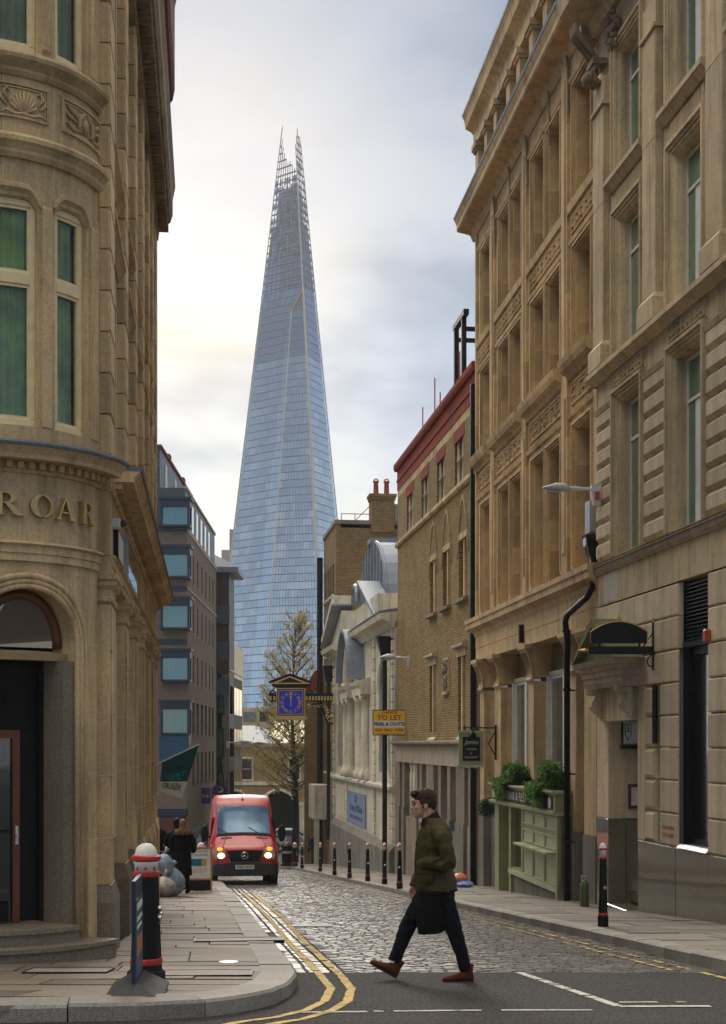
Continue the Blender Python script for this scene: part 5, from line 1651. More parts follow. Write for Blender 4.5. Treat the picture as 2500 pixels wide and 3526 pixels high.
MB().tube([(cB + .22 * math.cos(t * .5236), .065, -2.42 + .18 * math.sin(t * .5236)) for t in range(13)], .02, 5).build('board_emblem', MAT['board_ink'], bd, F4.M)
# centrepiece: paired columns under a broken arch with lead hood
for y in (59.6, 61.4, 64.6, 66.2):
    c_ = MB().lathe([(.3, -1.5), (.3, -1.2), (.22, -1.1), (.2, -.9), (.19, 1.1), (.17, 1.7), (.26, 1.75), (.3, 2.0)], 12, (S4(y), .12, 0)).build('column', PT, b4, F4.M, smooth=True)
    MB().ball((S4(y), .16, 1.85), (.28, .2, .16), 8, 6, .15).build('capital', MAT['grey_stone'], c_, F4.M)
for a, b in ((59.1, 62.0), (64.0, 66.8)):
    prun(F4, b4, 'entablature', [(0, 2.0), (.4, 2.0), (.4, 2.3), (.5, 2.4), (.55, 2.55), (0, 2.7)], S4(a), S4(b), PT)
cc = S4(63)
MB().tube([(cc + 1.9 * math.cos(math.pi * i / 18), .25, 2.7 + 1.9 * math.sin(math.pi * i / 18)) for i in range(19)], .22, 8).build('arch_ring', PT, b4, F4.M)
hood = [(cc + r_ * math.cos(math.pi * i / 18), 2.7 + r_ * math.sin(math.pi * i / 18)) for r_, sq in ((2.25, 1), (2.1, -1)) for i in (range(19) if sq == 1 else range(18, -1, -1))]
MB().prism(hood, 'y', -.1, .75).build('lead_hood', MAT['lead'], b4, F4.M)
MB().box(S4(56.9), S4(69.2), -1, -.02, 4.3, 5.9).build('attic', PT, b4, F4.M)
# cornices and raking gable
prun(F4, b4, 'cornice', [(-.5, 4.2), (.1, 4.2), (.25, 4.4), (.5, 4.5), (.55, 4.7), (-.5, 4.85)], 0.0, S4(62.3), PT)
prun(F4, b4, 'cornice', [(-.5, 4.2), (.1, 4.2), (.25, 4.4), (.5, 4.5), (.55, 4.7), (-.5, 4.85)], S4(69), S4(74.2), PT)
prun(F4, b4, 'lead_capping', [(-.5, 4.86), (.56, 4.71), (.58, 4.78), (-.5, 4.98)], 0.0, S4(62.3), MAT['lead'])
def rake(sa, za, sb, zb2, nm, mat, o0, o1, t):
    d = Vector((sb - sa, zb2 - za)).normalized()
    n_ = Vector((-d.y, d.x)) * t
    MB().prism([(sa, za), (sb, zb2), (sb + n_.x, zb2 + n_.y), (sa + n_.x, za + n_.y)], 'y', o0, o1).build(nm, mat, b4, F4.M)
rake(S4(74.2), 4.9, S4(68.8), 6.6, 'raking_cornice', PT, -.5, .5, -.45)
rake(S4(74.2), 4.9, S4(68.8), 6.6, 'lead_capping', MAT['lead'], -.5, .56, .07)
MB().prism([(S4(74), 4.8), (S4(68.8), 4.8), (S4(68.8), 6.3)], 'y', -.5, 0.1).build('tympanum', PT, b4, F4.M)
rake(S4(57.0), 4.9, S4(62.6), 6.9, 'lead_slope', MAT['lead'], -.85, .12, .12)
# barrel vault of lead running back from the street, with rolls
bc_, bhw, bz = S4(65.6), 4.5, 5.3
sec = [(bc_ + bhw * math.cos(math.pi * i / 20), bz + 3.75 * math.sin(math.pi * i / 20) ** .8) for i in range(21)]
MB().prism(sec, 'y', -9, -.9).build('barrel_roof', MAT['lead'], b4, F4.M)
for q in range(6):
    o = -1.0 - q * 1.15
    MB().tube([(a, o, z + .02) for a, z in sec], .055, 6).build('lead_roll', MAT['lead'], b4, F4.M)
for q in range(1, 9):
    s_ = bc_ - bhw + 2 * bhw * q / 9
    zt_ = bz + 3.75 * math.sqrt(max(0, 1 - ((s_ - bc_) / bhw) ** 2)) ** .8
    MB().box(s_ - .04, s_ + .04, -.9, -.84, bz, zt_).build('lead_seam', MAT['lead'], b4, F4.M)
MB().box(bc_ - .5, bc_ + .5, -9, -.8, bz + 3.7, bz + 3.92).build('ridge_cap', MAT['lead'], b4, F4.M)
MB().box(0, E4, -7, -.6, -6, 5.2).build('nave', PT, b4, F4.M)
oc = MB().tube([(S4(63.2) + .75 * math.cos(t * .5236), .1, 6.1 + .75 * math.sin(t * .5236)) for t in range(7)], .12, 6).build('oculus_hood', MAT['lead'], b4, F4.M)
for s_, nm in ((S4(53.0), 'rain_pipe'), (S4(72.9), 'rain_pipe')):
    p = MB().tube([(s_, .28, 3.3), (s_, .28, -4.8)], .09, 8).build(nm, MAT['black_iron'], b4, F4.M)
    MB().frustum(s_ - .12, s_ + .12, .1, .4, 3.1, s_ - .3, s_ + .3, .0, .55, 3.9).build('hopper', MAT['black_iron'], p, F4.M)
MB().box(S4(64.6), S4(64.9), .22, .27, -4.9, -4.4).build('vent', MAT['black_iron'], b4, F4.M)

# ------------------------------------------------------------------ brick house beyond the church
F5 = Frame(-1.38, 74.0, -0.127)
b5 = thing('brick_house', 'tall brown brick house beyond the church with twin red chimney pots', 'building', (*F5.P(3, 0, 0).xy, gz(76)), F5.rz)
BF = MAT['stock_brick_far']
hl = []
for zz in (8.6, 5.6, 2.4, -.6):
    for q in (.9, 2.2, 3.5, 4.8):
        hl.append((q, q + .75, zz - .9, zz + .7))
wall_with_holes(b5, F5, 'front_wall', BF, 0, 6.2, -9, 11.2, hl, .25)
for h in hl:
    w_ = MB().box(h[0], h[1], -.2, -.15, h[2], h[3]).build('window', MAT['dark_glass'], b5, F5.M)
    MB().box(h[0] - .05, h[1] + .05, -.1, .1, h[2] - .12, h[2]).build('sill', MAT['white_paint'], w_, F5.M)
MB().box(0, 6.2, -9, -.26, -9, 11.0).build('side_wall', BF, b5, F5.M)
MB().prism([(.06, 11.2), (.06, 11.4), (-9, 11.4), (-9, 11.2)], 'x', -.06, 6.3).build('coping', MAT['grey_stone'], b5, F5.M)
MB().box(-.05, .0, -4.6, -4.0, 7.6, 8.3).build('red_patch', RD, b5, F5.M)
stk = MB().box(-.15, .8, -3.0, -1.8, 10.8, 12.6).build('chimney_stack', BF, b5, F5.M)
MB().box(-.25, .9, -3.1, -1.7, 12.6, 12.75).box(-.2, .85, -3.05, -1.75, 12.45, 12.6).build('stack_cap', BF, stk, F5.M)
for o in (-2.1, -2.65):
    p = MB().lathe([(.16, 0), (.14, .1), (.12, .62), (.16, .66), (.16, .72)], 12, (.3, o, 12.75)).build('chimney_pot', pot, stk, F5.M, smooth=True)
    MB().tube([(.3, o - .12 * math.cos(math.pi * i / 8), 13.46 + .12 * math.sin(math.pi * i / 8)) for i in range(9)], .03, 6).build('pot_hood', pot, p, F5.M)
for a, b in (((.2, -.3, 11.75), (.2, -1.8, 11.75)), ((.2, -.3, 11.4), (.2, -.3, 11.75)), ((.2, -1.0, 11.4), (.2, -1.0, 11.75)), ((.2, -1.0, 11.4), (.3, -1.8, 12.2))):
    MB().tube([a, b], .022, 6).build('roof_rail', MAT['red_paint'], b5, F5.M)
# glazed roof room to the right of the stack
gr = MB().box(1.0, 6, -9, -3.1, 10.9, 12.3).build('roof_room', MAT['dark_glass'], b5, F5.M)
plain('sky_blue_panel', (0.05, 0.35, 0.55), 0.5)
MB().box(.92, 1.0, -3.9, -3.6, 11.0, 12.0).build('blue_panel', MAT['sky_blue_panel'], gr, F5.M)
MB().box(.9, 6.1, -9.1, -3.0, 12.3, 12.42).box(.93, 1.0, -3.3, -3.2, 11.4, 12.3).build('roof_room_frame', MAT['grey_metal'], gr, F5.M)
bp = MB().tube([(5.9, .25, 10.2), (5.9, .25, -8)], .16, 8).build('soil_pipe', MAT['black_iron'], b5, F5.M)
# white porch at its foot
MB().box(2.5, 5.5, .0, .9, -4.0, -2.2).build('porch', MAT['portland'], b5, F5.M)
MB().box(2.6, 2.9, .6, .85, -8, -4).build('porch_pier', MAT['portland'], b5, F5.M)
# and the next front down the hill
b6 = thing('far_brick_front', 'narrow dark brick frontage just past the tall brick house', 'building', (-3.6, 84, gz(84)))
MB().box(-3.4, 3, 84, 90, -8, 3.0).build('wall', BF, b6, ID)
MB().prism([(-3.5, 3.0), (3, 3.0), (3, 5.5), (-2.8, 4.2)], 'y', 84, 90).build('roof', MAT['red_brick'], b6, ID)
for z in (-4.4, -1.2, 1.0):
    MB().box(-3.43, -3.39, 85.2, 86.2, z, z + 1.4).build('window', MAT['dark_glass'], b6, ID)

# ------------------------------------------------------------------ hotel on the left further down
FH = Frame(-8.55 - 0.012 * 96, 96.0, -0.012, toward=True)
hotel = thing('brick_hotel', 'modern brick hotel with projecting blue corner windows and dark metal upper storeys', 'building', (*FH.P(18, 0, 0).xy, gz(78)), FH.rz)
brick('hotel_brick', (0.30, 0.225, 0.175), (0.22, 0.16, 0.125), (0.2, 0.17, 0.14), stain=0.15, w=.225, h=.075)
plain('zinc', (0.07, 0.09, 0.105), 0.45, metal=.2, var=.2, scale=.8)
plain('blue_metal', (0.018, 0.034, 0.065), 0.4, var=.15)
pane('teal_glass', (0.10, 0.30, 0.32), clear=.6, refl=.12)
plain('net_curtain', (0.48, 0.82, 0.86), .9, var=.15, scale=6)
HB = MAT['hotel_brick']
SC = FH.S(78.0)
FW_ = 8.0
rows = [(8.85, 10.5), (6.1, 7.75), (3.3, 4.95), (.45, 2.2), (-2.4, -.6)]
wy = [81.6, 84.0, 86.5, 88.9, 91.3, 93.5]
hl = []
for z0, z1 in rows:
    for y in wy:
        c = FH.S(y)
        w_ = .32 if z0 > 3 else .62
        hl.append((c - w_, c + w_, z0 + .05, z1 + (.1 if z0 < 3 else 0)))
wall_with_holes(hotel, FH, 'side_wall', HB, 0, SC - .02, -5.2, 11.5, hl, .3)
for h in hl:
    w_ = MB().box(h[0] + .0, h[1], -.28, -.2, h[2], h[3]).build('window', MAT['dark_glass'], hotel, FH.M)
    MB().box(h[0] - .02, h[1] + .02, -.2, .05, h[2] - .06, h[2]).build('sill', MAT['pale_stone'] if h[2] > 3 else MAT['zinc'], w_, FH.M)
# front wall to the camera: s beyond SC faces the viewer
MB().box(SC - .02, SC, -FW_, .0, -8, 11.5).build('front_wall', HB, hotel, FH.M)
MB().box(.0, SC - .03, -FW_, -.32, -8, 11.4).build('core', MAT['dark_room'], hotel, FH.M)
for z in (11.42, 8.36):
    MB().box(0, SC + .05, -.3, .04, z, z + (.25 if z > 9 else .1)).build('pale_band', MAT['pale_stone'], hotel, FH.M)
for z in (11.42, 8.2, 5.35):
    MB().box(SC - .01, SC + .06, -FW_, .05, z, z + (.35 if z > 11 else .25)).build('blue_band', MAT['blue_metal'], hotel, FH.M)
# corner bays
for z0, z1, mtl in [(8.85, 10.5, 0), (6.1, 7.75, 0), (3.3, 4.95, 0), (.45, 2.2, 0), (11.6, 13.05, 1)]:
    bw = 1.35
    bay = MB().box(SC - .9, SC + .35, -bw, .22, z1 - .38, z1).box(SC - .9, SC + .35, -bw, .22, z0, z0 + .12).box(SC - .9, SC - .6, -bw, .2, z0 + .12, z1 - .38).box(SC + .2, SC + .33, -bw, -bw + .12, z0 + .12, z1 - .38).box(SC + .22, SC + .33, .08, .2, z0 + .12, z1 - .38).build('corner_window', MAT['blue_metal'], hotel, FH.M)
    MB().box(SC + .22, SC + .25, -bw + .12, .08, z0 + .12, z1 - .38).build('pane', MAT['teal_glass'], bay, FH.M)
    MB().box(SC - .6, SC + .22, .1, .13, z0 + .12, z1 - .38).build('pane', MAT['teal_glass'], bay, FH.M)
    MB().box(SC - 1.0, SC + .42, -bw - .08, .3, z1 - .0, z1 + .14).build('bay_cap', MAT['blue_metal'], bay, FH.M)
    cu = MB()
    vs, fs = [], []
    for i in range(31):
        o = lerp(-bw + .12, .05, i / 30)
        vs += [(SC + .12 + .03 * math.sin(i * 1.3), o, z0 + .14), (SC + .12 + .03 * math.sin(i * 1.3 + .3), o, z1 - .4)]
    cu.add(vs, [(2 * i, 2 * i + 2, 2 * i + 3, 2 * i + 1) for i in range(30)]).build('curtain', MAT['net_curtain'], bay, FH.M, smooth=True)
MB().box(SC - .9, SC + .3, -1.4, .16, -.95, .42).build('blue_panel', plain('teal_panel', (0.01, 0.07, 0.15), .3), hotel, FH.M)
# metal-clad storeys, the upper one set back
MB().box(.3, SC - .06, -FW_, -.08, 11.5, 13.75).build('metal_storey', MAT['zinc'], hotel, FH.M)
MB().box(1.0, SC - 1.0, -FW_, -1.55, 13.75, 16.1).build('metal_penthouse', MAT['zinc'], hotel, FH.M)
MB().box(.3, SC, -.12, .0, 13.7, 13.85).build('roof_trim', MAT['pale_stone'], hotel, FH.M)
MB().box(.8, SC - .9, -FW_, -1.45, 16.1, 16.25).build('roof_trim', MAT['red_brick'], hotel, FH.M)
for q in range(9):
    MB().box(SC - .06, SC - .03, -.3 - q * .55, -.27 - q * .55, 11.5, 13.75).build('standing_seam', MAT['zinc'], hotel, FH.M)
    MB().box(SC - 1.0, SC - .97, -1.8 - q * .6, -1.77 - q * .6, 13.75, 16.1).build('standing_seam', MAT['zinc'], hotel, FH.M)
for y in wy[:5]:
    c = FH.S(y)
    w_ = MB().box(c - .6, c + .2, -.1, -.05, 11.8, 13.3).build('tall_window', MAT['dark_glass'], hotel, FH.M)
    MB().box(c + .2, c + .65, -.1, -.04, 11.8, 13.3).build('white_shutter', MAT['white_paint'], w_, FH.M)
for y in (81.5, 86):
    c = FH.S(y)
    MB().box(c - .4, c + .4, -1.56, -1.5, 14.0, 15.6).build('white_shutter', MAT['white_paint'], hotel, FH.M)
for s_ in (3.0, 10.5):
    MB().box(s_, s_ + .8, -2.4, -1.7, 16.2, 16.9).build('roof_vent', MAT['red_brick'], hotel, FH.M)
# ground floor
for a, b in ((79, 82), (83, 86), (87, 90), (91, 95)):
    MB().box(FH.S(b), FH.S(a), -.3, .02, -7.6, -5.3).build('shop_window', MAT['dark_glass'], hotel, FH.M)
MB().box(0, SC, -.3, .1, -5.3, -4.9).build('fascia', MAT['zinc'], hotel, FH.M)
MB().box(SC, SC + .1, -1.5, .1, -3.9, -3.5).box(SC, SC + .04, -1.4, 0, -7.6, -3.9).build('front_door', MAT['blue_metal'], hotel, FH.M)
MB().box(SC + .04, SC + .07, -1.3, -.1, -7.6, -4).build('door_leaf', MAT['timber'], hotel, FH.M)
plain('purple', (0.05, 0.02, 0.14), .4)
hs = thing('hotel_sign', 'purple hotel sign board with crescent moon standing out from the brick wall', 'sign', (*FH.P(FH.S(90), .9, 0).xy, CZ - 4.6), FH.rz)
# board faces the camera: local s is toward the viewer
XB = lambda s_, o, z: FH.M @ Matrix.Translation((s_, o, z)) @ Matrix(((0, 0, 1, 0), (1, 0, 0, 0), (0, 1, 0, 0), (0, 0, 0, 1)))
sA = FH.S(85.8)
MB().box(sA, sA + .12, .05, .58, -3.55, -2.62).build('board', MAT['purple'], hs, FH.M)
sB_ = FH.S(93)
MB().prism([(.02, -3.5), (1.0, -3.5), (1.0, -2.85), (.82, -2.66), (.2, -2.66), (.02, -2.85)], 'x', sB_, sB_ + .12).build('board', MAT['purple'], hs, FH.M)
text('letters', 'Premier Inn', MAT['white_paint'], hs, XB(sB_ + .125, .51, -3.34), .2, .004, fit=.9)
text('letters', 'hub', MAT['white_paint'], hs, XB(sA + .125, .3, -3.1), .25, .004, fit=.4)
mo = [(.55 + .17 * math.cos(R(a)), -2.98 + .17 * math.sin(R(a))) for a in range(-150, 91, 20)] + [(.48 + .16 * math.cos(R(a)), -2.91 + .16 * math.sin(R(a))) for a in range(80, -141, -20)]
MB().prism(mo, 'x', sB_ + .12, sB_ + .13).build('moon', MAT['white_paint'], hs, FH.M)
# stair tower with lead cap and the glazed block past it
tw = thing('stair_tower', 'dark stair tower with blue lead pyramid cap beside the brick hotel', 'tower', (-9.6, 99, gz(92)))
MB().box(-13, -8.95, 97, 101, -8, 11.6).build('shaft', plain('tower_dark', (0.05, 0.04, 0.035), .5), tw, ID)
MB().frustum(-13.2, -8.3, 96.6, 101.4, 11.4, -13.2, -8.3, 96.6, 101.4, 11.75).frustum(-13.2, -8.3, 96.6, 101.4, 11.75, -12.6, -10.9, 98, 100, 13.2).build('lead_cap', MAT['lead'], tw, ID)
MB().box(-9.75, -9.4, 96.9, 97, -8, 11.5).build('red_strip', MAT['shadow_brick'], tw, ID)
for z in (9.0, 6.6, 4.2):
    MB().box(-9.75, -8.9, 96.85, 97.2, z - 1.0, z + .2).build('vent_panel', MAT['zinc'], tw, ID)
gb = thing('glazed_block', 'glazed block with dark window strips below the stair tower', 'building', (-9.5, 104, gz(92)))
MB().box(-13, -8.98, 96.9, 108, -8, 4.6).build('wall', MAT['plinth_grey'], gb, ID)
for k, z in enumerate((2.0, -.9, -3.8)):
    for j in range(4):
        y = 97.6 + j * 2.5
        MB().box(-9.0, -8.95, y, y + 2.2, z, z + 1.9).build('window', MAT['dark_glass'], gb, ID)
    for j in range(3):
        MB().box(-11.4 + j * .75, -10.75 + j * .75, 96.86, 96.9, z, z + 1.9).build('window', MAT['dark_glass'], gb, ID)
MB().tube([(-8.9, 97, 4.9), (-8.9, 108, 4.9)], .06, 6).build('handrail', MAT['white_paint'], gb, ID)
# ------------------------------------------------------------------ old market hall across the lower road
mk_ = thing('market_hall', 'yellow brick market hall with arcade and slate roof across the lower road', 'building', (-6, 124, gz(110)))
brick('market_brick', (0.42, 0.28, 0.11), (0.33, 0.21, 0.08), (0.36, 0.27, 0.15), stain=.25)
stone('slate', (0.16, 0.18, 0.20), dark=.7, streak=.2, rough=.6)
zg = gz(110) - CZ
WX = [(-10.2, -9.35), (-6.2, -5.35), (-2.4, -1.5)]
FM = Frame(-30, 122.0, 0.0)
FM.M = Matrix(((1, 0, 0, 0), (0, -1, 0, 122.0), (0, 0, 1, CZ), (0, 0, 0, 1)))     # local x is world x, out is toward the camera
hl = [(a, b, -3.0, -1.3) for a, b in WX] + [(-14.3, -13.4, -3.0, -1.3), (1.5, 2.4, -3.0, -1.3)]
wall_with_holes(mk_, FM, 'upper_wall', MAT['market_brick'], -40, 40, -3.2, -.3, hl, .4)
for h in hl:
    w_ = MB().box(h[0] + .05, h[1] - .05, -.35, -.3, h[2], h[3]).build('window', MAT['dark_glass'], mk_, FM.M)
    MB().box(h[0] - .15, h[0], -.1, .1, h[2], h[3] + .2).box(h[1], h[1] + .15, -.1, .1, h[2], h[3] + .2).box(h[0], h[1], -.1, .1, h[3], h[3] + .2).box(h[0] - .2, h[1] + .2, -.1, .15, h[2] - .15, h[2]).box(h[0] + .05, h[1] - .05, -.3, -.24, (h[2] + h[3]) / 2 - .04, (h[2] + h[3]) / 2 + .04).build('window_surround', MAT['portland'], w_, FM.M)
MB().prism([(-.4, -.3), (.1, -.3), (.3, -.05), (.3, .05), (-.4, .1)], 'x', -40, 40).build('cornice', MAT['portland'], mk_, FM.M)
MB().box(-40, 40, -.4, .12, -3.5, -3.2).build('string_course', MAT['portland'], mk_, FM.M)
for i in range(-3, 4):
    c = -3.2 + i * 3.9
    hw = 1.35
    zs = -5.4
    MB().prism([(c + hw * math.cos(math.pi * k / 14), zs + hw * math.sin(math.pi * k / 14)) for k in range(15)] + [(c - hw, -3.5), (c + hw, -3.5)], 'y', -.6, 0).build('arch', MAT['market_brick'], mk_, FM.M)
    MB().tube([(c + (hw + .12) * math.cos(math.pi * k / 14), .05, zs + (hw + .12) * math.sin(math.pi * k / 14)) for k in range(15)], .13, 6).build('arch_moulding', MAT['portland'], mk_, FM.M)
    MB().box(c + hw, c + 3.9 - hw, -.6, .0, zg, -3.5).build('pier', MAT['market_brick'], mk_, FM.M)
    MB().box(c + hw + .2, c + 3.9 - hw - .2, 0, .18, zg, -5.2).box(c + hw + .1, c + 3.9 - hw - .1, 0, .25, -5.2, -4.95).build('pilaster', MAT['portland'], mk_, FM.M)
MB().box(-40, 40, -8, -2.0, zg, 0).build('interior', MAT['dark_room'], mk_, FM.M)
MB().add([(-40, .2, .05), (-8.0, .2, .05), (-9.6, -8, 1.6), (-40, -8, 1.6)], [(0, 1, 2, 3)]).add([(-8.0, .2, .05), (-4.5, -8, .05), (-9.6, -8, 1.6)], [(0, 1, 2)]).build('slate_roof', MAT['slate'], mk_, FM.M)
plain('bright_roof', (0.62, 0.50, 0.30), .45, var=.35, scale=1.5)
MB().add([(-9.0, -2, -.1), (4.0, -2, -.1), (3.0, -10, 2.4), (-7.6, -10, 2.4)], [(0, 1, 2, 3)]).build('hall_roof', MAT['bright_roof'], mk_, FM.M)
for i in range(18):
    x = -8.6 + i * .7
    MB().tube([(x, -1.98, -.05), (x * .9 - .0, -9.95, 2.42)], .04, 4).build('roof_rib', MAT['pale_stone'], mk_, FM.M)
MB().prism([(-3.2, 0), (3, 0), (3, 1.7)], 'y', -.5, .2).build('gable', MAT['portland'], mk_, FM.M)
for x in (-8.1, -6.8, -5.9):
    MB().box(x, x + .45, -3.4, -3.0, 1.0, 2.6).build('roof_post', MAT['bright_roof'], mk_, FM.M)
of = thing('pale_office_block', 'pale sunlit office block with banded windows in front of the glass tower base', 'building', (-14, 170, gz(110)))
MB().box(-24, -8.5, 170, 190, -9, 4.2).build('wall', MAT['bright_roof'], of, ID)
for k in range(3):
    for j in range(8):
        MB().box(-23.5 + j * 1.9, -22.0 + j * 1.9, 169.9, 170, 0.3 + k * 1.9 - 1.5, 1.4 + k * 1.9 - 1.5).build('window', MAT['dark_glass'], of, ID)
MB().box(-22, -15.5, 172, 188, 5, 12).build('upper_block', MAT['bright_roof'], of, ID)
rk = thing('distant_block', 'distant brown block peeping out left of the glass tower', 'building', (-68, 800, gz(110)))
MB().box(-73.6, -60, 800, 830, -10, 118).build('wall', plain('far_brown', (0.30, 0.2, 0.18), .8), rk, ID)
MB().box(-77.5, -60, 795, 800, -10, 106).build('lower_wall', MAT['far_brown'], rk, ID)

# ------------------------------------------------------------------ the glass tower
tower = thing('glass_tower', 'tall tapering glass skyscraper with split open spire at the end of the street', 'skyscraper', (-52, 735, gz(110)))
def V3(px, py, Y):
    return Vector(((px - 1250) / 5000 * Y, Y, CZ + (2560 - py) / 5000 * Y))
# measured corner lines of the three visible faces (foot, head)
eL = (V3(717, 2560, 748), V3(973, 432, 752))
e1 = (V3(897, 2560, 716), V3(1004, 1070, 738))
e2 = (V3(1121, 2560, 706), V3(1019, 520, 744))
eR = (V3(1238, 2560, 742), V3(1022, 435, 752))
eR = (eR[0], V3(1033, 470, 752))
def on(e, z):
    t = (z - e[0].z) / (e[1].z - e[0].z)
    return e[0].lerp(e[1], t)
zQ, zN = e1[1].z, on(e2, 0).z
N_ = on(e2, CZ + (2560 - 995) / 5000 * 737)
zN = N_.z
def bndA(z):
    if z < zQ:
        return on(e1, z)
    if z < zN:
        return e1[1].lerp(N_, (z - zQ) / (zN - zQ))
    return on(e2, z)
def tglass(name, tint, gcol, refl, rough):
    m, nt, bs = nodes(name)
    n1 = mk(nt, 'ShaderNodeNewGeometry').outputs['Random Per Island']
    bs.inputs['Roughness'].default_value = .5
    nt.links.new(shift(nt, mix(nt, 0.0, tint, tint), mapr(nt, n1, 0, 1, .6, 1.5)), bs.inputs['Base Color'])
    gl = mk(nt, 'ShaderNodeBsdfGlossy', {'Color': (*gcol, 1), 'Roughness': rough})
    f = mk(nt, 'ShaderNodeFresnel', {'IOR': 1.55}).outputs[0]
    fac = math_(nt, 'ADD', math_(nt, 'MULTIPLY', f, 1.3), math_(nt, 'ADD', refl, math_(nt, 'MULTIPLY', n1, .12)), True)
    ms = mk(nt, 'ShaderNodeMixShader', {0: fac, 1: bs.outputs[0], 2: gl.outputs[0]})
    nt.links.new(ms.outputs[0], nt.nodes['Material Output'].inputs['Surface'])
    MAT[name] = m
    return m
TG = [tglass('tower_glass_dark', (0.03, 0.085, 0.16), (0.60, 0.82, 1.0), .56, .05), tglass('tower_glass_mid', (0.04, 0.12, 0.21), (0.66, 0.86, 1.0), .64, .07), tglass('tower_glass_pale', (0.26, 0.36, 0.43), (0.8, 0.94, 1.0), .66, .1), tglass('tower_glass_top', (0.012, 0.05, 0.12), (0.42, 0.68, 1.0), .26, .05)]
plain('tower_steel', (0.03, 0.022, 0.04), .6, spec=.1)
plain('tower_fin', (0.50, 0.40, 0.27), .5)
zs_ = [gz(110) + 4 + k * 3.98 for k in range(84)]
zsolid = CZ + (2560 - 592) / 5000 * 745
rest = MB()
pieces = []
rr = random.Random(5)
def facet(la, lb, ztop, zcap, prob):
    for k in range(len(zs_) - 1):
        z0, z1 = zs_[k], zs_[k + 1]
        if z1 > ztop:
            break
        n = max(1, round((la(z0) - lb(z0)).length / 1.62))
        run_, kind = 0, 0
        for i in range(n):
            if run_ <= 0:
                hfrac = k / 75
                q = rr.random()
                kind = 2 if q < .62 - .75 * hfrac else (0 if q > .66 - .1 * hfrac else 1)  # more pale panes lower down put the haze's whitening into the glass colour
                if hfrac > .66:
                    kind = 3
                run_ = rr.randint(2, 6) if kind != 2 else rr.randint(1, 3)
            run_ -= 1
            if z0 > zcap and rr.random() < prob:
                continue
            g = .06
            a0, a1 = la(z0 + .34).lerp(lb(z0 + .34), (i + g) / n), la(z0 + .34).lerp(lb(z0 + .34), (i + 1 - g) / n)
            b0, b1 = la(z1 - .05).lerp(lb(z1 - .05), (i + g) / n), la(z1 - .05).lerp(lb(z1 - .05), (i + 1 - g) / n)
            nn = (a1 - a0).cross(b0 - a0).normalized()
            t1, t2 = rr.uniform(-.012, .012), rr.uniform(-.02, .02)
            q = [a0 + nn * t1, a1 - nn * t1, b1 + nn * (t2 - t1), b0 + nn * (t2 + t1)]
            pieces.append((q, kind, z0))
zTop = CZ + (2560 - 470) / 5000 * 750
facet(lambda z: on(eL, z), bndA, zsolid - 2, CZ + (2560 - 900) / 5000 * 740, .22)
facet(lambda z: on(e1, z), lambda z: on(e2, z), zQ + 0, 1e9, 0)
facet(lambda z: on(e2, z), lambda z: on(eR, z), zsolid + 6, CZ + (2560 - 850) / 5000 * 740, .25)
# triangle between the notch and the crease
vis = [p for p in pieces if p[2] > 20]
vis.sort(key=lambda p: p[2])
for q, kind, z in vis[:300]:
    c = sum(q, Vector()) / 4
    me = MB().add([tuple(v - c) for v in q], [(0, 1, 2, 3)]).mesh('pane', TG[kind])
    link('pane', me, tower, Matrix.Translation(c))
keep = set(id(p) for p in vis[:300])
for p in pieces:
    if id(p) in keep:
        continue
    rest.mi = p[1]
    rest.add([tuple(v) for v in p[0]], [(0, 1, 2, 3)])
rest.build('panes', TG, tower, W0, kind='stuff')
# dark core behind the glass
back = [Vector((-8, 800, 0)), Vector((-78, 800, 0))]
def core_ring(z, e=.8):
    pts = [on(eL, z), bndA(z), on(e2, z) + Vector((0.01, 0, 0)), on(eR, z)]
    t = (z + 6) / 330
    pts += [Vector((lerp(-8, -34, t), lerp(800, 762, t), z)), Vector((lerp(-78, -40, t), lerp(800, 762, t), z))]
    c = sum(pts, Vector()) / 6
    return [tuple(p + (c - p).normalized() * e) for p in pts]
MB().loft([core_ring(z) for z in (-4, 60, 120, 180, zQ - 1, zQ + 5, zN, zsolid - 26)]).build('core', plain('tower_core', (0.03, 0.05, 0.085), .6), tower, W0)
# inner concrete spine seen through the open top
MB().loft([core_ring(z, e) for z, e in ((zsolid - 26, 3.2), (zsolid - 14, 3.0), (zsolid - 8, 2.4))]).build('core_head', MAT['tower_core'], tower, W0)
for e, r_ in ((eL, .28), (e2, .3), (eR, .2)):
    MB().tube([e[0], on(e, zsolid), e[1]], [r_ * 1.5, r_, r_ * .5], 6).build('corner_fin', MAT['tower_fin'], tower, W0)
MB().tube([e1[0], e1[1], N_], [.34, .3, .2], 6).build('corner_fin', MAT['tower_fin'], tower, W0)
off = Vector((1.1, -1.2, 0))
MB().tube([e2[0] + off, on(e2, zN) + off * .5], [.3, .2], 6).build('corner_fin', MAT['tower_fin'], tower, W0)
# open steel spire: floors and posts left standing at uneven heights
sp = MB()
spine = [zsolid - 60 + i * 3.98 for i in range(40)]
def shardlet(la, lb, tops):
    n = len(tops) - 1
    for i, tz in enumerate(tops):
        f = i / n
        zz = zsolid - 62
        a = la(zz).lerp(lb(zz), f)
        b = la(tz).lerp(lb(tz), f)
        sp.tube([a, b], .26, 4)
    for z in spine:
        ok = [i for i, tz in enumerate(tops) if tz >= z]
        if len(ok) >= 2:
            for i, j in zip(ok, ok[1:]):
                if j == i + 1:
                    sp.tube([la(z).lerp(lb(z), i / n), la(z).lerp(lb(z), j / n)], .36, 4)
def zp(py, Y=748):
    return CZ + (2560 - py) / 5000 * Y
shardlet(lambda z: on(eL, z), bndA, [zp(v) for v in (430, 470, 500, 525, 545, 565, 560, 575, 590, 600)])
shardlet(lambda z: on(e2, z), lambda z: on(eR, z), [zp(v) for v in (505, 470, 440, 465, 480)])
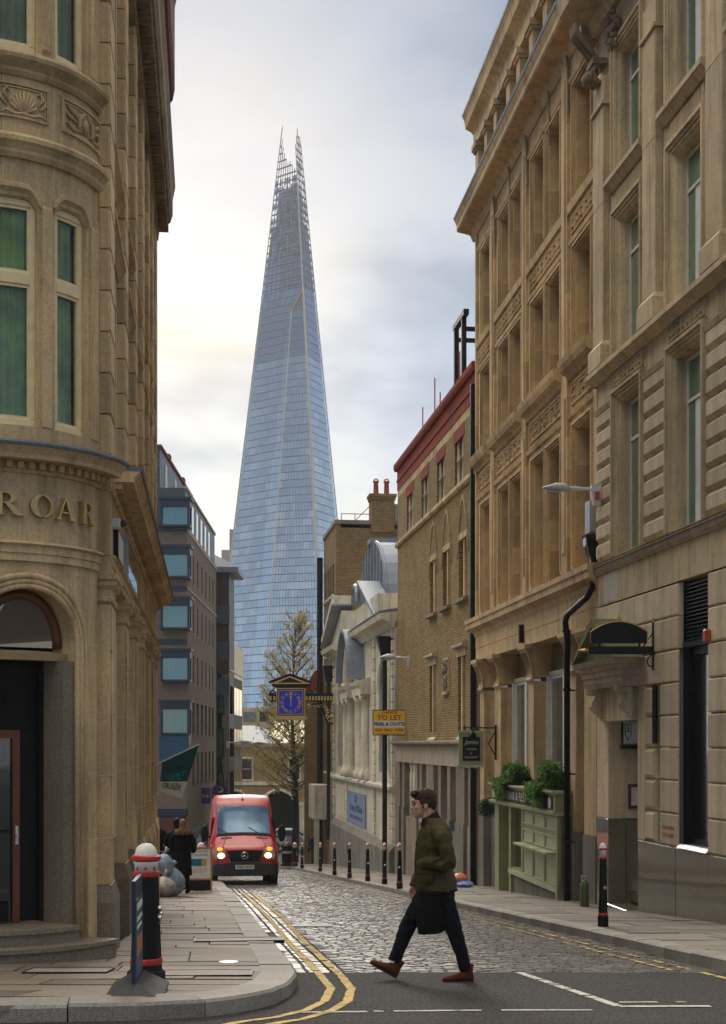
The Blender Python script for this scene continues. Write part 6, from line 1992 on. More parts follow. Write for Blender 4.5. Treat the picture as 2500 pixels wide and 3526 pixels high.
sp.build('spire_frame', MAT['tower_steel'], tower, W0, kind='stuff')

# ------------------------------------------------------------------ street tree
plain('bark', (0.06, 0.05, 0.038), .9, var=.4, bmp=.4)
def leafmat(name, c1, c2):
    m, nt, bs = nodes(name)
    rv = mk(nt, 'ShaderNodeNewGeometry').outputs['Random Per Island']
    nt.links.new(mix(nt, rv, c1, c2), bs.inputs['Base Color'])
    bs.inputs['Roughness'].default_value = .6
    out = nt.nodes['Material Output']
    tl = mk(nt, 'ShaderNodeBsdfTranslucent', {'Color': (*[min(1, (a + b) * .9) for a, b in zip(c1, c2)], 1)})
    ms = mk(nt, 'ShaderNodeMixShader', {0: .35, 1: bs.outputs[0], 2: tl.outputs[0]})
    nt.links.new(ms.outputs[0], out.inputs['Surface'])
    MAT[name] = m
    return m
leafmat('spring_leaf', (0.26, 0.30, 0.05), (0.50, 0.33, 0.17))
leafmat('box_leaf', (0.035, 0.10, 0.012), (0.10, 0.20, 0.03))
leafmat('dark_leaf', (0.015, 0.05, 0.015), (0.04, 0.09, 0.02))
def leaf_quads(mb, p, size, n, spread, rnd):
    for _ in range(n):
        c = p + Vector((rnd.gauss(0, spread), rnd.gauss(0, spread), rnd.gauss(0, spread)))
        a = Vector((rnd.gauss(0, 1), rnd.gauss(0, 1), rnd.gauss(0, 1))).normalized()
        b = a.orthogonal().normalized()
        s = size * rnd.uniform(.6, 1.3)
        mb.add([tuple(c - a * s), tuple(c + b * s * .45), tuple(c + a * s), tuple(c - b * s * .45)], [(0, 1, 2, 3)])
def make_tree(x, y, h, label, seed=3, spread=2.7, leaves=7, lsize=.095, group=None):
    rnd = random.Random(seed)
    g = gz(y)
    t = thing('street_tree', label, 'tree', (x, y, g), group=group)
    bend = lambda z: Vector((x + .12 * math.sin(z * .5), y + .1 * math.cos(z * .4), g + z))
    MB().tube([bend(h * k / 14) for k in range(15)], [lerp(.27, .02, (k / 14) ** .8) for k in range(15)], 8).build('trunk', MAT['bark'], t, W0, smooth=True)
    br, lf = MB(), MB()
    z = h * .26
    while z < h * .985:
        f = (z - h * .26) / (h * .74)
        L = spread * (1.0 - f) ** .75 * rnd.uniform(.75, 1.12) + .35
        if f < .15:
            L *= .7 + 2 * f
        for _ in range(2):
            a = rnd.uniform(0, 2 * math.pi)
            up = lerp(.35, 1.15, f)
            d = Vector((math.cos(a), math.sin(a), up * rnd.uniform(.7, 1.1)))
            p0 = bend(z)
            pts = [p0 + d * L * q + Vector((0, 0, .25 * L * q * q)) + Vector((rnd.gauss(0, .05), rnd.gauss(0, .05), 0)) * q for q in (0, .25, .5, .75, 1)]
            br.tube(pts, [.055 * (1 - f * .6), .04 * (1 - f * .5), .028, .018, .008], 5)
            m = max(4, int(L * 5))
            for k in range(m):
                q = rnd.uniform(.25, 1)
                i = min(3, int(q * 4))
                b0 = pts[i].lerp(pts[i + 1], q * 4 - i)
                td = (d * .6 + Vector((rnd.gauss(0, .7), rnd.gauss(0, .7), rnd.uniform(0, .8)))).normalized()
                tl = rnd.uniform(.25, .7) * (.5 + .5 * L / spread)
                b1 = b0 + td * tl
                br.tube([b0, b0.lerp(b1, .5) + Vector((0, 0, .02)), b1], [.014, .01, .005], 4, cap=False)
                leaf_quads(lf, b0.lerp(b1, .65), lsize, leaves, tl * .3, rnd)
        z += rnd.uniform(.14, .28)
    br.build('branches', MAT['bark'], t, W0, kind='stuff')
    lf.build('foliage', MAT['spring_leaf'], t, W0, kind='stuff')
    return t
make_tree(-4.27, 90, 15.2, 'tall slender street tree with sparse spring leaves behind the blue clock')

# ------------------------------------------------------------------ bracket clock
yC = 71.5
def C_(px, py):
    return ((px - 1250) / 5000 * yC, (2560 - py) / 5000 * yC)
MC = Matrix.Translation((0, yC, CZ))
MC = MC @ Matrix(((1, 0, 0, 0), (0, -1, 0, 0), (0, 0, 1, 0), (0, 0, 0, 1)))     # local y toward the viewer
x0, z1 = C_(953, 2370)
x1, z0 = C_(1052, 2468)
clock = thing('bracket_clock', 'square blue faced clock with gold numerals hanging from a gilded bracket', 'clock', ((x0 + x1) / 2, yC, CZ + z0))
BKP, GD = MAT['black_paint'], MAT['gold']
plain('clock_blue', (0.006, 0.02, 0.50), .35)
MB().box(x0, x1, -.45, .3, z0, z1).build('case', BKP, clock, MC)
for d, w, m in ((.0, .045, GD), (.1, .03, GD)):
    f_ = MB()
    a0, a1, c0, c1 = x0 + d, x1 - d, z0 + d, z1 - d
    f_.box(a0, a1, .3, .345, c0, c0 + w).box(a0, a1, .3, .345, c1 - w, c1).box(a0, a0 + w, .3, .345, c0 + w, c1 - w).box(a1 - w, a1, .3, .345, c0 + w, c1 - w)
    f_.build('frame', m, clock, MC)
face = MB().box(x0 + .13, x1 - .13, .3, .32, z0 + .13, z1 - .13).build('face', MAT['clock_blue'], clock, MC)
cx_, cz_ = (x0 + x1) / 2, (z0 + z1) / 2
rn = .43
for i, s_ in enumerate(('XII', 'I', 'II', 'III', 'IIII', 'V', 'VI', 'VII', 'VIII', 'IX', 'X', 'XI')):
    a = R(90 - 30 * i)
    Mt = MC @ Matrix.Translation((cx_ + rn * math.cos(a), .325, cz_ + rn * math.sin(a))) @ Matrix(((1, 0, 0, 0), (0, 0, 1, 0), (0, 1, 0, 0), (0, 0, 0, 1))) @ Matrix.Rotation(a - R(90), 4, 'Z')
    text('numeral', s_, GD, face, Mt, .19, .004, bold=.004, fit=.05 + .045 * min(len(s_), 3) if len(s_) > 1 else None)
dots = MB()
for i in range(60):
    a = R(6 * i)
    dots.box(cx_ + .53 * math.cos(a) - .009, cx_ + .53 * math.cos(a) + .009, .32, .328, cz_ + .53 * math.sin(a) - .009, cz_ + .53 * math.sin(a) + .009)
dots.build('minute_dots', GD, face, MC, kind='stuff')
MB().prism([(cx_ - .02, cz_ - .2), (cx_ + .02, cz_ - .2), (cx_ + .015, cz_ + .42), (cx_, cz_ + .5), (cx_ - .015, cz_ + .42)], 'y', .345, .355).build('minute_hand', GD, face, MC)
MB().prism([(cx_ - .025, cz_ - .05), (cx_ + .025, cz_ - .05), (cx_ + .03, cz_ + .2), (cx_ + .07, cz_ + .27), (cx_, cz_ + .38), (cx_ - .07, cz_ + .27), (cx_ - .03, cz_ + .2)], 'y', .332, .342).build('hour_hand', GD, face, MC)
MB().box(x0 - .08, x1 + .08, -.5, .4, z0 - .1, z0).box(x0 - .04, x1 + .04, -.48, .36, z0 - .16, z0 - .1).build('base_moulding', GD, clock, MC)
ex0, ez = C_(927, 2352)
ex1, _ = C_(1074, 2352)
ax, az = C_(1000, 2320)
pd = MB().prism([(ex0, ez), (ex1, ez), (ex1, ez + .07), (ax, az), (ex0, ez + .07)], 'y', -.5, .42).build('pediment', BKP, clock, MC)
MB().prism([(ex0 + .2, ez - .0), (ax, az - .13), (ax, az - .2), (ex0 + .4, ez)], 'y', .42, .45).prism([(ex1 - .2, ez), (ax, az - .13), (ax, az - .2), (ex1 - .4, ez)], 'y', .42, .45).box(ex0 + .1, ex1 - .1, .42, .45, ez - .06, ez - .0).build('pediment_gilding', GD, pd, MC)
MB().frustum(x0 - .02, x1 + .02, -.47, .33, z1, ex0 + .05, ex1 - .05, -.5, .42, ez).build('pediment_cove', BKP, clock, MC)
bx1 = C_(1146, 2400)[0]
bz0, bz1 = C_(0, 2416)[1], C_(0, 2394)[1]
for a, b in ((x1, bx1), (ex0, x0)):
    MB().box(a, b, -.3, .2, bz1, bz1 + .1).build('beam', BKP, clock, MC)
    MB().box(a, b, -.25, .12, bz0, bz1).build('beam', BKP, clock, MC)
    n = max(2, int((b - a) / .14))
    for i in range(n):
        q = a + (b - a) * (i + .15) / n
        MB().box(q, q + .09, .12, .16, bz0 + .06, bz1 - .05).build('gilt_panel', GD, clock, MC)
def scroll(cx, cz, r, turns, sgn, m, w=.035, o=.0):
    pts = [(cx + sgn * r * (1 - t / (turns * 6.6)) * math.cos(t), o, cz + r * (1 - t / (turns * 6.6)) * math.sin(t)) for t in [i * .4 for i in range(int(turns * 15.7))]]
    MB().tube(pts, w, 6).build('scroll', m, clock, MC, smooth=True)
for sg_, px in ((-1, 938), (1, 1068)):
    sx, sz = C_(px, 2388)
    scroll(sx, sz, .16, 1.4, -sg_, BKP, .04, .05)
    MB().tube([(sx + sg_ * .02, .05, sz + .14), (sx - sg_ * .1, .05, sz + .26), (sx - sg_ * .0, .05, sz + .42), (sx - sg_ * .12, .05, sz + .5)], .035, 6).build('scroll', BKP, clock, MC, smooth=True)
for px, py, r_, sg_ in ((1065, 2433, .12, 1), (1085, 2430, .1, -1), (1100, 2432, .11, 1), (1122, 2440, .13, -1), (1130, 2452, .13, 1), (1126, 2470, .14, -1), (1137, 2478, .2, 1), (940, 2440, .13, -1), (948, 2452, .1, 1)):
    sx, sz = C_(px, py)
    scroll(sx, sz, r_, 1.2, sg_, GD, .028, .0)
arm = [C_(1070, 2425), C_(1098, 2424), C_(1113, 2440), C_(1118, 2468), C_(1130, 2490), C_(1146, 2494)]
MB().tube([(a, 0, b) for a, b in arm], .05, 6).build('bracket_arm', BKP, clock, MC, smooth=True)

# ------------------------------------------------------------------ bollards
def bollard(kind):
    root = thing('bollard', 'x', 'bollard', (0, 0, 0))
    if kind == 'big':
        s = 1.0
        MB().lathe([(.15, 0), (.15, .10), (.125, .12), (.122, .16)], 8).build('base', BKP, root)
        MB().lathe([(.124, .16), (.128, .17), (.128, .20), (.122, .21)], 8).build('red_ring', MAT['red_paint'], root)
        MB().lathe([(.12, .21), (.098, .78), (.096, .85)], 8).build('shaft', BKP, root)
        MB().lathe([(.10, .85), (.105, .86), (.105, .885), (.095, .89)], 16).build('red_ring', MAT['red_paint'], root)
        nk = MB().lathe([(.092, .89), (.092, .945), (.105, .97)], 16).build('neck', MAT['white_paint'], root, smooth=True)
        for i in range(8):
            a = 2 * math.pi * i / 8
            st = []
            for j in range(10):
                rr_ = .018 if j % 2 == 0 else .008
                st.append((rr_ * math.sin(j * math.pi / 5), .918 + rr_ * math.cos(j * math.pi / 5)))
            link('star', MB().prism(st, 'y', -.096, -.088).mesh('star', MAT['red_paint']), nk, Matrix.Rotation(a, 4, 'Z'))
        MB().lathe([(.10, .97), (.118, .985), (.118, 1.01), (.098, 1.02)], 16).build('red_ring', MAT['red_paint'], root)
        MB().lathe([(.088, 1.02), (.084, 1.05), (.068, 1.085), (.036, 1.108), (.0, 1.113)], 16, cap=False).build('cap', MAT['white_paint'], root, smooth=True)
        cr = MB()
        rq = random.Random(8)
        for i in range(16):
            cr.ball((.105 + rq.uniform(-.006, .012), -.03 + rq.uniform(-.022, .022), .50 + i * .008 + rq.uniform(-.02, .02)), rq.uniform(.009, .018), 6, 5, .2)
        cr.build('crest', MAT['silver'], root)
    else:
        MB().lathe([(.075, 0), (.075, .14), (.066, .15)], 8).build('base', BKP, root)
        MB().lathe([(.066, .15), (.069, .155), (.069, .18), (.064, .185)], 8).build('red_ring', MAT['red_paint'], root)
        MB().lathe([(.063, .185), (.046, .9)], 8).build('shaft', BKP, root)
        MB().lathe([(.05, .9), (.053, .91), (.053, .925), (.048, .93)], 12).build('red_ring', MAT['red_paint'], root)
        nk = MB().lathe([(.046, .93), (.046, 1.0), (.055, 1.015)], 12).build('neck', MAT['white_paint'], root, smooth=True)
        MB().lathe([(.056, 1.015), (.062, 1.02), (.062, 1.04), (.05, 1.045)], 12).build('red_ring', MAT['red_paint'], root)
        MB().lathe([(.05, 1.045), (.047, 1.07), (.03, 1.10), (.0, 1.115)], 12, cap=False).build('cap', MAT['white_paint'], root, smooth=True)
        MB().lathe([(.02, 0), (.028, .02), (.0, .05)], 6, (0, -.06, .5), cap=False).build('crest', MAT['silver'], root)
    return root
def copy_tree(o, parent=None):
    c = o.copy()
    COL.objects.link(c)
    c.parent = parent
    for ch in list(o.children):
        copy_tree(ch, c)
    return c
big_b, slim_b = bollard('big'), bollard('slim')
GRB = 'black and red City bollards along the kerbs'
BOL = [(0, -1.71, 11.45, 'large black bollard with white domed cap beside the blue swing sign on the corner'),
       (0, -3.78, 33.9, 'bollard with white cap half hidden behind the white wellness sign'),
       (1, 3.19, 19.3, 'slim black bollard with white cap near the gas cylinder and granite wall'),
       (1, .88, 34.9, 'slim bollard nearest the walking man in the row before the church'),
       (1, .57, 38.4, 'slim bollard second from the walking man in the row before the church'),
       (1, .135, 41.6, 'slim bollard in the middle of the row before the church'),
       (1, -.42, 45.2, 'slim bollard fourth from the walking man in the row before the church'),
       (1, -.97, 49.5, 'slim bollard fifth from the walking man, by the sign board of the church'),
       (1, -1.62, 55.0, 'slim bollard in front of the black soil pipe'),
       (1, -2.6, 62.0, 'slim bollard just right of the tree trunk'),
       (0, -3.15, 67.0, 'stout dark bollard at the foot of the tree')]
first = {0: True, 1: True}
for k, x, y, lab in BOL:
    src = (big_b, slim_b)[k]
    o = src if first[k] else copy_tree(src)
    first[k] = False
    o.location = (x, y, pz(y))
    o.rotation_euler.z = RU(-.3, .3)
    o['label'] = lab
    o['group'] = GRB

# ------------------------------------------------------------------ lamps, signs and small things
WM = plain('lamp_white', (0.62, 0.64, 0.66), .4)
def wall_lamp(x, y, z, length, label, s=1.0):
    """arm reaching left from the wall at x, lantern at its end"""
    t = thing('street_lamp', label, 'street lamp', (x, y, CZ + z))
    M = Matrix.Translation((x, y, CZ + z))
    MB().frustum(-.06 * s, .06 * s, -.06 * s, .06 * s, -.28 * s, -.1 * s, .08 * s, -.09 * s, .09 * s, -.05 * s).box(-.1 * s, .08 * s, -.09 * s, .09 * s, -.05 * s, .06 * s).build('wall_plate', WM, t, M)
    MB().tube([(0, 0, 0), (-length * .45, 0, .02 * s)], .03 * s, 8).tube([(-length * .3, 0, .012), (-length * .52, 0, .02 * s)], .042 * s, 8).build('arm', WM, t, M)
    L = length * .5
    secs = []
    for q, w, h0, h1 in ((0, .05, -.04, .05), (.2, .1, -.06, .09), (.5, .12, -.05, .1), (.8, .09, -.02, .05), (1.0, .03, .0, .02)):
        secs.append([(-length * .5 - L * q, w * s * math.cos(a), (h0 + h1) / 2 * s + (h1 - h0) / 2 * s * math.sin(a) + .02 * s) for a in [i * math.pi / 5 for i in range(10)]])
    hd = MB().loft(secs).build('lantern', WM, t, M, smooth=True)
    MB().box(-length * .5 - L * .85, -length * .5 - L * .3, -.06 * s, .06 * s, -.05 * s, -.03 * s).build('lens', MAT['grey_metal'], hd, M)
    return t
l1 = wall_lamp(4.10, 25.5, 4.46, .95, 'white street lamp on the wall between the two nearest right hand buildings')
MB().box(-.04, .04, -.095, -.09, -.2, -.05).build('red_label', MAT['red_paint'], l1, Matrix.Translation((4.10, 25.5, CZ + 4.46)))
wall_lamp(1.62, 49.4, 2.9, 1.05, 'white street lamp on the brick warehouse above the yellow letting board', 1.3)
wall_lamp(-8.0, 86.0, .05, 1.5, 'white lamp reaching out from the brick hotel above the flag', 1.2).rotation_euler.z = math.pi
wall_lamp(-7.6, 92.0, -.02, 1.5, 'farther white lamp reaching out from the brick hotel', 1.2).rotation_euler.z = math.pi
FACE = Matrix(((1, 0, 0, 0), (0, 0, -1, 0), (0, 1, 0, 0), (0, 0, 0, 1)))       # lettering facing the camera: x right, y up
def facing(x, y, z, rz=0.0):
    return Matrix.Translation((x, y, CZ + z)) @ Matrix.Rotation(rz, 4, 'Z') @ FACE
# letting board
plain('board_yellow', (0.75, 0.52, 0.02), .45)
plain('board_red', (0.45, 0.03, 0.015), .5)
plain('ink_navy', (0.01, 0.015, 0.06), .5)
lb = thing('letting_board', 'yellow and white OFFICE TO LET board fixed to the end of the brick warehouse', 'sign', (.92, 50.4, CZ + .3))
Y_ = 50.4
MB().box(.33, 1.50, Y_, Y_ + .05, .28, 1.17).build('backing', BKP, lb, ID)
MB().box(.36, 1.47, Y_ - .01, Y_, .78, 1.14).build('yellow_band', MAT['board_yellow'], lb, ID)
MB().box(.36, 1.47, Y_ - .01, Y_, .56, .78).build('white_band', MAT['white_paint'], lb, ID)
MB().box(.36, 1.47, Y_ - .01, Y_, .31, .56).build('yellow_band', MAT['board_yellow'], lb, ID)
for s_, z, h, w, m, b in (('OFFICE', 1.06, .13, .55, 'board_red', .004), ('TO LET', .89, .22, .85, 'board_red', .008), ('PEARL & COUTTS', .67, .16, 1.06, 'ink_navy', .007), ('020 7843 3788', .46, .13, .98, 'board_red', .004), ('www.pearl-coutts.co.uk', .35, .06, .85, 'board_red', 0)):
    text('lettering', s_, MAT[m], lb, facing(.915, Y_ - .012, z), h, .002, fit=w, bold=b)
MB().box(1.5, 1.75, Y_ + .01, Y_ + .05, .6, .66).box(1.5, 1.75, Y_ + .01, Y_ + .05, 1.0, 1.06).build('fixing', BKP, lb, ID)
# hanging wine bar sign
wb = thing('wine_bar_sign', 'sage framed black hanging sign of the wine bar with white lettering', 'hanging sign', (2.6, 35.3, CZ - .6))
Y_ = 35.3
x0, x1, z0, z1 = 2.33, 2.93, -.52, .26
MB().box(x0, x1, Y_ - .03, Y_ + .06, z0, z1).build('board', MAT['sage_paint'], wb, ID)
MB().box(x0 + .09, x1 - .09, Y_ - .045, Y_ - .03, z0 + .1, z1 - .1).build('panel', BKP, wb, ID)
MB().box(x0 - .05, x1 + .05, Y_ - .06, Y_ + .09, z0 - .06, z0).box(x0 - .04, x1 + .04, Y_ - .05, Y_ + .08, z1, z1 + .05).build('moulding', MAT['sage_pale'], wb, ID)
text('script', 'Jamies', MAT['sign_cream'], wb, facing((x0 + x1) / 2, Y_ - .047, .03), .16, .002, shear=.45, fit=.36)
for s_, z, w in (('WINE BAR', -.14, .26), ('&', -.24, .03), ('RESTAURANT', -.34, .32)):
    text('lettering', s_, MAT['sign_cream'], wb, facing((x0 + x1) / 2, Y_ - .047, z), .065, .002, fit=w)
MB().tube([(x0 + .1, Y_, .38), (3.25, Y_, .38)], .018, 6).build('bar', BKP, wb, ID)
MB().box(3.2, 3.25, Y_ - .03, Y_ + .03, -.4, .45).build('wall_bar', BKP, wb, ID)
MB().tube([(3.22, Y_, -.3), (3.05, Y_, .0), (3.22, Y_, .3)], .016, 6).build('bracket', BKP, wb, ID)
for q in (.15, .3, .45):
    MB().tube([(x0 + q, Y_, .3), (x0 + q, Y_, .45)], .014, 6).build('hook', BKP, wb, ID)
MB().lathe([(.0, .0), (.07, .02), (.09, .06), (.07, .12), (.03, .17), (.0, .18)], 10, ((x0 + x1) / 2 + .02, Y_ - .2, .12), cap=False).tube([((x0 + x1) / 2 + .02, Y_ - .2, .28), ((x0 + x1) / 2 + .02, Y_, .42)], .012, 5).build('spotlight', BKP, wb, ID)
# black arched hanging sign by the stone canopy
ah = thing('arched_hanging_sign', 'blank black arched hanging sign on an iron bracket with gilt spear finials', 'hanging sign', (4.5, 22.76, CZ + 1.4))
Y_ = 22.76
xw = 7.51 - .13 * Y_
xa, xb = xw - .99, xw - .10
top = [(lerp(xa, xb, i / 14), 1.75 + .16 * (1 - (2 * i / 14 - 1) ** 2)) for i in range(15)]
MB().prism([(xa, 1.57)] + top + [(xb, 1.57)], 'y', Y_ - .02, Y_ + .03).build('board', BKP, ah, ID)
MB().tube([(a, Y_ - .02, b) for a, b in [(xa, 1.57)] + top + [(xb, 1.57)]], .009, 5).build('gilt_edge', GD, ah, ID)
MB().box(xa - .03, xw, Y_ - .03, Y_ + .03, 1.40, 1.52).build('bar', BKP, ah, ID)
for q in (xa + .14, xb - .12):
    MB().box(q - .02, q + .02, Y_ - .01, Y_ + .02, 1.52, 1.57).build('hanger', BKP, ah, ID)
def spear(p, d, nm='finial'):
    v = Vector(d)
    p = Vector(p)
    MB().tube([p, p + v * .03, p + v * .05, p + v * .1, p + v * .17], [.012, .012, .032, .022, .002], 6).build(nm, GD, ah, ID)
spear((xa - .03, Y_, 1.46), (-1, 0, 0))
spear(((xa + xb) / 2, Y_, 1.91), (0, 0, 1))
MB().box(xw - .02, xw + .04, Y_ - .03, Y_ + .03, 1.15, 1.9).build('wall_bar', BKP, ah, ID)
spear((xw, Y_, 1.9), (0, 0, 1))
MB().tube([(xw - .0, Y_, 1.75), (xw - .1, Y_, 1.62), (xw - .16, Y_, 1.52)], .014, 6).tube([(xw, Y_, 1.2), (xw - .08, Y_, 1.22), (xw - .1, Y_, 1.3), (xw - .03, Y_, 1.4)], .012, 6).build('scroll', BKP, ah, ID)
# alarm box
al = MB().box(F1.S(20.3), F1.S(20.42), .0, .09, 1.42, 1.6).build('alarm_box', plain('alarm_orange', (0.38, 0.07, 0.02), .4), None, F1.M, bevel=.02, label='small orange alarm box on the pier beside the black louvre', cat='alarm')
# planters on the shopfront
def bush(name, label, c, r, mat, n, cat='plant', lsize=.03, group=None):
    rnd = random.Random(hash(name) % 99 + int(c[1] * 10))
    t = thing(name, label, cat, (c[0], c[1], c[2] - r[2]), group=group)
    mb = MB()
    lobes = [(Vector((rnd.uniform(-.3, .3) * r[0], rnd.uniform(-.75, .75) * r[1], rnd.uniform(-.35, .35) * r[2])), rnd.uniform(.45, .8)) for _ in range(9)] if r[1] > r[0] * 1.5 else [(Vector(), 1.0)]
    for _ in range(n):
        d = Vector((rnd.gauss(0, 1), rnd.gauss(0, 1), rnd.gauss(0, 1))).normalized()
        lo, ls = rnd.choice(lobes)
        q = min(r)
        k = rnd.uniform(.3, 1.0) ** .5 * (1 + .2 * math.sin(d.x * 5 + d.y * 7) + rnd.uniform(-.1, .22))
        p = Vector(c) + lo + d * q * ls * k
        a = (d + Vector((rnd.gauss(0, .7), rnd.gauss(0, .7), rnd.gauss(0, .7)))).normalized()
        b = a.orthogonal().normalized()
        s = lsize * rnd.uniform(.6, 1.3)
        mb.add([tuple(p - a * s), tuple(p + b * s * .6), tuple(p + a * s), tuple(p - b * s * .6)], [(0, 1, 2, 3)])
    mb.build('foliage', mat, t, W0, kind='stuff')
    MB().ball(c, tuple(q * .6 for q in r), 10, 8).build('stems', MAT['dark_room'], t, W0)
    return t
for y, lab in ((29.3, 'bushy green planter nearer the drain pipe above the wine bar sign'), (32.6, 'bushy green planter farther from the drain pipe above the wine bar sign')):
    p = F2.P(F2.S(y), .12, -.66)
    t = bush('planter_bush', lab, tuple(p), (.28, 1.2, .28), MAT['box_leaf'], 4000, lsize=.055, group='planters on the green shopfront')
    MB().box(F2.S(y - 1.0), F2.S(y + 1.0), -.1, .28, -.92, -.74).build('trough', BKP, t, F2.M)
    q = F2.P(F2.S(y + .35), .36, -.95)
    mb = MB()
    rnd = random.Random(int(y))
    for _ in range(1500):
        yy = rnd.uniform(-.9, .9)
        dr = (.10 + .16 * (.5 + .5 * math.sin(yy * 4 + y))) * abs(rnd.gauss(0, 1))
        leaf_quads(mb, Vector((q.x + rnd.gauss(0, .05) - .03, q.y + yy, q.z + .12 - min(dr, .42))), .05, 1, .02, rnd)
    mb.build('trailing_foliage', MAT['box_leaf'], t, W0, kind='stuff')
p = F2.P(F2.S(35.0), .3, -1.55)
tb = bush('topiary_ball', 'small dark clipped ball of box hanging left of the green shopfront', tuple(p), (.21, .21, .21), MAT['dark_leaf'], 900, lsize=.03)
MB().tube([(F2.S(35.0), .3, -1.35), (F2.S(35.0), .05, -1.2)], .012, 5).build('hanger', BKP, tb, F2.M)
# gas cylinder
gc = thing('gas_cylinder', 'green gas cylinder standing by the entrance below the drain pipe', 'gas cylinder', (3.86, 25.3, pz(25.3)))
plain('bottle_green', (0.10, 0.14, 0.055), .4, metal=.2)
Mg = Matrix.Translation((3.86, 25.3, pz(25.3)))
MB().lathe([(.075, 0), (.08, .02), (.08, .36), (.07, .41), (.04, .44), (.03, .46)], 16).build('body', MAT['bottle_green'], gc, Mg, smooth=True)
MB().tube([(-.05, 0, .45), (-.055, 0, .53), (.055, 0, .53), (.05, 0, .45)], .012, 6).box(-.06, .06, -.02, .02, .44, .455).build('handle', MAT['silver'], gc, Mg)
# security camera, framed sign and lamp box on the corner building
sc_ = thing('dome_camera', 'white dome security camera under the cornice of the corner building', 'camera', tuple(FL.P(FL.S(15.25), .1, 2.2)), FL.rz)
MB().lathe([(.06, 0), (.06, .07), (.05, .08)], 12).build('housing', WM, sc_, FL.M @ Matrix.Translation((FL.S(15.2), .0, 2.3)) @ Matrix.Rotation(R(-90), 4, 'X'))
MB().ball((FL.S(15.2), .11, 2.3), .042, 10, 8).build('dome', MAT['dark_glass'], sc_, FL.M)
ws = thing('framed_wall_sign', 'narrow black framed sign on the frieze of the corner building', 'sign', tuple(FL.P(FL.S(15.5), .03, 1.95)), FL.rz)
MB().box(FL.S(16.2), FL.S(15.3), .0, .05, 1.93, 2.28).build('frame', BKP, ws, FL.M)
MB().box(FL.S(16.12), FL.S(15.38), .05, .055, 1.97, 2.24).build('sheet', MAT['white_paint'], ws, FL.M)
ms_ = thing('mirrored_sign', 'shiny bracket sign farther along the frieze of the corner building', 'sign', tuple(FL.P(FL.S(18), .03, 1.95)), FL.rz)
MB().box(FL.S(19.5), FL.S(17.3), .0, .04, 1.95, 2.5).build('frame', MAT['grey_metal'], ms_, FL.M)
MB().box(FL.S(19.4), FL.S(17.4), .04, .045, 2.0, 2.45).build('sheet', MAT['mirror_glass'], ms_, FL.M)
# flag on its pole
fy = 26.4
plain('flag_green', (0.008, 0.055, 0.07), .8)
plain('flag_cream', (0.62, 0.60, 0.48), .8)
plain('flag_teal', (0.02, 0.42, 0.40), .8)
plain('flag_leaf', (0.01, 0.16, 0.06), .8)
def FQ(px, py):
    return Vector(((px - 1250) / 5000 * fy, fy, (2560 - py) / 5000 * fy))
fg_ = thing('banner_flag', 'dark green and cream shop banner on a slanting pole beside the corner building', 'flag', tuple(FQ(524, 2639) + Vector((0, 0, CZ))))
MB().tube([FQ(522, 2640), FQ(686, 2563)], .014, 8).build('pole', WM, fg_, ID)
A_, B_, C2_, D_ = FQ(559, 2622), FQ(685, 2564), FQ(626, 2750), FQ(547, 2724)
def fl_(u, v):
    p = A_.lerp(B_, u).lerp(D_.lerp(C2_, u), v)
    return Vector((p.x, p.y + .025 * math.sin(u * 5 + v * 3) * v + .0, p.z))
def patch(u0, u1, v0, v1, nm, m, dy=0.0, n=8):
    vs, fs = [], []
    for d in (0, .006):
        for j in range(n + 1):
            for i in range(n + 1):
                q = fl_(lerp(u0, u1, i / n), lerp(v0, v1, j / n))
                vs.append((q.x, q.y - dy + d, q.z))
    k = (n + 1) ** 2
    for j in range(n):
        for i in range(n):
            a = j * (n + 1) + i
            fs += [(a, a + 1, a + n + 2, a + n + 1), (k + a, k + a + n + 1, k + a + n + 2, k + a + 1)]
    return MB().add(vs, fs).build(nm, m, fg_, ID, smooth=True)
cloth = patch(0, 1, 0, .68, 'cloth', MAT['flag_green'])
cream = patch(0, 1, .68, 1, 'cream_strip', MAT['flag_cream'])
def on_flag(u0, v0, w, h):
    return lambda x, y, z: tuple(Vector((0, -.012 - max(z, 0), CZ)) + fl_(u0 + x * w, v0 - y * h))
def ftext(s, m, u, v, wu, hv, par, **k):
    text('lettering', s, m, par, W0, 1.0, 0.0, bend=on_flag(u, v, 1, hv), fit=wu, **k)
ftext('LIGHT', MAT['flag_teal'], .5, .53, .66, .15, cloth, space=1.35)
ftext('CENTRE', MAT['flag_teal'], .5, .625, .48, .07, cloth, space=1.3)
ftext('CRUS', MAT['ink_navy'], .34, .80, .46, .20, cream, bold=.02)
text('lettering', 'S', MAT['ink_navy'], cream, W0, 1.0, 0.0, bend=lambda x, y, z: on_flag(.635, .80, 1, .2)(-x, y, z), fit=.10, bold=.02)
ftext('H', MAT['ink_navy'], .76, .80, .11, .20, cream, bold=.02)
for i in range(16):
    a = i * math.pi / 8
    p0, p1 = fl_(.5 + .06 * math.cos(a), .32 - .03 * math.sin(a)), fl_(.5 + .2 * math.cos(a), .32 - .13 * math.sin(a))
    MB().tube([p0 - Vector((0, .012, 0)), p1 - Vector((0, .012, 0))], [.003, .008], 4).build('ray', MAT['flag_leaf'], cloth, ID)
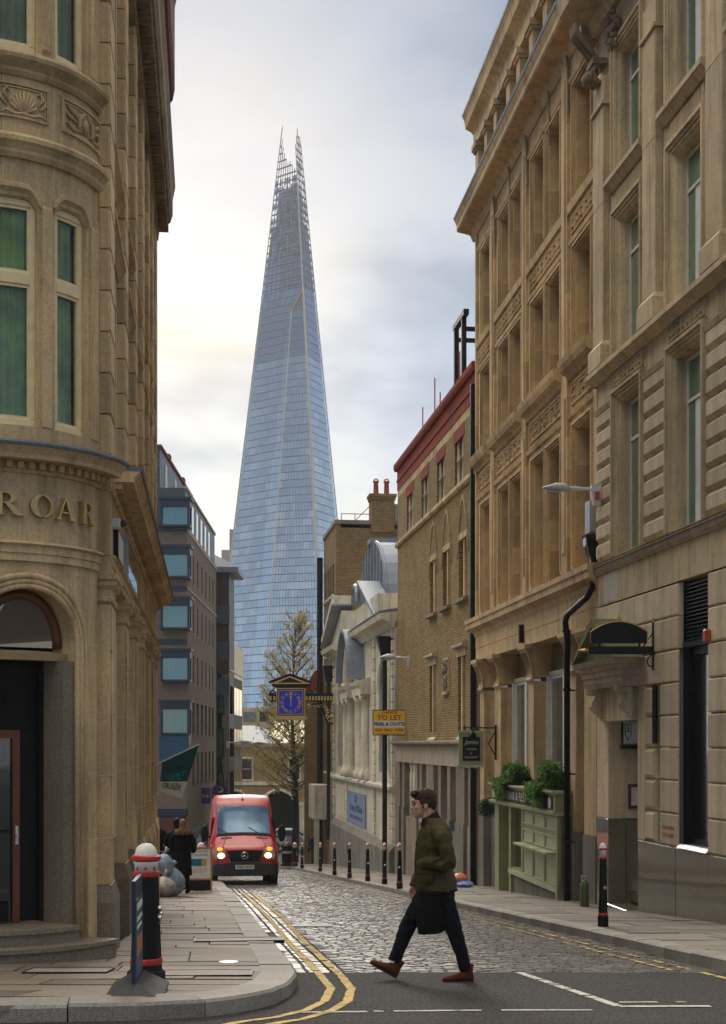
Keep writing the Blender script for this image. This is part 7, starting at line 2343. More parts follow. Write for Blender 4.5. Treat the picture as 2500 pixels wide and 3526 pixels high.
# swing sign on a rubber base, seen almost edge on
sw_ = thing('swing_sign', 'blue poster swing sign on a black weighted base on the corner pavement', 'sign', (-1.66, 10.8, pz(10.8)))
Ms = Matrix.Translation((-1.672, 10.75, pz(10.75))) @ Matrix.Rotation(R(4.2), 4, 'Z')
plain('rubber', (0.018, 0.022, 0.02), .55)
MB().frustum(-.21, .21, -.5, .4, 0, -.21, .21, -.5, .4, .02).frustum(-.21, .21, -.5, .4, .02, -.03, .03, -.3, .3, .13).build('base', MAT['rubber'], sw_, Ms)
MB().box(-.014, .014, -.32, .32, .10, .86).build('frame', plain('frame_blue', (0.01, 0.018, 0.05), .4), sw_, Ms)
plain('poster_blue', (0.015, 0.07, 0.15), .4, var=.3, scale=3)
plain('poster_orange', (0.40, 0.14, 0.04), .4)
po = MB().box(.014, .018, -.29, .29, .15, .72).build('poster', MAT['poster_blue'], sw_, Ms)
MB().box(.018, .021, -.26, .23, .30, .44).build('picture', MAT['poster_orange'], po, Ms)
Mp = Ms @ Matrix(((0, 0, 1, 0), (1, 0, 0, 0), (0, 1, 0, 0), (0, 0, 0, 1)))
for s_, z, h in (('a', .66, .08), ('b', .57, .05), ('c', .51, .04)):
    MB().box(.018, .021, -.24, RU(.1, .24), z - h * .3, z + h * .3).build('caption', MAT['flag_cream'], po, Ms)
# white wellness board
ab = thing('pavement_board', 'white pavement board with a gift card poster in a timber frame before the red van', 'sign', (-3.75, 32.9, pz(32.9)))
Ma = Matrix.Translation((-3.72, 32.9, pz(32.9))) @ Matrix.Rotation(R(6), 4, 'Z') @ Matrix.Rotation(R(-6), 4, 'X')
plain('pine', (0.42, 0.22, 0.08), .6)
MB().box(-.3, -.26, -.02, .02, 0, 1.0).box(.26, .3, -.02, .02, 0, 1.0).box(-.26, .26, -.02, .02, .96, 1.0).box(-.26, .26, -.02, .02, .26, .3).build('frame', MAT['pine'], ab, Ma)
ph = MB().box(-.26, .26, -.012, .012, .3, .96).build('poster', MAT['white_paint'], ab, Ma)
MB().box(-.26, .26, .0, .015, .02, .26).build('skirt', BKP, ab, Ma)
plain('card_teal', (0.0, 0.16, 0.28), .4)
plain('card_gold', (0.55, 0.33, 0.06), .4)
MB().box(-.17, .06, -.02, -.012, .58, .74).build('gift_card', MAT['card_teal'], ph, Ma)
MB().box(.06, .17, -.02, -.012, .58, .74).build('gift_card', MAT['card_gold'], ph, Ma)
Mf = Ma @ FACE
for s_, z, w, m in (('GIVE THE GIFT', .90, .42, 'card_teal'), ('OF WELLNESS', .83, .42, 'card_teal'), ('LIGHT CENTRE', .50, .36, 'card_gold'), ('WELLNESS', .44, .26, 'card_gold')):
    text('lettering', s_, MAT[m], ph, Ma @ Matrix.Translation((0, -.014, z)) @ FACE, .05, .001, fit=w)
MB().box(-.3, -.26, .3, .34, 0, .99).box(.26, .3, .3, .34, 0, .99).build('rear_leg', MAT['pine'], ab, Ma @ Matrix.Rotation(R(16), 4, 'X'))
cb = thing('dark_shop_board', 'dark juice bar board behind the rubbish bags', 'sign', (-4.6, 33.5, pz(33.5)))
MB().box(-4.9, -4.2, 33.5, 33.54, pz(33.5), pz(33.5) + .9).build('board', BKP, cb)
text('lettering', 'CRUSSH', plain('dull_green', (0.05, 0.12, 0.10), .6), cb, Matrix.Translation((-4.5, 33.49, pz(33.5) + .78)) @ FACE, .14, .002, fit=.6)
# bags
def bagmat(name, col, tr):
    m, nt, bs = nodes(name)
    n1 = noise(nt, 6, 5, .6)
    nt.links.new(mix(nt, mapr(nt, n1, .35, .65), col, tuple(min(1, c * 1.5 + .08) for c in col)), bs.inputs['Base Color'])
    bs.inputs['Roughness'].default_value = .22
    bump(nt, bs, noise(nt, 9, 5, .65), .8, .05)
    MAT[name] = m
    return m
bagmat('bag_blue', (0.22, 0.30, 0.40), .3)
bagmat('bag_grey', (0.34, 0.31, 0.29), .3)
bagmat('bag_orange', (0.55, 0.13, 0.03), .3)
bagmat('bag_cobalt', (0.10, 0.22, 0.55), .3)
def bag(x, y, z, r, m, label, seed, tie=True):
    rnd = random.Random(seed)
    mb = MB()
    n, k = 18, 12
    ph_ = [rnd.uniform(0, 6.28) for _ in range(6)]
    rings = []
    for j in range(k + 1):
        t = j / k
        prof = math.sin(math.pi * min(1, t * .92 + .06)) ** .55 * (1 - .45 * max(0, t - .6))
        ring_ = []
        for i in range(n):
            a = 2 * math.pi * i / n
            q = prof * (1 + .09 * math.sin(3 * a + ph_[0] + t * 3) + .06 * math.sin(7 * a + ph_[1]) + .05 * math.sin(11 * a + ph_[2] + t * 5)) + .02
            ring_.append((r[0] * q * math.cos(a), r[1] * q * math.sin(a), r[2] * t))
        rings.append(ring_)
    mb.loft(rings)
    o = thing('rubbish_bag', label, 'bag', (x, y, z))
    M = Matrix.Translation((x, y, z))
    mb.build('sack', MAT[m], o, M, smooth=True)
    if tie:
        MB().tube([(0, 0, r[2] * .95), (.03, 0, r[2] + .06), (.07, .02, r[2] + .12)], [.04, .025, .06], 8).build('knot', MAT[m], o, M, smooth=True)
    return o
bag(-4.08, 29.8, pz(29.8), (.25, .25, .42), 'bag_grey', 'lowest clear rubbish bag at the foot of the corner building', 1)
bag(-3.98, 30.3, pz(30.3), (.24, .24, .6), 'bag_blue', 'bluish clear rubbish bag behind the lowest bag', 2)
bag(-4.12, 30.1, pz(30.1) + .46, (.2, .2, .42), 'bag_blue', 'topmost clear rubbish bag of the pile by the corner building', 3)
bag(2.42, 36.2, pz(36.2) + .1, (.2, .2, .26), 'bag_orange', 'orange bag lying by the stone wall behind the walking man', 4, False)
bag(2.52, 36.0, pz(36.0), (.24, .2, .16), 'bag_cobalt', 'blue and white bag under the orange bag', 5, False)
# litter bin by the tree
lbn = thing('litter_bin', 'squat black litter bin by the far kerb near the tree', 'bin', (-3.62, 69, pz(69)))
MB().lathe([(.3, 0), (.3, .1), (.24, .12), (.24, .85), (.3, .9), (.3, .98), (.1, 1.1)], 12).build('body', BKP, lbn, Matrix.Translation((-3.62, 69, pz(69))))
MB().lathe([(.245, .6), (.247, .7)], 12, cap=False).build('band', MAT['silver'], lbn, Matrix.Translation((-3.62, 69, pz(69))))

# ------------------------------------------------------------------ vehicles
def carpaint(name, col, coat=.8):
    m, nt, bs = nodes(name)
    n1 = noise(nt, 3.0, 5, .6)
    n2 = noise(nt, 1.2, 4, .6, (1, 1, 2.5))
    c = mix(nt, math_(nt, 'MULTIPLY', mapr(nt, n2, .45, .75), .25), col, tuple(q * .35 + .03 for q in col))
    nt.links.new(shift(nt, c, mapr(nt, n1, .3, .7, .92, 1.06)), bs.inputs['Base Color'])
    bs.inputs['Roughness'].default_value = .38
    bs.inputs['Coat Weight'].default_value = coat
    bs.inputs['Coat Roughness'].default_value = .08
    MAT[name] = m
    return m
carpaint('van_red', (0.42, 0.002, 0.006), .15)
carpaint('car_white', (0.62, 0.63, 0.65))
carpaint('car_silver', (0.33, 0.34, 0.36))
plain('tyre', (0.012, 0.012, 0.012), .8)
plain('bumper_black', (0.018, 0.018, 0.02), .6)
pane('windscreen', (0.012, 0.06, 0.14), refl=.15, gcol=(0.5, 0.75, 1.0))
plain('headlamp_on', (0.9, 0.8, 0.6), .2, emit=(1.0, 0.74, 0.36), es=1.0)
plain('indicator_on', (0.9, 0.4, 0.05), .3, emit=(1.0, 0.33, 0.02), es=0.34)
plain('lamp_clear', (0.35, 0.30, 0.26), .15)
plain('plate_white', (0.62, 0.60, 0.52), .4)
van = thing('red_van', 'red high roof delivery van with headlights on, driving up the street', 'van', (-3.42, 42.0, gz(42)), R(6.8))
MV = Matrix.Translation((-3.42, 42.0, gz(42))) @ Matrix.Rotation(R(6.8), 4, 'Z') @ Matrix.Rotation(R(-3.9), 4, 'X')
def interp(tab, y):
    for (a, *p), (b, *q) in zip(tab, tab[1:]):
        if y <= b:
            t = max(0, (y - a) / (b - a))
            return [lerp(u, v, t) for u, v in zip(p, q)]
    return list(tab[-1][1:])
#        y     top   half width at belt, at top, belt height, bottom
VT = [(0.00, 1.00, .80, .62, .82, .40), (.06, 1.06, .90, .74, .86, .30), (.16, 1.13, .96, .80, .92, .27), (.40, 1.24, .985, .82, 1.0, .27), (.78, 1.40, .99, .80, 1.12, .27),
      (.80, 1.42, .99, .80, 1.14, .27), (1.1, 1.82, .99, .765, 1.22, .27), (1.40, 2.20, .99, .74, 1.26, .27), (1.62, 2.42, .99, .75, 1.28, .27), (1.9, 2.58, .99, .77, 1.3, .27), (2.4, 2.67, .99, .80, 1.32, .27),
      (3.2, 2.70, .99, .81, 1.32, .27), (5.6, 2.70, .99, .81, 1.32, .27), (5.85, 2.66, .97, .79, 1.3, .3)]
def vsec(y):
    h, w, wt, zb, z0 = interp(VT, y)
    half = [(0, z0), (w * .85, z0), (w - .02, z0 + .12), (w, lerp(z0, zb, .5)), (w, zb)]
    for t in (.3, .6, .8):
        half.append((lerp(w, wt + .06, t ** 1.25), lerp(zb, h - .10, t)))
    half += [(wt + .06, h - .10), (wt + .025, h - .035), (wt - .05, h), (wt * .5, h + .02), (0, h + .03)]
    left = [(-x, z) for x, z in half[1:-1]][::-1]
    return [(x, y, z) for x, z in half + left]
ys = sorted({v[0] for v in VT} | {.1, .25, .55, .95, 1.25, 1.5, 1.75, 2.1, 4.4})
body = MB().loft([vsec(y) for y in ys]).build('body', MAT['van_red'], van, MV, smooth=True, auto=32)
def vtop(x, y, lift=.012):
    """height of the upper surface of the van at x, y"""
    pts = [(p[0], p[2]) for p in vsec(y) if p[0] >= 0 and p[2] > interp(VT, y)[3] - .01]
    pts.sort()
    ax = abs(x)
    for (x0, z0), (x1, z1) in zip(pts, pts[1:]):
        if x0 <= ax <= x1 and x1 > x0:
            return lerp(z0, z1, (ax - x0) / (x1 - x0)) + lift
    return pts[-1][1] + lift
def vpatch(nm, mat, y0, y1, w0, w1, n=10, m=8, lift=.014, par=van, c0=0.0):
    vs, fs = [], []
    for j in range(m + 1):
        y = lerp(y0, y1, j / m)
        w = lerp(w0, w1, j / m)
        for i in range(n + 1):
            x = c0 + lerp(-w, w, i / n)
            vs.append((x, y - lift * .6, vtop(x, y, lift)))
    fs = [(j * (n + 1) + i, j * (n + 1) + i + 1, (j + 1) * (n + 1) + i + 1, (j + 1) * (n + 1) + i) for j in range(m) for i in range(n)]
    return MB().add(vs, fs).build(nm, mat, par, MV, smooth=True)
ws_ = vpatch('windscreen', MAT['windscreen'], .84, 1.50, .79, .745)
vpatch('windscreen_trim', BKP, .80, .85, .82, .80, lift=.018, m=2, par=ws_)
for c0 in (-.45, .45):
    MB().tube([(c0, .82, vtop(c0, .82) + .02), (c0 - .3, .95, vtop(c0 - .3, .95) + .02)], .012, 5).build('wiper', BKP, ws_, MV)
    vpatch('hood_vent', BKP, .62, .70, .16, .16, lift=.016, m=2, n=4, c0=c0 * 1.15)
for sx in (-.62, .62):
    MB().tube([(sx, .08, 1.07), (sx * .93, .4, vtop(sx * .93, .4, .0)), (sx * .82, .78, vtop(sx * .82, .78, .0))], .022, 6).build('hood_crease', MAT['van_red'], body, MV, smooth=True)
MB().tube([(0, 1.75, 2.52), (0, 1.70, 2.72)], .008, 5).ball((0, 1.75, 2.52), (.05, .06, .03), 8, 6).build('aerial', BKP, van, MV)
gr = MB().prism([(-.52, 1.0), (.52, 1.0), (.40, .68), (-.40, .68)], 'y', -.05, .06).build('grille', MAT['bumper_black'], van, MV)
for k in range(4):
    z = .73 + k * .07
    w = lerp(.40, .5, k / 3.4)
    MB().box(-w, w, -.075, -.05, z, z + .026).build('grille_bar', BKP, gr, MV)
MB().tube([(.095 * math.cos(t * math.pi / 10), -.085, .85 + .095 * math.sin(t * math.pi / 10)) for t in range(21)], .012, 6).build('badge_ring', MAT['silver'], gr, MV)
st = MB()
for k in range(3):
    a = R(90 + 120 * k)
    d, e = Vector((math.cos(a), 0, math.sin(a))), Vector((-math.sin(a), 0, math.cos(a)))
    c = Vector((0, -.085, .85))
    st.add([tuple(c + e * .016), tuple(c + d * .092), tuple(c - e * .016), tuple(c + Vector((0, -.014, 0)))], [(0, 1, 3), (1, 2, 3), (0, 2, 1)])
st.build('badge_star', MAT['silver'], gr, MV)
MB().loft([[(x, y, z) for x, z in ((-w, .26), (w, .26), (w + .02, .4), (w, .62), (.45, .66), (-.45, .66), (-w, .62), (-w - .02, .4))] for y, w in ((-.09, .72), (-.06, .86), (.06, .95), (.3, .985))]).build('bumper', MAT['bumper_black'], van, MV, bevel=.02)
pl = MB().box(-.27, .27, -.115, -.09, .46, .58).build('number_plate', MAT['plate_white'], van, MV)
text('plate_text', 'KS67 KVZ', MAT['ink_navy'], pl, MV @ Matrix.Translation((0, -.117, .52)) @ FACE, .1, .001, fit=.46, bold=.002)
for sg_ in (-1, 1):
    hl_ = MB().loft([[(sg_ * x, y, z) for x, z in ((.50, .80), (.86, .72), (.90, .86), (.84, 1.10), (.70, 1.14), (.56, 1.02))] for y in (-.02, .16)]).build('headlight', MAT['lamp_clear'], van, MV, bevel=.02)
    MB().ball((sg_ * .68, -.02, .85), (.10, .04, .08), 12, 8).build('headlamp_bulb', MAT['headlamp_on'], hl_, MV, smooth=True)
    MB().ball((sg_ * .72, -.015, 1.04), (.09, .04, .055), 10, 8).build('indicator', MAT['indicator_on'], hl_, MV, smooth=True)
    mir = MB().loft([[(sg_ * (1.14 + .12 * c), .98 + d, 1.50 + .26 * s_) for c, s_ in [(math.cos(q * math.pi / 6), math.sin(q * math.pi / 6)) for q in range(12)]] for d in (0, .12)]).build('wing_mirror', BKP, van, MV, bevel=.03)
    MB().tube([(sg_ * .96, 1.05, 1.4), (sg_ * 1.12, 1.02, 1.42)], .03, 6).build('mirror_arm', BKP, mir, MV)
    sw1 = MB().add([(sg_ * .992, 1.15, 1.32), (sg_ * .992, 1.95, 1.32), (sg_ * .90, 1.95, 2.0), (sg_ * .91, 1.48, 2.0)], [(0, 1, 2, 3)]).build('side_window', MAT['windscreen'], van, MV)
    MB().box(sg_ * .985 - .01, sg_ * .985 + .01, .3, 5.7, .52, .66).build('side_trim', MAT['bumper_black'], van, MV)
    MB().box(sg_ * .995 - .006, sg_ * .995 + .006, 2.15, 2.17, .7, 1.32).build('door_gap', BKP, van, MV)
    for y in (.75, 4.75):
        w_ = MB().lathe([(.34, -.11), (.345, -.09), (.345, .09), (.34, .11), (.2, .11), (.2, -.11)], 22, cap=False)
        Mw = MV @ Matrix.Translation((sg_ * .87, y, .33)) @ Matrix.Rotation(R(90), 4, 'Y')
        wh = w_.build('wheel', MAT['tyre'], van, Mw, smooth=False)
        MB().lathe([(.0, .04), (.2, .06), (.2, .09)], 14, cap=False).build('rim', MAT['silver'], wh, MV @ Matrix.Translation((sg_ * .87, y, .33)) @ Matrix.Rotation(R(90 * sg_), 4, 'Y'))
# small vehicles on the lower road
def small_car(x, y, rz, paint, label, L=4.2, W=1.75, Hh=1.45, van_=False):
    t = thing('parked_van' if van_ else 'parked_car', label, 'van' if van_ else 'car', (x, y, gz(y)), rz)
    M = Matrix.Translation((x, y, gz(y))) @ Matrix.Rotation(rz, 4, 'Z')
    hw = W / 2
    if van_:
        prof = [(0, .3), (0, .9), (.2, 1.1), (.9, 1.25), (1.3, Hh), (L, Hh), (L, .3)]
    else:
        prof = [(0, .3), (0, .62), (.15, .74), (1.15, .92), (1.75, Hh), (3.0, Hh), (3.75, 1.0), (L, .95), (L, .3)]
    MB().prism(prof, 'y', -hw, hw).build('body', paint, t, M, bevel=.06)
    if van_:
        MB().add([(.92, -hw * .9, 1.28), (.92, hw * .9, 1.28), (1.27, hw * .85, Hh - .08), (1.27, -hw * .85, Hh - .08)], [(0, 1, 2, 3)]).build('windscreen', MAT['windscreen'], t, M @ Matrix.Translation((-.02, 0, .02)))
        cab = [(1.1, 1.2), (1.9, 1.2), (1.9, Hh - .15), (1.4, Hh - .15)]
    else:
        MB().add([(1.16, -hw * .85, .95), (1.16, hw * .85, .95), (1.7, hw * .75, Hh - .04), (1.7, -hw * .75, Hh - .04)], [(0, 1, 2, 3)]).build('windscreen', MAT['windscreen'], t, M @ Matrix.Translation((-.02, 0, .02)))
        cab = [(1.35, .95), (3.55, 1.0), (3.0, Hh - .08), (1.8, Hh - .08)]
    for sg_ in (-1, 1):
        MB().prism(cab, 'y', sg_ * hw - .01 * 0, sg_ * (hw + .012)).build('side_window', MAT['windscreen'], t, M)
        for q in (.8, L - .8):
            wh = MB().lathe([(.31, -.09), (.31, .09), (.2, .1), (.2, -.1)], 16, cap=False).build('wheel', MAT['tyre'], t, M @ Matrix.Translation((q, sg_ * (hw - .08), .31)) @ Matrix.Rotation(R(90), 4, 'X'))
            MB().lathe([(.0, .05), (.2, .08)], 12, cap=False).build('rim', MAT['silver'], wh, M @ Matrix.Translation((q, sg_ * (hw - .08), .31)) @ Matrix.Rotation(R(-90 * sg_), 4, 'X'))
        MB().ball((.04, sg_ * hw * .75, .68), (.08, .16, .09), 8, 6).build('headlight', MAT['lamp_clear'], t, M)
    return t
small_car(-3.1, 103.0, math.pi, MAT['car_silver'], 'silver car crossing at the foot of the street behind the tree')
small_car(-4.15, 100.5, 0.0, MAT['car_white'], 'white van on the lower road just right of the tree trunk', 4.6, 1.9, 2.2, True)
small_car(-9.6, 101.5, 0.15, MAT['car_white'], 'white car on the lower road between the red van and the tree')

# ------------------------------------------------------------------ people
def remesh(name, mb, mat, parent, xf, voxel, smooth_it=2, crease=0.0, csize=.09):
    me = mb.mesh('tmp')
    o = bpy.data.objects.new('tmp', me)
    r = o.modifiers.new('r', 'REMESH')
    r.mode = 'VOXEL'
    r.voxel_size = voxel
    if smooth_it:
        s = o.modifiers.new('s', 'SMOOTH')
        s.iterations = smooth_it
        s.factor = .5
    if crease:
        tx_ = bpy.data.textures.new('creases', 'CLOUDS')
        tx_.noise_scale = csize
        tx_.noise_depth = 3
        d = o.modifiers.new('d', 'DISPLACE')
        d.texture = tx_
        d.texture_coords = 'LOCAL'
        d.strength = crease
        d.mid_level = .5
    m2 = baked(o)
    bpy.data.objects.remove(o)
    bpy.data.meshes.remove(me)
    m2.name = name
    m2.polygons.foreach_set('use_smooth', [True] * len(m2.polygons))
    m2.materials.clear()
    m2.materials.append(mat)
    m2.transform(rootw(parent).inverted() @ xf)
    ob = bpy.data.objects.new(name, m2)
    ob.parent = parent
    COL.objects.link(ob)
    return ob
def oval(xc, yc, z, rx, ry, n=20, tilt=0.0, fold=0.0, ph=0.0):
    return [(xc + rx * (1 + fold * math.sin(5 * a + ph)) * math.cos(a), yc + ry * (1 + fold * math.sin(5 * a + ph)) * math.sin(a), z + tilt * math.cos(a)) for a in [2 * math.pi * i / n for i in range(n)]]
def cloth(name, col, rough=.9, sc=14, bmp=.25, var=.2):
    m, nt, bs = nodes(name)
    n1, n2 = noise(nt, sc, 4, .6), noise(nt, 150, 2, .5)
    nt.links.new(shift(nt, mix(nt, 0, col, col), mapr(nt, n1, .3, .7, 1 - var, 1 + var)), bs.inputs['Base Color'])
    bs.inputs['Roughness'].default_value = rough
    bs.inputs['Specular IOR Level'].default_value = .2
    bump(nt, bs, math_(nt, 'ADD', noise(nt, 11, 3, .55), math_(nt, 'MULTIPLY', n2, .15)), bmp, .03)
    MAT[name] = m
    return m
cloth('wax_olive', (0.050, 0.036, 0.009), .6)
cloth('collar_cord', (0.020, 0.008, 0.008))
cloth('black_wool', (0.004, 0.004, 0.005))
cloth('navy_denim', (0.004, 0.004, 0.007))
cloth('navy_coat', (0.008, 0.011, 0.035))
cloth('brown_suede', (0.085, 0.022, 0.008), .9)
cloth('fur', (0.16, 0.09, 0.045), .95, sc=50, bmp=1.0, var=.5)
cloth('hair_brown', (0.040, 0.019, 0.009), .6, sc=60, bmp=.8, var=.5)
cloth('hair_blonde', (0.22, 0.12, 0.045), .6, sc=60, bmp=.8, var=.5)
cloth('hair_dark', (0.012, 0.008, 0.006), .6, sc=60, bmp=.8, var=.5)
cloth('shirt_white', (0.6, 0.6, 0.58))
m, nt, bs = nodes('skin')
n1 = noise(nt, 25, 4, .6)
nt.links.new(mix(nt, mapr(nt, n1, .3, .7), (0.42, 0.20, 0.13), (0.52, 0.28, 0.19)), bs.inputs['Base Color'])
bs.inputs['Roughness'].default_value = .5
bs.inputs['Subsurface Weight'].default_value = .12
bs.inputs['Subsurface Radius'].default_value = (.02, .008, .004)
MAT['skin'] = m

my, mx_ = 13.0, .535
man = thing('person', 'man in olive wax jacket, black trousers and brown suede boots striding across the road', 'person', (mx_, my, gz(my)))
K = .955
MM = Matrix.Translation((mx_, my, gz(my))) @ Matrix.Diagonal((K, K, K, 1))
# local: x forward is negative, y away from the viewer, z up
body = MB()
body.ball((.012, 0, 1.675), (.098, .074, .108), 20, 14)            # skull
body.ball((-.030, 0, 1.60), (.066, .056, .072), 16, 12)            # face and jaw
body.ball((-.058, 0, 1.548), (.030, .034, .024), 10, 8)            # chin
body.tube([(-.074, 0, 1.668), (-.088, 0, 1.64), (-.106, 0, 1.612), (-.088, 0, 1.604)], [.012, .013, .016, .012], 8)   # nose
body.tube([(-.082, 0, 1.583), (-.09, 0, 1.577), (-.082, 0, 1.571)], [.016, .017, .016], 8)    # lips
body.tube([(-.079, 0, 1.562), (-.084, 0, 1.558), (-.076, 0, 1.552)], [.016, .016, .016], 8)
body.tube([(-.078, -.045, 1.682), (-.092, -.02, 1.688), (-.092, .02, 1.688), (-.078, .045, 1.682)], .013, 6)   # brow
for sg_ in (-1, 1):
    body.ball((.025, sg_ * .076, 1.635), (.018, .012, .034), 10, 8)
    body.ball((-.055, sg_ * .038, 1.625), (.03, .026, .026), 8, 6)
body.tube([(.05, 0, 1.62), (.055, 0, 1.53), (.075, 0, 1.44)], [.062, .06, .075], 14)
bod = remesh('body', body, MAT['skin'], man, MM, .0065, 3)
for sg_ in (-1, 1):
    MB().ball((-.083, sg_ * .034, 1.652), (.010, .014, .006), 8, 6).build('eye', MAT['hair_dark'], bod, MM)
    MB().tube([(-.092, sg_ * .016, 1.672), (-.092, sg_ * .034, 1.679), (-.078, sg_ * .052, 1.674)], .0065, 5).build('eyebrow', MAT['hair_brown'], bod, MM)
MB().tube([(-.100, -.016, 1.5665), (-.101, 0, 1.567), (-.100, .016, 1.5665)], .002, 4).build('mouth_line', MAT['brown_suede'], bod, MM)
hair = MB()
hair.ball((.022, 0, 1.722), (.108, .084, .084), 20, 12)
hair.ball((.058, 0, 1.68), (.078, .080, .09), 16, 10)
hair.ball((.085, 0, 1.635), (.042, .062, .05), 12, 8)
rnd = random.Random(4)
for i in range(26):
    hair.ball((-.065 + rnd.uniform(-.03, .05), rnd.uniform(-.055, .055), 1.752 + rnd.uniform(-.02, .022)), (.03, .02, .018), 8, 6)
for sg_ in (-1, 1):
    hair.ball((.012, sg_ * .066, 1.69), (.05, .018, .045), 10, 8)
    hair.ball((.002, sg_ * .071, 1.645), (.012, .008, .03), 8, 6)
remesh('hair', hair, MAT['hair_brown'], man, MM, .006, 1, .022, .02)
# jacket with both arms
jk = MB()
rings = [(.845, .128, .195, .218, .02), (.90, .122, .19, .212, .03), (1.0, .112, .183, .205, .03), (1.1, .103, .178, .202, .025), (1.2, .102, .176, .208, .02), (1.3, .108, .172, .22, .01), (1.38, .116, .155, .222, 0), (1.44, .118, .13, .205, 0), (1.49, .11, .098, .15, 0), (1.53, .09, .085, .10, 0)]
jk.loft([oval(x, 0, z, rx, ry, 24, -.0 if z > 1.3 else .0, fo, z * 9) for z, x, rx, ry, fo in rings])
jk.tube([(.125, -.195, 1.425), (.165, -.25, 1.36), (.205, -.275, 1.25), (.235, -.275, 1.13), (.225, -.27, 1.09)], [.078, .078, .072, .066, .064], 14)
jk.tube([(.225, -.27, 1.09), (.16, -.265, 1.10), (.07, -.245, 1.135), (.0, -.215, 1.12), (-.03, -.19, 1.08)], [.066, .064, .058, .052, .05], 14)
jk.tube([(.125, .195, 1.425), (.10, .25, 1.34), (.055, .265, 1.2), (.01, .255, 1.08), (-.045, .22, .93), (-.075, .2, .86)], [.078, .076, .068, .06, .054, .05], 14)
# pocket flaps, storm fly and a few creases
jk.box(-.06, .08, -.225, -.19, .93, 1.05)
jk.tube([(.20, -.335, 1.30), (.235, -.34, 1.22), (.25, -.335, 1.14)], .014, 6)
jk.tube([(.16, -.325, 1.10), (.20, -.335, 1.14), (.25, -.325, 1.17)], .014, 6)
jk.tube([(.06, -.30, 1.12), (.10, -.315, 1.16), (.15, -.31, 1.18)], .012, 6)
jacket = remesh('jacket', jk, MAT['wax_olive'], man, MM, .009, 2, .026, .08)
MB().box(-.062, .085, -.236, -.222, 1.02, 1.055).build('pocket_flap', MAT['wax_olive'], jacket, MM, bevel=.006)
MB().tube([(.0, -.05, 1.45), (-.055, -.05, 1.3), (-.068, -.045, 1.1), (-.058, -.05, .87)], .014, 6).build('front_placket', MAT['wax_olive'], jacket, MM)
MB().loft([oval(.127, 0, z, rx, ry, 24) for z, rx, ry in ((.842, .188, .212), (.845, .199, .222), (.862, .199, .222), (.866, .19, .214))]).build('hem', MAT['collar_cord'], jacket, MM)
cl_ = MB()
cl_.loft([oval(.082, 0, 1.47, .105, .115, 20, .03), oval(.068, 0, 1.515, .088, .092, 20, .035), oval(.06, 0, 1.555, .078, .082, 20, .04), oval(.06, 0, 1.556, .066, .068, 20, .04), oval(.068, 0, 1.51, .066, .07, 20, .03)], cap=False)
cl_.build('collar', MAT['collar_cord'], man, MM, smooth=True)
MB().ball((-.012, 0, 1.50), (.03, .035, .03), 8, 6).build('shirt_collar', MAT['shirt_white'], man, MM)
# dark coat tail under the jacket
tl = MB()
tl.loft([oval(.125, 0, .93, .17, .195, 24), oval(.118, 0, .80, .18, .2, 24), oval(.105, 0, .68, .178, .19, 24, .01), oval(.092, 0, .56, .155, .175, 24, .015), oval(.085, 0, .455, .128, .15, 24, .02)])
remesh('coat_tail', tl, MAT['black_wool'], man, MM, .012, 2, .024, .12)
# trousers: front leg is the far one, rear leg the near one
tr_ = MB()
tr_.loft([oval(.12, 0, .98, .15, .175, 20), oval(.125, 0, .86, .165, .185, 20), oval(.12, 0, .78, .15, .18, 20)])
tr_.tube([(.08, .085, .86), (.0, .09, .72), (-.075, .095, .60), (-.135, .095, .50), (-.185, .095, .38), (-.235, .095, .25), (-.262, .095, .17)], [.112, .102, .088, .078, .07, .062, .066], 14)
tr_.tube([(.15, -.085, .86), (.20, -.09, .72), (.255, -.095, .58), (.295, -.095, .46), (.335, -.095, .34), (.372, -.095, .21), (.395, -.095, .115)], [.115, .105, .09, .076, .068, .06, .062], 14)
for q in ((.335, .2), (.36, .15)):
    pass
remesh('trousers', tr_, MAT['navy_denim'], man, MM, .010, 2, .022, .06)
def boot(name, heel, toe, y):
    """suede boot from heel (x,z) to toe (x,z)"""
    h, t = Vector((heel[0], y, heel[1])), Vector((toe[0], y, toe[1]))
    d = (t - h).normalized()
    up = Vector((-d.z, 0, d.x))
    if up.z < 0:
        up = -up
    L = (t - h).length
    mb = MB()
    secs = []
    for f, w, lo, hi in ((-.0, .028, .005, .07), (.05, .036, 0, .105), (.2, .038, 0, .125), (.36, .038, 0, .105), (.5, .042, 0, .08), (.68, .047, 0, .062), (.85, .042, 0, .05), (.96, .027, .004, .038), (1.0, .012, .01, .026)):
        c = h + d * L * f + up * ((lo + hi) / 2)
        secs.append([tuple(c + Vector((0, 1, 0)) * w * math.cos(a) + up * (hi - lo) / 2 * math.sin(a)) for a in [i * math.pi / 7 for i in range(14)]])
    mb.loft(secs)
    a = h + d * L * .17 + up * .07
    mb.tube([a, a + up * .06 - d * .004, a + up * .10 - d * .008], [.042, .043, .045], 12)
    o = remesh(name, mb, MAT['brown_suede'], man, MM, .007, 2)
    s_ = MB()
    s_.loft([[tuple(h + d * L * f + Vector((0, 1, 0)) * w * k + up * u) for k, u in ((-1, -.006), (1, -.006), (1, .008), (-1, .008))] for f, w in ((.0, .03), (.1, .037), (.5, .042), (.7, .047), (.9, .038), (.99, .014))])
    s_.build('sole', MAT['rubber'], o, MM)
boot('boot', (-.245, .012), (-.50, .155), .095)
boot('boot', (.470, .008), (.175, .008), -.095)
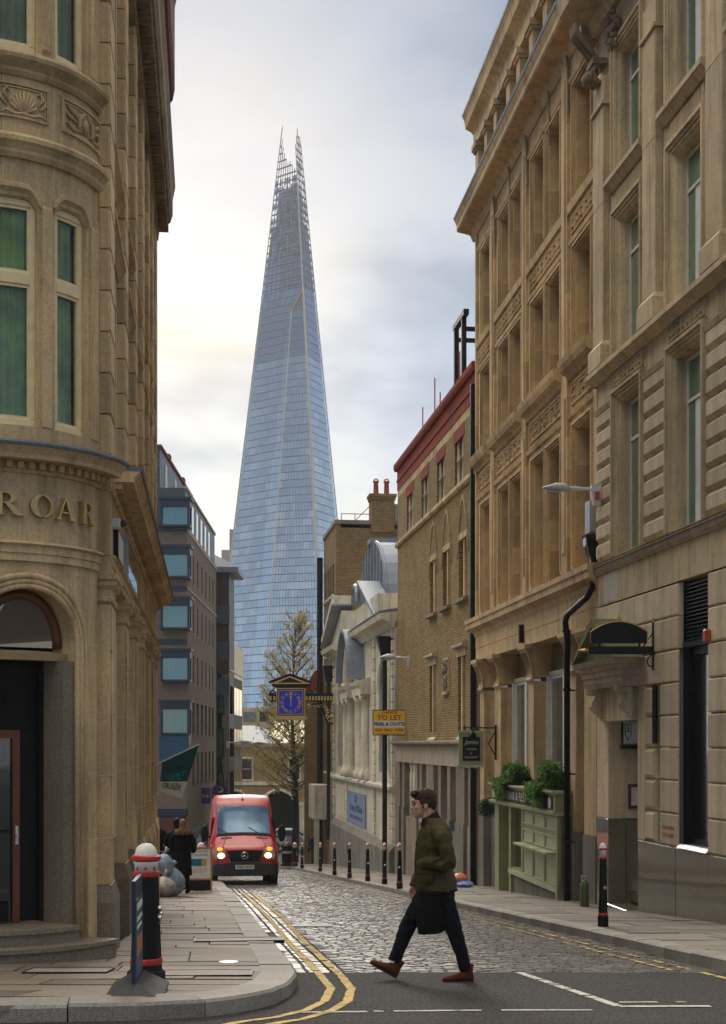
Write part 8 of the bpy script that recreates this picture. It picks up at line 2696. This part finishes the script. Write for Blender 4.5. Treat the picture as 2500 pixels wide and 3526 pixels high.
# hand of the far arm, fingers curled
hd_ = MB()
hb_ = Vector((-.085, .2, .84))
hd_.ball(hb_, (.028, .02, .042), 10, 8)
for k, (dx, l) in enumerate(((-.022, .07), (-.008, .078), (.007, .074), (.02, .06))):
    p0 = hb_ + Vector((dx, 0, -.03))
    hd_.tube([p0, p0 + Vector((-.004, -.008, -l * .5)), p0 + Vector((.004, -.022, -l * .85))], [.0095, .009, .007], 6)
hd_.tube([hb_ + Vector((-.02, -.01, .012)), hb_ + Vector((-.036, -.022, -.018)), hb_ + Vector((-.03, -.03, -.042))], [.01, .0095, .008], 6)
remesh('hand', hd_, MAT['skin'], man, MM, .005, 1)

def person(label, x, y, z, rz, h, coat, hair_m, hood=None, stride=.12, long_coat=.45, legs='black_wool', lean=0.0, bag_=None, cap=None):
    """figure seen from behind or afar; local -y is forward"""
    t = thing('person', label, 'person', (x, y, z), rz)
    k = h / 1.7
    M = Matrix.Translation((x, y, z)) @ Matrix.Rotation(rz, 4, 'Z') @ Matrix.Diagonal((k, k, k, 1)) @ Matrix.Rotation(lean, 4, 'X')
    hd = MB()
    hd.ball((0, -.01, 1.58), (.072, .092, .112), 14, 10).ball((0, -.05, 1.53), (.055, .05, .065), 10, 8).ball((0, -.108, 1.56), (.012, .016, .02), 6, 5)
    hd.tube([(0, .01, 1.52), (0, .015, 1.38)], [.05, .06], 10)
    for sg_ in (-1, 1):
        hd.ball((sg_ * .072, .0, 1.57), (.01, .016, .028), 6, 5)
    b = remesh('body', hd, MAT['skin'], t, M, .012, 1)
    hr = MB().ball((0, .015, 1.61), (.085, .10, .10), 14, 10).ball((0, .055, 1.53), (.075, .055, .10), 12, 8)
    if not cap:
        hr.ball((0, .06, 1.44), (.07, .045, .12), 10, 8)
    remesh('hair', hr, MAT[cap or hair_m], t, M, .014, 1)
    c = MB()
    zb = long_coat
    c.loft([oval(0, 0, zb, .21, .15, 18, 0, .04), oval(0, 0, lerp(zb, .9, .5), .205, .15, 18, 0, .03), oval(0, 0, .95, .19, .135, 18), oval(0, 0, 1.1, .185, .13, 18), oval(0, 0, 1.25, .205, .125, 18), oval(0, .0, 1.36, .185, .105, 18), oval(0, .01, 1.43, .09, .075, 18)])
    for sg_ in (-1, 1):
        c.tube([(sg_ * .18, .0, 1.35), (sg_ * .25, .02, 1.2), (sg_ * .27, .0, 1.05), (sg_ * .22, -.12, .95), (sg_ * .12, -.2, 1.0)], [.065, .065, .06, .055, .05], 10)
    remesh('coat', c, MAT[coat], t, M, .02, 2, .04, .12)
    l_ = MB()
    l_.ball((0, 0, .85), (.16, .12, .14), 12, 8)
    l_.tube([(-.08, 0, .85), (-.085, -stride * .6, .48), (-.085, -stride, .09)], [.095, .07, .05], 10)
    l_.tube([(.08, 0, .85), (.085, stride * .4, .48), (.085, stride, .09)], [.095, .07, .05], 10)
    remesh('trousers', l_, MAT[legs], t, M, .018, 1)
    for sx, yy in ((-.085, -stride), (.085, stride)):
        s_ = MB().loft([[(sx + w * math.cos(a), yy + q, hh / 2 + hh / 2 * math.sin(a)) for a in [i * math.pi / 5 for i in range(10)]] for q, w, hh in ((.07, .03, .09), (.03, .04, .12), (-.06, .042, .09), (-.15, .04, .06), (-.19, .02, .04))])
        s_.build('shoe', MAT['black_wool'], t, M, smooth=True)
        hn = MB().ball((math.copysign(.10, sx), -.22, 1.0), (.035, .03, .045), 8, 6)
        for f in range(4):
            hn.tube([(math.copysign(.10, sx) + (f - 1.5) * .016, -.235, 1.0), (math.copysign(.10, sx) + (f - 1.5) * .015, -.27, 1.005), (math.copysign(.10, sx) + (f - 1.5) * .014, -.28, .985)], [.009, .008, .006], 5)
        hn.tube([(math.copysign(.085, sx), -.22, 1.02), (math.copysign(.06, sx), -.245, 1.035)], [.01, .008], 5)
        remesh('hand', hn, MAT['skin'], t, M, .01, 0)
    if hood:
        hm = MB()
        for i in range(40):
            a = 2 * math.pi * i / 40
            hm.ball((.15 * math.cos(a), .02 + .11 * math.sin(a), 1.40 + RU(-.02, .03)), (.055, .05, .055), 7, 5, .15)
        hm.ball((0, .09, 1.42), (.13, .07, .10), 10, 8)
        remesh('fur_hood', hm, MAT[hood], t, M, .018, 0)
    if bag_:
        MB().box(.24, .34, -.12, .12, .62, .86).tube([(.29, -.1, .86), (.29, 0, 1.02), (.29, .1, .86)], .012, 5).build('handbag', MAT['black_wool'], t, M, bevel=.02)
    return t
person('woman with fair hair and brown fur hood in a long black coat', -3.92, 31.6, pz(31.6), R(174), 1.62, 'black_wool', 'hair_blonde', 'fur', .07, .42)
person('woman with long dark hair in a black coat just behind the fur hooded woman', -4.30, 33.6, pz(33.6), R(165), 1.68, 'black_wool', 'hair_dark', None, .08, .5)
person('figure in a dark navy coat half hidden behind the end of the corner building', -5.02, 35.2, pz(35.2), R(40), 1.76, 'navy_coat', 'hair_dark', None, .1, .6)
person('pedestrian in a navy jacket and grey hat walking away past the church', -2.62, 78.0, gz(78) + .12, R(180), 1.66, 'navy_coat', 'hair_dark', 'fur', .14, .72, bag_=True, cap='plinth_grey')

# ------------------------------------------------------------------ thin city haze
hz_m = bpy.data.materials.new('haze')
hz_m.use_nodes = True
ht = hz_m.node_tree
for n in list(ht.nodes):
    ht.nodes.remove(n)
pv = ht.nodes.new('ShaderNodeVolumePrincipled')
pv.inputs['Color'].default_value = (0.97, 0.98, 1.0, 1)
pv.inputs['Density'].default_value = 0.00040
pv.inputs['Anisotropy'].default_value = 0.0
ho = ht.nodes.new('ShaderNodeOutputMaterial')
ht.links.new(pv.outputs[0], ho.inputs['Volume'])
MB().box(-510, 510, -70, 1210, gz(110) - 1.1, 326).build('haze', hz_m, None, None, kind='stuff')
scene.cycles.volume_bounces = 0
bpy.data.scenes.remove(SIDE)
